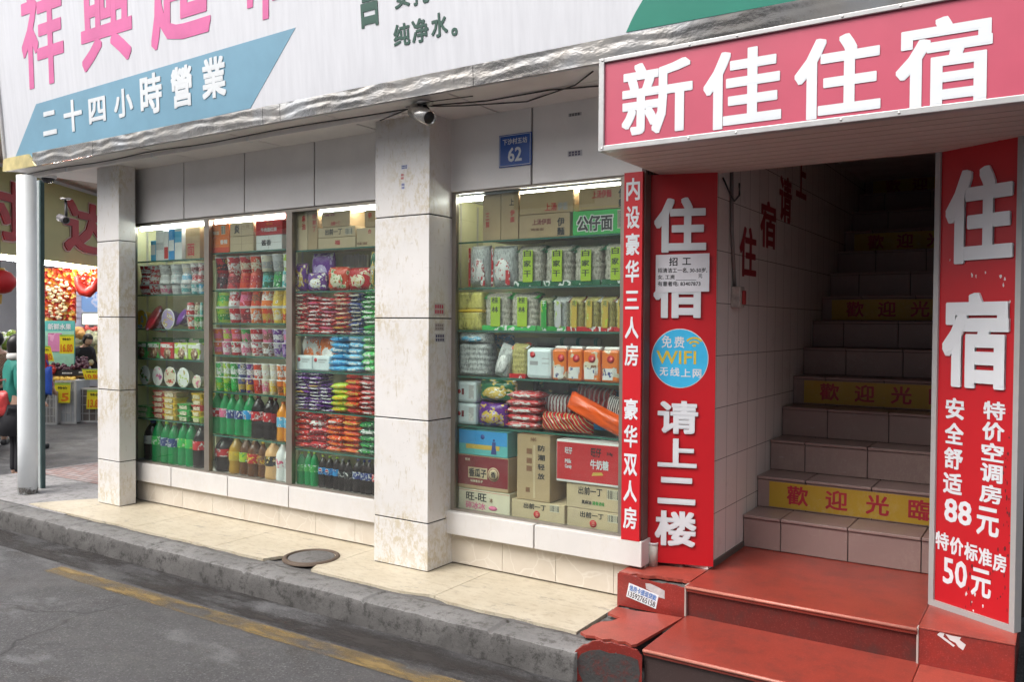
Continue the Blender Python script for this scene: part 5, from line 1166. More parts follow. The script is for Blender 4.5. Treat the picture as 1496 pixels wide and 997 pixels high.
# ---- hotel bay
e_ = lambda v: 650+v/4.985
f_ = lambda v: 650+v/5.54
h_x = lambda v: 650+v/3.99
GH = 'cartons on the top shelf of the hotel-side bay'
px_carton('hotel', 0, e_(276), e_(406), 260+120/4.985, 352, 'kraft', 'tall brown carton with red characters, top shelf of hotel-side bay', grp=GH, tape=False, depth=.34, texts=(('三', .18, .38, .45, .6, 'red'), ('鲜', .18, .38, .28, .42, 'red')))
px_carton('hotel', 0, e_(408), e_(534), 260+104/4.985, 352, 'kraft', 'tall brown carton next to the noodle cartons, top shelf of hotel-side bay', grp=GH, tape=False, depth=.34, texts=(('伊', .55, .8, .50, .62, 'red'), ('面', .55, .8, .36, .47, 'red'), ('上', .5, .75, .72, .86, 'black')))
c, zt = px_carton('hotel', 0, e_(540), e_(910), 260+262/4.985, 348, 'kraft', 'orange brown noodle carton with black brush characters, top shelf of hotel-side bay', grp=GH, tape=False, depth=.24, bandcol=('gold', .0, .001), texts=(('上汤伊面', .27, .64, .55, .8, 'darkred'), ('伊', .76, .9, .44, .8, 'black'), ('麵', .76, .9, .06, .4, 'black'), ('鸡蛋面', .24, .5, .30, .42, 'brown')))
px_carton('hotel', 0, e_(545), e_(935), 260+96/4.985, 320, 'kraft', 'pale carton with red writing above the noodle carton, top shelf of hotel-side bay', z0=zt+.002, grp=GH, tape=False, depth=.34, texts=(('上汤', .48, .7, .1, .45, 'red'), ('伊面', .72, .9, .1, .45, 'grey')))
c, zt = px_carton('hotel', 0, e_(930), e_(1330), 260+232/4.985, 345, 'brightgreen', 'green noodle carton with bold black title and barcode, top shelf of hotel-side bay', grp=GH, tape=False, depth=.3, barcode=(.82, .95, .2, .95))
x0, x1 = gx(e_(960), 335), gx(e_(1225), 335); zb = shz('hotel', 0)
text(c, M('ink_white', C['white'], .6), '公仔面', (x0-.004, GF-.001, zb+.016), X, Z, x1-x0+.008, .108, bold=.12, ext=.0005, name='title_outline')
text(c, m_black, '公仔面', (x0+.004, GF-.0016, zb+.022), X, Z, x1-x0-.008, .096, bold=.05, ext=.0006)
px_carton('hotel', 0, e_(975), e_(1330), 260+62/4.985, 320, 'kraft', 'brown carton with red print on the green carton, top shelf of hotel-side bay', z0=zt+.002, grp=GH, tape=False, depth=.3, bandcol=('gold', .1, .12), texts=(('上汤伊麵', .28, .68, .5, .85, 'red'), ('伊', .82, .97, .45, .85, 'black'), ('麵', .82, .97, .05, .4, 'black')))
def nmesh(seed):
    """clear bag of stacked noodle cakes: bulging horizontal ribs"""
    nx_, nz = 14, 26; mb = MB(); vs = []; fs = []
    for j in range(nz+1):
        v = j/nz; rib = .06*abs(math.sin(v*math.pi*7)); env = 1 if .08 < v < .86 else (.55+.45*v/.08 if v <= .08 else max(.12, 1-(v-.86)/.14*.88))
        for i in range(nx_):
            a = 2*math.pi*i/nx_; ca, sa = math.cos(a), math.sin(a)
            x = math.copysign(abs(ca)**.45, ca)*.5; y = math.copysign(abs(sa)**.6, sa)*.5
            k = 1+.05*noise.noise(Vector((x*4+seed, y*4, v*9)))
            vs.append((x*(.92+rib)*k*(1 if v < .9 else .97), y*env*(.9+rib)*k, v))
    for j in range(nz):
        for i in range(nx_): fs.append((j*nx_+i, j*nx_+(i+1) % nx_, (j+1)*nx_+(i+1) % nx_, (j+1)*nx_+i))
    fs += [list(range(nx_))[::-1], [nz*nx_+i for i in range(nx_)]]
    return mb.add(vs, fs, 0, True).mesh('noodle_pack', m_white)
def noodle_mat(name, col):
    if name in MATS: return MATS[name]
    m, nt, b = base_mat(name); v = coords(nt, True, (1, 1, .35))
    f = tex_noise(nt, v, 22, 5, .7)
    nt.links.new(ramp(nt, f, [(.35, tuple(c*.35 for c in col)), (.5, col), (.62, tuple(min(1, c*1.25) for c in col))]), b.inputs['Base Color'])
    b.inputs['Roughness'].default_value = .22; bump(nt, b, f, .4, .03); MATS[name] = m; return m
n_white = noodle_mat('pale_noodles', (.46, .43, .36)); n_yel = noodle_mat('yellow_noodles', (.50, .44, .16)); n_grn = noodle_mat('greenish_noodles', (.33, .34, .20)); n_clear = noodle_mat('glass_noodles', (.52, .54, .53))
def npack(p0, p1, q0, z, depth, nm, footc, bandc, topc, label, grp, chars=None, inkc='darkgreen', y=None, foot=.13):
    x0, x1 = gx(p0, q0), gx(p1, q0); H = gz((p0+p1)/2, q0)-z; sd = random.randrange(4)
    yy = y if y else GF+depth/2
    o = tag(obj('noodle_pack', withmat(cached(('np', sd), lambda: nmesh(sd*4.4)), nm, ('np', nm.name)), None, ((x0+x1)/2, yy, z+.001), (0, 0, random.uniform(-.04, .04)), ((x1-x0)*.98, depth, H)), label, 'noodle pack', grp)
    if footc: obj('foot_print', withmat(cached('nfoot', lambda: MB().lathe([(.48, .0), (.56, .03), (.57, .10), (.56, foot)], 4, mat=Matrix.Rotation(R(45), 3, 'Z') @ Matrix.Diagonal((1.22, 1.22, 1)), caps=False, smooth=False).box(-.5, .5, -.555, -.5, .0, .13, 0, .01).mesh('foot_print', m_white)), pm(footc, 'white' if footc != 'white' else 'silver', footc, 3), footc), o)
    if bandc: obj('label', withmat(cached('nband', lambda: MB().box(-.16, .2, -.60, -.55, .10, .88, 0, .01).mesh('label', m_white)), pm(bandc, 'lime', 'cream', 5, .25, (1, 1, 1), [0, .62, .7, .8]), bandc), o)
    if topc: obj('top_fold', withmat(cached('ntop', lambda: MB().add([(-.52, -.38, .84), (.52, -.38, .86), (.54, .1, .99), (.3, .12, 1.04), (-.1, .1, .985), (-.5, .14, 1.03), (-.54, .3, .95), (.54, .3, .93), (-.2, -.46, .835), (.2, -.46, .85)], [(0, 8, 9, 1, 2, 3, 4, 5), (5, 4, 3, 2, 7, 6)]).mesh('top_fold', m_white)), pm(topc, 'darkgreen' if topc == 'green' else 'white', 'white', 3), topc), o)
    if chars and bandc:
        mb = MB(); n = len(chars)
        for k, ch in enumerate(chars):
            text_into(mb, ch, Vector((-.12, -.60, .72-k*.25)), X, Z, .26, .16, bold=.03, ext=.004)
        obj('lettering', cached(('nch', chars, inkc), lambda: mb.mesh('lettering', M('ink_'+inkc, C[inkc], .5))), o)
    return o
z = shz('hotel', 1); GN = 'noodle packs on the second shelf'
for i, (p0, p1) in enumerate(((165, 315), (330, 502))):
    o = bag(e_(p0), e_(p1), 260+492/4.985, z, .10, 'clear', 'white', 'red', 'clear noodle bag with red edge, %s from the pillar, second shelf of hotel-side bay' % ORD[i], 'clear noodle bags', mt=n_clear)
    obj('red_edge', cached('redge', lambda: MB().box(-.5, -.42, -.40, -.30, .02, .95, 0, .02).box(.16, .34, -.52, -.46, .04, .40, 0, .01).mesh('red_edge', pm('red', 'white', 'darkred', 4))), o)
for i, (p0, p1) in enumerate(((508, 712), (715, 922), (925, 1142), (1145, 1345))):
    npack(e_(p0), e_(p1), 260+(492 if i < 3 else 470)/4.985, z, .14, n_white, 'darkgreen', 'lime', 'darkgreen', 'noodle pack with green title band, %s from the clear bags, second shelf of hotel-side bay' % ORD[i], GN, '白家干', 'black')
z = shz('hotel', 2); GN2 = 'noodle packs on the third shelf'
x0, x1 = gx(e_(60), 450), gx(e_(275), 450)
t = thing('noodle_brick', 'yellow film wrapped noodle pile beside the pillar, third shelf of hotel-side bay', 'noodle pack', ((x0+x1)/2, GF+.1, z))
for k in range(2): part('noodle_cake', MB().box(x0, x1-.005, GF, GF+.2, z+.001+k*.13, z+.127+k*.13, 0, .02), noodle_mat('yellow_film_noodles', (.62, .56, .16)), t)
part('wrap', MB().box(x0-.002, x1-.003, GF-.003, GF+.205, z+.118, z+.138, 0, .008), plain('yellow'), t)
for i, (p0, p1, nm, fc, bc, tc, ch, ik, lb) in enumerate(((275, 466, n_white, 'brightgreen', 'lime', 'green', '桂林', 'black', 'noodle pack with green top and band'), (466, 672, n_white, 'brightgreen', 'lime', 'green', '桂林', 'black', 'noodle pack with green top and band'), (672, 778, n_grn, 'green', 'green', 'darkgreen', '干', 'white', 'slim green noodle pack'), (778, 890, n_clear, 'green', 'silver', 'white', None, 'black', 'slim noodle pack with pale label'),
        (890, 1002, n_yel, 'red', 'gold', 'darkred', '花', 'darkgreen', 'yellow noodle pack with red foot'), (1003, 1116, n_yel, 'red', 'gold', 'white', '花', 'darkgreen', 'yellow noodle pack with red foot'), (1117, 1232, n_yel, 'red', 'gold', 'darkred', '花', 'darkgreen', 'yellow noodle pack with red foot'), (1233, 1345, n_yel, 'red', 'gold', 'white', '花', 'darkgreen', 'yellow noodle pack with red foot'))):
    npack(e_(p0), e_(p1), 260+(838 if i < 2 else 866)/4.985, z, .13, nm, fc, bc, tc, '%s, %s from the pillar, third shelf of hotel-side bay' % (lb, ORD[i]), GN2, ch, ik)
z = shz('hotel', 3)
npack(f_(75), f_(340), 460+205/5.54, z, .18, n_clear, None, None, None, 'large clear bag of white noodles beside the pillar, fourth shelf of hotel-side bay', None)
bag(f_(80), f_(350), 460+145/5.54, z+.215, .14, 'clear', 'sky', 'white', 'clear bag lying on the large noodle bag, fourth shelf of hotel-side bay', mt=n_clear)
bag(f_(240), f_(400), 460+165/5.54, z+.18, .08, 'blue', 'white', 'sky', 'small blue pouch behind the clear bags, fourth shelf of hotel-side bay', y=4.80)
o = bag(f_(370), f_(500), 460+235/5.54, z, .09, 'clear', 'white', 'silver', 'clear slanted bag with white tube, fourth shelf of hotel-side bay', mt=n_clear, rot=(0, R(18), 0))
npack(f_(525), f_(658), 460+235/5.54, z, .12, n_yel, 'red', None, 'orangered', 'noodle pack with red foot and top, fourth shelf of hotel-side bay', None)
x0, x1 = gx(f_(655), 540), gx(f_(862), 540)
t = thing('tissue_pack', 'white tissue pack with red logo beside the orange packs, fourth shelf of hotel-side bay', 'tissue pack', ((x0+x1)/2, GF+.07, z))
part('pack', MB().box(x0, x1, GF, GF+.14, z+.001, z+.20, 0, .025), M('tissue_film', (.66, .74, .76), .3, 0, .08, 9), t)
part('logo', MB().lathe([(0, 0), (.02, 0), (.02, .002), (0, .002)], 16, (x0+.05, GF+.0005, z+.155), mat=Matrix.Rotation(R(90), 3, 'X')), plain('red'), t)
part('print', MB().box(x0+.03, x0+.09, GF-.001, GF+.002, z+.09, z+.115).box(x0+.12, x1-.02, GF-.001, GF+.002, z+.13, z+.135).box(x0+.12, x1-.02, GF-.001, GF+.002, z+.10, z+.105), plain('grey'), t)
for i, (p0, p1) in enumerate(((866, 985), (987, 1111), (1113, 1258), (1262, 1412))):
    x0, x1 = gx(f_(p0), 540), gx(f_(p1), 540)
    t = thing('milk_powder_pack', 'orange snack pack, %s from the tissue pack, fourth shelf of hotel-side bay' % ORD[i], 'snack pack', ((x0+x1)/2, GF+.05, z), 'orange snack packs')
    part('pack', MB().box(x0+.002, x1-.002, GF, GF+.10, z+.001, z+.195, 0, .014), pm('orange', 'cream', 'brown', 9), t)
    part('logo', MB().lathe([(0, 0), (.024, 0), (.024, .002), (0, .002)], 16, (x0+.065, GF+.0005, z+.14), mat=Matrix.Rotation(R(90), 3, 'X')), plain('red'), t)
    part('picture', MB().box(x0+.012, x0+.08, GF-.001, GF+.002, z+.015, z+.085, 0, .0005), pm('white', 'darkblue', 'cream', 30), t)
    text(t, plain('white'), 'MAMEE' [:4] if False else '营养', (x1-.042, GF-.001, z+.04), X, Z, .026, .05, bold=.03, ext=.001)
    part('gathered_top', MB().box(x0+.006, x1-.006, GF+.02, GF+.08, z+.19, z+.215, 0, .012), plain('white'), t)
t = thing('film_roll', 'white tube with green rings lying behind the orange packs, fourth shelf of hotel-side bay', 'roll', (gx(f_(1000), 505, 4.8), 4.82, z+.24))
xa, xb = gx(f_(762), 506, 4.82), gx(f_(1250), 506, 4.82)
part('tube', MB().tube([(xa, 4.82, z+.235), (xb, 4.82, z+.235)], .028, 16), plain('white'), t)
for q in (.42, .68, .97): part('ring', MB().tube([(xa+(xb-xa)*q-.012, 4.82, z+.235), (xa+(xb-xa)*q+.012, 4.82, z+.235)], .0288, 16), plain('teal'), t)
carton(gx(f_(520), 510, 4.84), gx(f_(790), 510, 4.84), z, z+.255, 'clear', 'pale grey carton standing behind the noodle pack, fourth shelf of hotel-side bay', y=4.84, depth=.1, tape=False)
carton(xa, xb-.05, z, z+.205, 'black', 'dark crate carrying the white tube, fourth shelf of hotel-side bay', y=4.76, depth=.2, tape=False)
z = shz('hotel', 4)
for k in range(2):
    x0, x1 = gx(f_(72), 590), gx(f_(252), 590)
    t = thing('tissue_pack', 'white tissue pack, %s of two beside the pillar, fifth shelf of hotel-side bay' % ('lower', 'upper')[k], 'tissue pack', ((x0+x1)/2, GF+.06, z+k*.148), 'stacked tissue packs')
    part('pack', MB().box(x0, x1, GF, GF+.12, z+.002+k*.148, z+.146+k*.148, 0, .02), M('tissue_film', (.66, .74, .76), .3, 0, .08, 9), t)
    part('logo', MB().lathe([(0, 0), (.014, 0), (.014, .002), (0, .002)], 16, (x0+.045, GF+.0005, z+.075+k*.148), mat=Matrix.Rotation(R(90), 3, 'X')), plain('red'), t)
    part('print', MB().box(x1-.06, x1-.02, GF-.001, GF+.002, z+.03+k*.148, z+.12+k*.148), pm('silver', 'white', 'grey', 25), t)
    part('stripe', MB().box(x0+.01, x0+.03, GF-.001, GF+.002, z+.055+k*.148, z+.095+k*.148).box(x0+.066, x0+.085, GF-.001, GF+.002, z+.055+k*.148, z+.095+k*.148), plain('darkred'), t)
GB = 'loose snack bags on the fifth shelf'
bag(f_(250), f_(490), 460+712/5.54, z, .10, 'purple', 'gold', 'lilac', 'purple snack bag with gold label, fifth shelf of hotel-side bay', GB)
bag(f_(258), f_(555), 460+530/5.54, z+.165, .10, 'darkgreen', 'gold', 'white', 'dark green snack bag with gold panel on the purple bag, fifth shelf of hotel-side bay', GB)
bag(f_(558), f_(862), 460+535/5.54, z+.10, .09, 'black', 'darkgreen', 'gold', 'black snack bag behind the red packets, fifth shelf of hotel-side bay', GB, y=4.80)
for k in range(5):
    me = withmat(cached(('pk', k), lambda k=k: pouch_mesh(k*7.3)), pm('red', 'white', 'darkred', 5, .22), ('pk', 'r'))
    x0, x1 = gx(f_(488), 600), gx(f_(755), 600)
    o = tag(obj('snack_packet', me, None, ((x0+x1)/2, GF+.08, z+k*.048), (0, random.uniform(-.04, .04), random.uniform(-.08, .08)), (x1-x0, .16, .056)), 'red and white snack packet, %s up of five between purple and striped bags, hotel-side bay' % ORD[k], 'snack packet', 'red packets on the fifth shelf')
    obj('seal', withmat(cached('seal', seal_mesh), plain('red'), 'sealred'), o)
    obj('label', withmat(cached('plab', plabel_mesh), pm('white', 'red', 'darkred', 7, .22), ('pl', 'rr')), o)
def striped(name, cols, scale, ang=0):
    if name in MATS: return MATS[name]
    m, nt, b = base_mat(name); tc = N(nt, 'TexCoord'); mp = N(nt, 'Mapping'); mp.inputs['Rotation'].default_value = (0, ang, 0)
    wv = N(nt, 'TexWave'); wv.inputs['Scale'].default_value = scale; wv.inputs['Distortion'].default_value = 1.2; wv.inputs['Detail'].default_value = 2
    nt.links.new(tc.outputs['Object'], mp.inputs[0]); nt.links.new(mp.outputs[0], wv.inputs['Vector'])
    nt.links.new(ramp(nt, wv.outputs['Fac'], [(i/len(cols), C[c]) for i, c in enumerate(cols)], 'CONSTANT'), b.inputs['Base Color']); b.inputs['Roughness'].default_value = .18
    bump(nt, b, wv.outputs['Fac'], .4, .03); MATS[name] = m; return m
def heap_bag(p0, p1, q0, q1, y, depth, mt, label, rot=0, seed=0):
    A = Vector((gx(p0, (q0+q1)/2, y), 0, 0)); x0, x1 = A.x, gx(p1, (q0+q1)/2, y); z1 = gz((p0+p1)/2, q0, y); z0 = gz((p0+p1)/2, q1, y)
    me = withmat(cached(('bg', seed), lambda: pouch_mesh(seed*3.1+1, False)), mt, ('hb', mt.name))
    cx, cz = (x0+x1)/2, (z0+z1)/2; rm = Matrix.Rotation(rot, 3, 'Y'); off = rm @ Vector((0, 0, (z1-z0)/2))
    o = tag(obj('snack_bag', me, None, (cx-off.x, y+depth/2, cz-off.z), (0, rot, 0), (x1-x0, depth, z1-z0)), label, 'snack bag', GB)
    obj('seal', cached(('bseal2', mt.name), lambda: MB().box(-.5, -.46, -.02, .02, .06, .94).box(.46, .5, -.02, .02, .06, .94).mesh('seal', mt)), o)
    return o
heap_bag(f_(745), f_(1160), 460+800/5.54, 460+965/5.54, GF, .14, striped('striped_candy_film', ['red', 'gold', 'cream', 'black', 'red'], 2.2, .3), 'candy bag striped red and gold, front of the fifth shelf, hotel-side bay', 0, 1)
heap_bag(f_(768), f_(1010), 460+650/5.54, 460+815/5.54, GF+.10, .10, striped('silver_crinkle_film', ['silver', 'white', 'grey', 'darkred'], 3), 'silver crinkled bag above the striped candy bag, fifth shelf of hotel-side bay', 0, 2)
heap_bag(f_(1030), f_(1345), 460+580/5.54, 460+770/5.54, GF+.12, .12, striped('dark_red_crinkle_film', ['darkred', 'red', 'darkred', 'silver'], 2.6), 'dark red crinkled bag behind the orange bag, fifth shelf of hotel-side bay', R(8), 3)
heap_bag(f_(1285), f_(1480), 460+670/5.54, 460+860/5.54, GF+.06, .10, striped('silver_strip_film', ['silver', 'white', 'grey', 'black'], 3.5), 'silver strip bag beside the red room sign, fifth shelf of hotel-side bay', R(12), 4)
heap_bag(f_(950), f_(1500), 460+745/5.54, 460+905/5.54, GF-.02, .12, M('orange_film', (.80, .10, .008), .2, 0, .2, 3, .5, 4), 'big plain orange bag lying slanted across the fifth shelf, hotel-side bay', R(23), 0)
t = thing('basket', 'blue plastic basket behind the heap of snack bags, fifth shelf of hotel-side bay', 'basket', (-2.5, 4.85, z))
xa, xb = gx(f_(935), 565, 4.84), gx(f_(1480), 565, 4.84)
part('wall', MB().box(xa, xb, 4.84, 4.852, z, z+.24).box(xa, xa+.012, 4.852, 4.96, z, z+.24).box(xb-.012, xb, 4.852, 4.96, z, z+.24), M('blue_plastic', C['blue'], .4, 0, .1, 5), t)
part('rim', MB().box(xa-.008, xb+.008, 4.83, 4.862, z+.24, z+.262, 0, .005), M('blue_plastic', C['blue'], .4), t)
GC = 'cartons on the window floor of the hotel-side bay'
zb = shz('hotel', 9)
c, z1 = px_carton('hotel', 9, h_x(78), h_x(378), 620+390/3.99, 760, 'cream', 'beige carton with pink writing, lowest of its pile beside the pillar', grp=GC, tape=False, texts=(('旺-旺', .16, .56, .5, .86, 'black'), ('碎冰冰', .15, .54, .1, .44, 'pink'), ('冰', .62, .68, .5, .7, 'brown')), bandcol=('red', .93, .945))
part('stamp', MB().lathe([(0, 0), (.035, 0), (.035, .001), (0, .001)], 20, (c.location.x+.075, GF-.0005, zb+.035), mat=Matrix(((1, 0, 0), (0, 0, 1), (0, .45, 0)))), M('ink_pink', C['pink'], .6), c)
c, z2 = px_carton('hotel', 9, h_x(65), h_x(370), 620+188/3.99, 720, 'kraft', 'red printed seed carton in the middle of the pile beside the pillar', z0=z1+.002, grp=GC, tape=False, bandcol=('darkred', .12, .985))
part('title_field', MB().box(c.location.x-.11, c.location.x+.045, GF-.0016, GF, z1+.078, z1+.15), M('carton_palekraft', C['palekraft'], .65), c)
text(c, m_black, '香瓜子', (c.location.x-.104, GF-.0018, z1+.085), X, Z, .143, .058, bold=.05, ext=.0006)
text(c, M('ink_cream', C['cream'], .6), '恰洽', (c.location.x-.135, GF-.0012, z1+.19), X, Z, .04, .018, bold=.03, ext=.0004)
text(c, M('ink_cream', C['cream'], .6), '味美香瓜子', (c.location.x-.09, GF-.0012, z1+.05), X, Z, .1, .018, bold=.03, ext=.0004)
for r1, nm, mt in ((.046, 'seal_ring', M('carton_palekraft', C['palekraft'], .65)), (.039, 'seal_field', M('carton_darkred', C['darkred'], .6)), (.034, 'seal_centre', M('carton_palekraft', C['palekraft'], .65))):
    k = {'seal_ring': .0018, 'seal_field': .0022, 'seal_centre': .0026}[nm]
    part(nm, MB().lathe([(0, 0), (r1, 0), (r1, k), (0, k)], 24, (c.location.x+.095, GF, z1+.115), mat=Matrix.Rotation(R(90), 3, 'X')), mt, c)
text(c, m_black, '香', (c.location.x+.075, GF-.0028, z1+.095), X, Z, .04, .04, bold=.03, ext=.0005)
c, z3 = px_carton('hotel', 9, h_x(80), h_x(365), 620+40/3.99, 672, 'teal', 'blue and green carton on top of the pile beside the pillar', z0=z2+.002, grp=GC, tape=False, bandcol=('blue', .45, .99))
part('sand_band', MB().box(c.location.x-.135, c.location.x+.135, GF-.0012, GF, z2+.045, z2+.075), M('carton_gold', C['gold'], .6), c)
part('emblem', MB().lathe([(0, 0), (.016, 0), (.016, .002), (0, .002)], 16, (c.location.x, GF, z2+.128), mat=Matrix.Rotation(R(90), 3, 'X')), M('ink_darkblue', C['darkblue'], .6), c)
lady = MB(); lx = c.location.x+.09
lady.prism([(lx-.022, GF-.001, z2+.02), (lx+.022, GF-.001, z2+.02), (lx+.014, GF-.001, z2+.075), (lx+.016, GF-.001, z2+.10), (lx-.012, GF-.001, z2+.10), (lx-.014, GF-.001, z2+.07)], (0, -.0008, 0))
lady.lathe([(0, 0), (.009, 0), (.009, .0008), (0, .0008)], 12, (lx+.001, GF-.001, z2+.112), mat=Matrix.Rotation(R(90), 3, 'X'))
part('printed_figure', lady, M('ink_darkblue', C['darkblue'], .6), c)
c, z4_ = px_carton('hotel', 9, h_x(388), h_x(697), 620+455/3.99, 768, 'palekraft', 'tan noodle carton under the tall carton', grp=GC, tape=False, texts=(('出前一丁', .24, .66, .58, .88, 'black'),), barcode=(.73, .9, .58, .95))
def red_logo(c, u, z, r_=.024):
    part('logo', MB().lathe([(0, 0), (r_, 0), (r_, .001), (0, .001)], 20, (c.location.x+u, GF-.0003, z), mat=Matrix.Rotation(R(90), 3, 'X')), M('ink_red', C['red'], .6), c)
    mb = MB()
    for k in range(3):
        zz = z-.012+k*.010; mb.prism([(c.location.x+u-.014, GF-.0014, zz+.006), (c.location.x+u, GF-.0014, zz), (c.location.x+u+.014, GF-.0014, zz+.006), (c.location.x+u, GF-.0014, zz+.003)], (0, -.0004, 0))
    part('logo_leaf', mb, M('carton_palekraft', C['palekraft'], .65), c)
red_logo(c, -.005, zb+.04)
c, z5 = px_carton('hotel', 9, h_x(420), h_x(612), 620+62/3.99, 735, 'kraft', 'tall brown carton standing on a noodle carton, with upright black writing', z0=z4_+.002, grp=GC, tape=False, texts=(('防', .64, .85, .76, .85, 'black'), ('潮', .64, .85, .62, .71, 'black'), ('轻', .64, .85, .48, .57, 'black'), ('放', .64, .85, .34, .43, 'black'), ('米', .4, .6, .9, .96, 'brown')), bandcol=None)
mb = MB(); x0 = c.location.x-.085
for zq in (.24, .18, .13): mb.box(x0+.035, x0+.075, GF-.001, GF, z4_+zq+.06, z4_+zq+.095)
mb.box(x0+.03, x0+.06, GF-.001, GF, z4_+.055, z4_+.085); part('printed_table', mb, M('ink_brown', C['brown'], .6), c)
part('pale_strip', MB().box(x0+.085, x0+.1, GF-.0008, GF, z4_+.02, z4_+.36), M('carton_palekraft', C['palekraft'], .65), c)
c, z6 = px_carton('hotel', 9, h_x(712), h_x(1040), 620+506/3.99, 775, 'palekraft', 'tan noodle carton, lowest of the pile beside the red room sign', grp=GC, tape=False, texts=(('出前一丁', .24, .66, .58, .88, 'black'),), barcode=(.73, .93, .5, .9))
red_logo(c, -.01, zb+.035)
c, z7 = px_carton('hotel', 9, h_x(708), h_x(1040), 620+358/3.99, 742, 'palekraft', 'tan noodle carton with green print under the red candy box', z0=z6+.002, grp=GC, tape=False, texts=(('出前一丁', .22, .64, .58, .9, 'black'), ('黑麻油', .28, .45, .2, .36, 'black'), ('猪骨汤味', .47, .68, .2, .36, 'green')), barcode=(.72, .93, .5, .9))
c, z8 = px_carton('hotel', 9, h_x(650), h_x(1036), 620+105/3.99, 710, 'white', 'red candy box with white border and white writing on the noodle cartons', z0=z7+.002, grp=GC, tape=False, y=GF-.012, bandcol=('red', .06, .95))
cx, cy, H = c.location.x, GF-.0132, z8-z7
for s, u0, u1, v0, v1, mt in (('旺仔', .02, .085, .62, .86, m_black), ('牛奶糖', .012, .135, .36, .56, m_wlet), ('318g', .118, .162, .71, .80, m_black), ('旺仔', -.165, -.115, .68, .84, m_wlet), ('Milk', -.165, -.12, .44, .54, m_wlet), ('Candy', -.165, -.118, .32, .42, m_wlet)):
    pass
part('white_oval', MB().lathe([(0, 0), (.028, 0), (.028, .0006), (0, .0006)], 24, (cx+.142, cy+.0004, z7+H*.755), mat=Matrix(((1, 0, 0), (0, 0, 1), (0, .8, 0)))), m_wlet, c)
for s, u0, u1, v0, v1, mt in (('旺仔', .015, .085, .66, .88, m_black), ('牛奶糖', .012, .135, .38, .60, m_wlet), ('318g', .122, .162, .71, .80, m_black), ('旺仔', -.165, -.115, .68, .84, m_wlet), ('Milk', -.165, -.12, .46, .56, m_wlet), ('Candy', -.165, -.118, .32, .43, m_wlet)):
    text(c, mt, s, (cx+u0, cy-.0004, z7+H*v0), X, Z, u1-u0, H*(v1-v0), bold=.035, ext=.0006)
part('gold_swash', MB().prism([(cx+.02, cy, z7+H*.22), (cx+.10, cy, z7+H*.26), (cx+.09, cy, z7+H*.32), (cx+.03, cy, z7+H*.3)], (0, -.0006, 0)), M('ink_gold', C['gold'], .6), c)
# goods seen deeper inside the shop through gaps
# ================================================================== fruit shop across the side street
DV = Vector((FW.x, FW.y, 0)).normalized(); LV = Vector((RT.x, RT.y, 0)).normalized()
def fs(d, lat, z): return Vector((CAM.x, CAM.y, 0))+DV*d+LV*lat+Vector((0, 0, z))
def obox(mb, d0, d1, l0, l1, z0, z1, mi=0):
    """box along the fruit shop's own axes (d along the shop front, l away from the street)"""
    vs = [fs(d, l, z) for z in (z0, z1) for d, l in ((d0, l0), (d1, l0), (d1, l1), (d0, l1))]
    return mb.add(vs, [(0, 3, 2, 1), (4, 5, 6, 7), (0, 1, 5, 4), (1, 2, 6, 5), (2, 3, 7, 6), (3, 0, 4, 7)], mi)
FL = -7.77
fsh = thing('fruit_shop', 'brightly lit open fruit shop with olive green sign across the side street', 'building', fs(15, FL, -.15))
m_fw = M('fruit_shop_wall', (.55, .55, .60), .7, 0, .1, .8)
part('upper_wall', obox(MB(), 9, 26, FL-4, FL-.05, 4.2, 11), m_fw, fsh)
part('side_wall', obox(MB(), 22, 22.3, FL-5, FL, -.15, 4.2), m_fw, fsh)
part('back_wall', obox(MB(), 9, 22, FL-5, FL-4.8, -.15, 4.2), m_fw, fsh)
part('ceiling', obox(MB(), 9, 22, FL-4.8, FL-.1, 3.3, 3.4), M('white_ceiling', (.7, .7, .72), .6), fsh)
part('awning', obox(MB(), 10, 24, FL-.1, FL+1.0, 4.0, 4.12), M('awning_underside', (.40, .36, .33), .7), fsh)
part('awning_edge', obox(MB(), 10, 24, FL+1.0, FL+1.04, 3.98, 4.3), M('cream_edge', (.55, .47, .3), .6), fsh)
m_olive = M('olive_sign', (.50, .47, .22), .5, 0, .15, .5)
sgn = part('sign_board', obox(MB(), 10, 24, FL-.08, FL, 2.63, 3.95), m_olive, fsh)
part('sign_trim', obox(MB(), 10, 24, FL-.01, FL+.03, 3.95, 4.0), m_white, fsh)
m_cw = M('char_outline', (.62, .45, .40), .5); m_cr = M('char_red', (.42, .01, .02), .4)
for ch, d0, d1 in (('村', 12.05, 13.42), ('达', 14.62, 16.2)):
    O = fs(d0, FL, 2.85)+Z*0
    text(sgn, m_cw, ch, O-DV*.04-Z*.03+LV*.004, DV, Z, d1-d0+.08, .98, bold=.075, ext=.01, name='character_outline')
    text(sgn, m_cr, ch, O+LV*.016, DV, Z, d1-d0, .92, bold=.05, ext=.02)
for d0, d1 in ((12.2, 13.9), (14.05, 15.4), (15.5, 17.2)):
    lm = part('tube_lamp', obox(MB(), d0, d1, FL-.06, FL-.01, 2.555, 2.61), M('fruit_tube', (1, .98, .95), .4, var=0, emit=30), fsh)
for d0, l0 in ((13, -9.2), (15.5, -9.4), (18, -9.6)): part('ceiling_lamp', obox(MB(), d0, d0+1.4, l0-.08, l0, 3.24, 3.3), M('fruit_tube', (1, .98, .95), .4, var=0, emit=30), fsh)
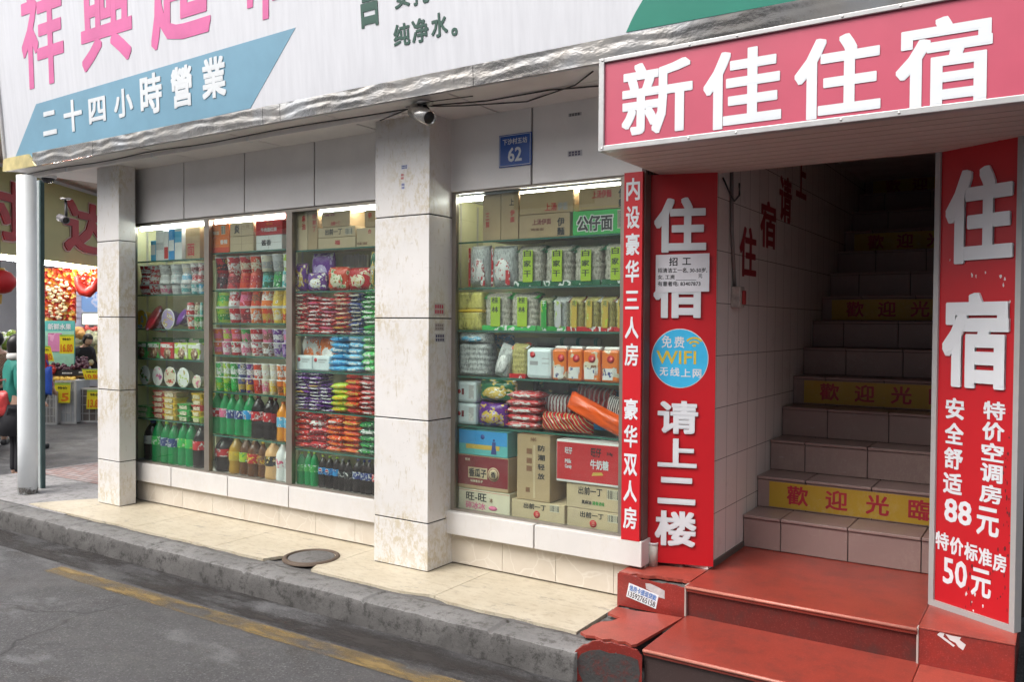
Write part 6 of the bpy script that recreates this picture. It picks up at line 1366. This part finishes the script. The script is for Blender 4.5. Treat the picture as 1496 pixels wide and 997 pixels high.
# things placed by where the shop front shows them
class PP:
    def __init__(s, d): s.d = d
    def __call__(s, x, y): return dp(x, y, s.d)
def face(mb, x0, x1, y0, y1, d, th=.02, mi=0):
    q = [dp(x0, y1, d), dp(x1, y1, d), dp(x1, y0, d), dp(x0, y0, d)]
    return mb.prism(q, DV*th, mi)
def m_festive():
    m, nt, b = base_mat('red_gold_tinsel'); v = coords(nt)
    vo = N(nt, 'TexVoronoi'); vo.inputs['Scale'].default_value = 16; nt.links.new(v, vo.inputs['Vector'])
    c = ramp(nt, vo.outputs['Color'], [(0, (.42, .02, .008)), (.45, (.55, .06, .01)), (.62, (.62, .22, .02)), (.75, (.75, .5, .12)), (.9, (.8, .7, .45))], 'CONSTANT')
    nt.links.new(c, b.inputs['Base Color']); b.inputs['Roughness'].default_value = .3; bump(nt, b, vo.outputs['Distance'], .8, .05); return m
m_fest = m_festive()
fd = thing('festive_curtain', 'red and gold tinsel curtain with a gold flower ornament in the fruit shop', 'decoration', dp(86, 470, 15.3))
part('curtain', face(MB(), 58, 109, 392, 472, 15.3, .06), m_fest, fd)
part('valance', face(MB(), 109, 150, 392, 426, 15.3, .06), m_fest, fd)
oc = dp(85, 430, 15.2); random.seed(77)
orn = MB()
for q in range(70):
    t, r_ = random.uniform(0, 2*math.pi), math.sqrt(random.random()); sx, sz = (.21, .22) if q < 45 else (.16, .15)
    orn.lathe([(0, -.03), (.03, -.015), (.034, 0), (.03, .015), (0, .03)], 7, oc+LV*r_*sx*math.cos(t)+Z*(r_*sz*math.sin(t)+(.06 if q < 45 else -.30))-DV*random.uniform(0, .04), caps=False)
part('ornament', orn, MP('gold_ornament', [(.72, .62, .36), (.75, .50, .35), (.78, .72, .6), (.5, .2, .05)], 16, .3), fd)
sw = thing('red_swag', 'red paper swag hanging in a loop beside the tinsel curtain', 'decoration', dp(126, 428, 15.0))
part('garland', MB().tube([dp(112, 404, 15), dp(115, 416, 15), dp(121, 426, 15), dp(129, 428, 15), dp(137, 421, 15), dp(144, 408, 15)], [.05, .07, .09, .09, .07, .05], 10), M('swag_red', (.60, .03, .02), .5, 0, .3, 12, .4, 20), sw)
ln = thing('red_lantern', 'round red lantern hanging in front of the fruit shop by the pole', 'lantern', dp(1, 412, 12.2))
lc = dp(0, 412, 12.2)
part('shade', MB().lathe([(.06, -.17), (.14, -.14), (.20, -.06), (.21, .0), (.20, .06), (.14, .14), (.06, .17)], 20, lc), M('lantern_red', (.55, .015, .02), .45, 0, .1, 6), ln)
part('tassel', MB().lathe([(.02, -.32), (.03, -.18)], 8, lc).lathe([(.065, .165), (.065, .2)], 12, lc), M('lantern_gold', (.6, .4, .08), .4), ln)
part('hook', MB().tube([lc+Z*.2, lc+Z*.62], .006, 6), m_black, ln)
po = thing('fruit_poster', 'teal fruit poster with pink fruit picture under the tinsel curtain', 'poster', dp(86, 545, 15.1))
part('sheet', face(MB(), 62, 109, 469, 548, 15.1, .02), M('poster_teal', (.10, .42, .40), .5, 0, .15, 2), po)
part('pale_field', face(MB(), 66, 108, 484, 546, 15.085, .012), M('poster_mint', (.30, .58, .46), .5), po)
part('fruit_picture', face(MB(), 70, 90, 487, 514, 15.075, .008), MP('poster_pink', [(.62, .22, .42), (.72, .35, .55), (.5, .15, .3), (.75, .5, .6)], 5), po)
A = dp(70, 482, 15.098); Bq = dp(104, 482, 15.098)
text(po, m_wlet, '新鲜水果', A, LV, Z, (Bq-A).length, .11, bold=.04, ext=.004)
lw = thing('cool_wall_panel', 'lilac wall panel with blue posters deep inside the fruit shop', 'panel', dp(128, 500, 17.5))
part('panel', face(MB(), 104, 156, 420, 545, 17.5, .03), M('lilac_wall', (.50, .50, .66), .5, 0, .1, 2), lw)
part('poster', face(MB(), 119, 150, 424, 456, 17.46, .02), MP('blue_poster', [(.18, .32, .62), (.45, .5, .7), (.25, .4, .7), (.6, .6, .7)], 3), lw)
part('screen_frame', face(MB(), 119, 146, 456, 476, 17.44, .02), M('grey_frame', (.25, .26, .28), .5), lw)
part('lit_screen', face(MB(), 121, 143, 459, 474, 17.43, .01), M('lit_screen', (.8, .9, .75), .5, var=0, emit=1.5), lw)
mb = MB()
for k in range(5): face(mb, 109, 119, 432+k*8, 433+k*8, 17.48, .01)
part('shelf_line', mb, M('panel_line', (.3, .3, .42), .5), lw)
def fruit(mb, c, r_, n=10, sq=1): mb.lathe([(0, -r_*sq), (r_*.6, -r_*.8*sq), (r_, 0), (r_*.6, r_*.8*sq), (0, r_*sq)], n, c, caps=False)
def pile(name, label, cat, boxes, mats, cnt, r_, seed, base=None):
    (x0, x1, y0, y1, d0, d1) = boxes; random.seed(seed); mb = MB()
    for k in range(cnt):
        u, v, q = random.random(), random.random(), random.random(); fruit(mb, dp(x0+(x1-x0)*u, y1-(y1-y0)*v*(.4+.6*q), d0+(d1-d0)*q), r_*random.uniform(.8, 1.2), 8)
    o = single(name, mb, mats, label, cat, dp((x0+x1)/2, y1, d0)); o['kind'] = 'stuff'; return o
def crate(x0, x1, y0, y1, d, dep, label, m_a, m_b, zfloor=-.15):
    t = thing('fruit_crate', label, 'crate', dp((x0+x1)/2, y1, d))
    q = [dp(x0, y1, d), dp(x1, y1, d)]; zt = dp((x0+x1)/2, y0, d).z; W = (q[1]-q[0]); O = Vector((q[0].x, q[0].y, zfloor)); L = W.length; U = Vector((W.x, W.y, 0)).normalized()
    def fb(u0, u1, z0, z1, e0=0, e1=.02):
        m2 = MB(); vs = [O+U*u+DV*e+Z*(z-zfloor) for z in (z0, z1) for u, e in ((u0, e0), (u1, e0), (u1, e1), (u0, e1))]
        m2.add(vs, [(0, 3, 2, 1), (4, 5, 6, 7), (0, 1, 5, 4), (1, 2, 6, 5), (2, 3, 7, 6), (3, 0, 4, 7)]); return m2
    part('body', fb(.015, L-.015, zfloor+.02, zt-.01, .01, dep), m_b, t)
    rim = MB()
    for u0, u1, z0, z1 in ((0, .03, zfloor, zt), (L-.03, L, zfloor, zt), (.03, L-.03, zfloor, zfloor+.035), (.03, L-.03, zt-.035, zt)):
        b2 = fb(u0, u1, z0, z1, -.008, .03); rim.add(b2.v, b2.f)
    part('frame', rim, m_a, t)
    sl2 = MB(); n = 4
    for k in range(1, n):
        b2 = fb(.03, L-.03, zfloor+(zt-zfloor)*k/n, zfloor+(zt-zfloor)*k/n+.012, -.002, .02); sl2.add(b2.v, b2.f)
        b2 = fb(L*k/n-.006, L*k/n+.006, zfloor+.035, zt-.035, -.004, .02); sl2.add(b2.v, b2.f)
    part('slat', sl2, m_a, t); return t
m_cw_ = M('crate_white', (.50, .50, .49), .5, 0, .1, 4); m_cg = M('crate_grey', (.30, .29, .28), .6, 0, .2, 4); m_cbk = M('crate_black', (.03, .03, .035), .5)
crate(63, 83, 572, 617, 14.35, .5, 'white slatted crate standing on the street behind the pole', m_cw_, m_cg)
crate(81, 111, 556, 617, 14.5, .5, 'tall white crate with grey panels under the yellow price tag', m_cw_, M('crate_panel', (.40, .42, .44), .5))
crate(111, 150, 567, 615, 14.7, .5, 'white topped dark crate behind the corner pillar', m_cw_, M('crate_brown', (.16, .14, .13), .6))
t = thing('fruit_table', 'wooden display table carrying the dark grape trays', 'table', dp(105, 552, 15.0))
a0_, a1_ = dp(70, 552, 15.0), dp(150, 552, 15.0)
part('top', MB().prism([Vector((a0_.x, a0_.y, .66)), Vector((a1_.x, a1_.y, .66)), Vector((a1_.x, a1_.y, .66))+DV*.9, Vector((a0_.x, a0_.y, .66))+DV*.9], (0, 0, -.05)), M('wood_table', (.42, .24, .09), .5, 0, .2, 6), t)
for s in (0.03, .97):
    p = a0_.lerp(a1_, s); part('leg', MB().box(p.x-.03, p.x+.03, p.y+.1, p.y+.16, -.15, .61), M('wood_table', (.42, .24, .09)), t)
gt = thing('grape_tray', 'black plastic tray with white rim marks full of dark grapes', 'tray', dp(103, 549, 14.95))
part('tray', face(MB(), 76, 128, 541, 549, 14.95, .5), m_cbk, gt)
mb = MB()
for k in range(7): face(mb, 91+k*2.1, 92.4+k*2.1, 544.5, 546.5, 14.945, .01); face(mb, 115+k*1.8, 116.2+k*1.8, 543, 545.5, 14.945, .01)
part('rim_mark', mb, m_white, gt)
pile('grapes', 'heap of dark purple grapes filling the black tray', 'grapes', (77, 129, 521, 544, 14.98, 15.5), M('grape', (.09, .03, .05), .3, 0, .4, 9), 240, .036, 3)
pile('red_apples', 'few red apples at the end of the grape tray', 'apples', (70, 82, 534, 544, 14.9, 15.1), M('apple_red', (.45, .03, .03), .35, 0, .3, 8), 14, .04, 5)
pile('yellow_fruit', 'thin layer of yellow fruit on the tall white crate', 'fruit', (80, 108, 553, 556, 14.5, 14.9), M('fruit_yellow', (.65, .42, .06), .4, 0, .2, 8), 50, .04, 6)
pile('white_pears', 'pale yellow pears behind the grape tray', 'fruit', (108, 150, 518, 531, 15.9, 16.3), M('pear_pale', (.60, .58, .38), .5, 0, .2, 8), 50, .06, 7)
pile('melons', 'netted green melons stacked on a shelf at the back', 'melons', (116, 156, 484, 504, 16.8, 17.0), M('melon_green', (.34, .36, .24), .5, 0, .3, 10), 26, .11, 8)
pile('red_fruit', 'row of small red fruit on top of the melons', 'fruit', (116, 156, 478, 484, 17.0, 17.1), M('fruit_red', (.45, .06, .05), .4, 0, .3, 9), 24, .06, 9)
sf = thing('fruit_shelf', 'green fronted shelf below the netted melons', 'shelf', dp(132, 516, 16.75))
part('board', face(MB(), 106, 158, 504, 518, 16.75, .5), M('shelf_olive', (.30, .30, .14), .5, 0, .15, 3), sf)
ob_ = single('orange_net', (lambda mb: (fruit(mb, dp(114, 486, 16.2), .13, 16, .9), fruit(mb, dp(119, 490, 16.1), .09, 14), mb)[-1])(MB()), M('orange_net', (.62, .34, .10), .5, 0, .4, 20), 'net of oranges above the bending fruit seller', 'fruit net', dp(115, 492, 16.2))
def price_tag(x0, x1, y0, y1, d, num, label, tilt=0, hd='特价'):
    c0, c1 = dp(x0, y1, d), dp(x1, y1, d); H = dp(x0, y0, d).z-c0.z; U = (c1-c0).normalized(); W = (c1-c0).length
    t = thing('price_tag', label, 'price tag', c0, 'yellow price tags of the fruit shop'); V = (Z+U*tilt).normalized()
    Nn = U.cross(V)
    part('card', MB().prism([c0, c0+U*W, c0+U*W+V*H, c0+V*H], -Nn*.006), M('tag_yellow', (.78, .66, .02), .45, 0, .06, 5), t)
    part('edge', MB().prism([c0+V*(H*.9)+Nn*.001, c0+U*W+V*(H*.9)+Nn*.001, c0+U*W+V*H+Nn*.001, c0+V*H+Nn*.001], -Nn*.002), M('tag_green', (.35, .55, .08), .45), t)
    text(t, M('tag_orange', (.70, .18, .01), .45), num, c0+U*W*.08+V*H*.08, U, V, W*.84, H*.42, bold=.05, ext=.003)
    text(t, m_black, hd, c0+U*W*.2+V*H*.68, U, V, W*.6, H*.14, bold=.02, ext=.003)
price_tag(87, 108, 489, 517, 14.6, '16.80', 'yellow price tag 16.80 over the grape heap', 0)
price_tag(63, 79, 505, 528, 14.6, '8.80', 'yellow price tag leaning right behind the pole', -.25)
price_tag(79, 102, 560, 589, 14.42, '15', 'large yellow price tag hanging on the tall white crate', .04)
price_tag(126, 150, 570, 598, 14.62, '13.80', 'yellow price tag 13.80 on the dark crate by the corner pillar', .05)
price_tag(124, 150, 539, 555, 14.68, '10.80', 'orange yellow price tag lying against the table edge', -.3)
vg = pile('vegetables', 'white radishes and leafy greens stacked beside the pole', 'vegetables', (-30, 22, 484, 506, 12.6, 13.0), MP('veg_mix', [(.60, .62, .56), (.20, .36, .05), (.40, .50, .10), (.66, .66, .6)], 5), 60, .07, 12)

# ---- people
SKIN = M('skin', (.55, .34, .25), .5, 0, .05, 10); HAIR = M('black_hair', (.012, .010, .010), .35)
def skinned(pts, edges, lvl=1):
    me = bpy.data.meshes.new('sk'); me.from_pydata([p[:3] for p in pts], edges, []); o = bpy.data.objects.new('sk', me); COL.objects.link(o)
    md = o.modifiers.new('s', 'SKIN'); md.use_smooth_shade = True; ss = o.modifiers.new('d', 'SUBSURF'); ss.levels = lvl; ss.render_levels = lvl
    for i, p in enumerate(pts): me.skin_vertices[0].data[i].radius = (p[3], p[4] if len(p) > 4 else p[3]); me.skin_vertices[0].data[i].use_root = (i == 0)
    dg = bpy.context.evaluated_depsgraph_get(); r_ = bpy.data.meshes.new_from_object(o.evaluated_get(dg)); vs = [v.co.copy() for v in r_.vertices]; fs = [list(p.vertices) for p in r_.polygons]
    bpy.data.objects.remove(o); bpy.data.meshes.remove(me); bpy.data.meshes.remove(r_); return vs, fs
def chain(pts, root=None): return [(i, i+1) for i in range(len(pts)-1)]
def person(loc, rz, label, coat, legs, arms, bend=0, sk_len=None, sk_mat=None, shoes=True, hair_long=True, scarf=None, group=None):
    """arms: ((elbow, wrist), (elbow, wrist)) in body space; faces -Y; bend tips the trunk forward"""
    rb = Matrix.Rotation(R(bend), 3, 'X'); hip = Vector((0, 0, .84))
    def tr(p): return hip+rb @ (Vector(p)-hip)
    t = tag(obj('person', None, None, loc, (0, 0, rz)), label, 'person', group)
    P = []; E = []
    def add(p, r_): P.append((*p, r_)); return len(P)-1
    a = add(hip, .12); b = add(tr((0, 0, 1.02)), .115); c = add(tr((0, 0, 1.22)), .125); n1 = add(tr((0, .0, 1.35)), .055); n2 = add(tr((0, -.01, 1.42)), .05); E += [(a, b), (b, c), (c, n1), (n1, n2)]
    for s, (el, wr) in zip((-1, 1), arms):
        sh = add(tr((s*.16, 0, 1.28)), .055); e = add(tr(el), .042); w_ = add(tr(wr), .03); E += [(c, sh), (sh, e), (e, w_)]
        wv = Vector(tr(wr)); dv = (wv-Vector(tr(el))).normalized(); pm_ = add(wv+dv*.06, .034); E.append((w_, pm_))
        sd = dv.cross(Vector((0, 1, .2))).normalized()
        for k in range(4): f1 = add(wv+dv*(.135+.012*(1-abs(k-1.5)))+sd*(k-1.5)*.018, .008); E.append((pm_, f1))
        th = add(wv+dv*.07+sd*.05, .010); E.append((pm_, th))
    for s in (-1, 1):
        h = add((s*.085, 0, .80), .085); k = add((s*.085, -.015, .45), .055); an = add((s*.085, .01, .08), .035); E += [(a, h), (h, k), (k, an)]
        f = add((s*.09, -.10, .03), .03); E.append((an, f))
    vs, fs_ = skinned(P, E); mb = MB(); mb.add(vs, fs_, 0, True)
    hc = tr((0, -.02, 1.50)); hr = rb
    hv = []; 
    bm = bmesh.new(); bmesh.ops.create_uvsphere(bm, u_segments=20, v_segments=14, radius=1)
    for v in bm.verts:
        p = v.co.copy(); q = Vector((p.x*.073, p.y*.088, p.z*.105))
        if p.z < -.2: q.x *= 1-.25*(-p.z-.2); q.y += -.012*(-p.z)
        if p.y < -.85 and abs(p.x) < .25 and -.35 < p.z < .15: q.y -= .018
        hv.append(hc+hr @ q)
    bm.verts.index_update(); mb.add(hv, [[v.index for v in f.verts] for f in bm.faces], 0, True); bm.free()
    for s in (-1, 1): mb.add([hc+hr @ Vector((s*.074+dx*.008, dy, dz)) for dx, dy, dz in ((0, -.012, -.03), (s, .012, -.02), (s, .015, .025), (0, -.01, .02))], [(0, 1, 2, 3)])
    o = obj('body', mb.mesh('body', SKIN), t)
    eye = MB()
    for s in (-1, 1): eye.lathe([(0, -.006), (.009, 0), (0, .006)], 8, hc+hr @ Vector((s*.03, -.083, .01)), caps=False)
    eye.add([hc+hr @ Vector(p) for p in ((-.025, -.0865, -.055), (.025, -.0865, -.055), (.02, -.086, -.063), (-.02, -.086, -.063))], [(0, 1, 2, 3)])
    obj('face_detail', eye.mesh('face_detail', HAIR), t)
    hm = MB(); bm = bmesh.new(); bmesh.ops.create_uvsphere(bm, u_segments=20, v_segments=14, radius=1); vv = []; keep = []
    for v in bm.verts:
        p = v.co.copy(); q = Vector((p.x*.086, p.y*.102+.012, p.z*.115+.012))
        if hair_long and p.z < 0: q.z = q.z*1.5-.02; q.y = max(q.y, -.01)
        elif p.z < .25 and p.y < -.1: q.y = max(q.y, -.02)
        vv.append(hc+hr @ q)
    bm.verts.index_update(); hm.add(vv, [[v.index for v in f.verts] for f in bm.faces], 0, True); bm.free()
    obj('hair', hm.mesh('hair', HAIR), t)
    P = []; E = []
    a = add(hip+Vector((0, 0, -.06)), .155); b = add(tr((0, 0, 1.0)), .145); c = add(tr((0, 0, 1.22)), .15); n1 = add(tr((0, 0, 1.34)), .085); E += [(a, b), (b, c), (c, n1)]
    for s, (el, wr) in zip((-1, 1), arms):
        sh = add(tr((s*.165, 0, 1.27)), .082); e = add(tr(el), .066); w_ = add(Vector(tr(el)).lerp(Vector(tr(wr)), .95), .05); E += [(c, sh), (sh, e), (e, w_)]
    vs, fs_ = skinned(P, E); obj('coat', MB().add(vs, fs_, 0, True).mesh('coat', coat), t)
    tm = MB()
    P = []; E = []
    a = add((0, 0, .82), .13)
    for s in (-1, 1):
        h = add((s*.085, 0, .74), .098); k = add((s*.085, -.015, .45), .066); an = add((s*.085, .01, .10), .046); E += [(a, h), (h, k), (k, an)]
    vs, fs_ = skinned(P, E); obj('trousers', MB().add(vs, fs_, 0, True).mesh('trousers', legs), t)
    if sk_len: obj('skirt', MB().lathe([(.165, .86), (.19, .74), (.21, sk_len), (.205, sk_len)], 24, mat=Matrix.Diagonal((1, .85, 1)), caps=False).mesh('skirt', sk_mat), t)
    sm = MB()
    for s in (-1, 1): sm.box(s*.088-.042, s*.088+.042, -.155, .065, 0, .075, 0, .025)
    obj('shoes', sm.mesh('shoes', m_black), t)
    if scarf: obj('scarf', MB().lathe([(.075, 0), (.10, .02), (.095, .06), (.07, .08)], 18, tr((0, .0, 1.34)), caps=False).mesh('scarf', scarf), t)
    return t
dn = ((-.20, -.02, 1.0), (-.20, -.10, .78)), ((.20, -.02, 1.0), (.20, -.10, .78))
wl = dp(25, 697, 9.28); wl.z = -.15
cam_rz = YAW
m_teal = M('teal_coat', (.015, .20, .16), .7, 0, .12, 8); m_bk = M('black_cloth', (.014, .014, .018), .8)
person((wl.x, wl.y, -.15), cam_rz+math.pi*.75, 'person in teal coat and black skirt half hidden by the pole, holding a red bag', m_teal, m_bk, (((-.21, .02, 1.02), (-.17, -.16, .90)), ((.22, .03, 1.0), (.24, -.14, .86))), sk_len=.52, sk_mat=m_bk, scarf=M('pale_scarf', (.6, .58, .56), .8))
hb_ = thing('handbag', 'red handbag hanging from the arm of the person in teal', 'handbag', dp(1, 600, 9.2))
hc_ = dp(1.5, 592, 9.15)
hm_ = pouch_mesh(3.3, False); hm_.materials.clear(); hm_.materials.append(M('bag_red', (.52, .05, .05), .4, 0, .1, 5))
o = obj('body', hm_, hb_, hc_-hb_.location-Z*.14, (0, 0, YAW), (.20, .12, .30))
part('strap', MB().tube([hc_+RT*.0-RT*.07+Z*.13, hc_-RT*.03+Z*.26, hc_+RT*.06+Z*.28, hc_+RT*.07+Z*.13], .010, 8), M('bag_red', (.52, .05, .05)), hb_)
q = dp(49, 640, 11.6)
person((q.x, q.y, -.15), cam_rz+math.pi*.9, 'person in red jacket almost hidden behind the pole, carrying a blue bag', M('red_jacket', (.45, .02, .03), .7, 0, .1, 8), m_bk, (((-.22, .02, 1.02), (-.2, -.12, .84)), ((.22, .02, 1.04), (.23, -.1, .84))))
bb = thing('blue_bag', 'bright blue bag showing between pole and fruit crates', 'bag', dp(69, 575, 11.5))
bm2 = pouch_mesh(8.1, False); bm2.materials.clear(); bm2.materials.append(M('bag_blue', (.03, .10, .50), .4, 0, .15, 5))
obj('body', bm2, bb, dp(69, 578, 11.5)-bb.location, (0, 0, YAW), (.13, .10, .40))
part('handle', MB().tube([dp(66, 534, 11.5), dp(68, 527, 11.5), dp(71, 534, 11.5)], .010, 8), M('bag_blue', (.03, .10, .50)), bb)
q = dp(-4, 640, 12.0)
person((q.x, q.y, -.15), cam_rz+math.pi*1.1, 'person in brown checked jacket standing by the vegetables at the frame edge', striped('checked_cloth', ['brown', 'cream', 'black', 'brown'], 14, .6), m_bk, dn, hair_long=False)
q = dp(112, 600, 15.9)
person((q.x, q.y, -.15), cam_rz+math.pi*.35, 'fruit seller in black top bending over the grapes with one arm stretched out', m_bk, m_bk, (((-.20, -.12, 1.02), (-.20, -.30, .86)), ((.22, -.14, 1.0), (.24, -.36, .84))), bend=28, hair_long=False)
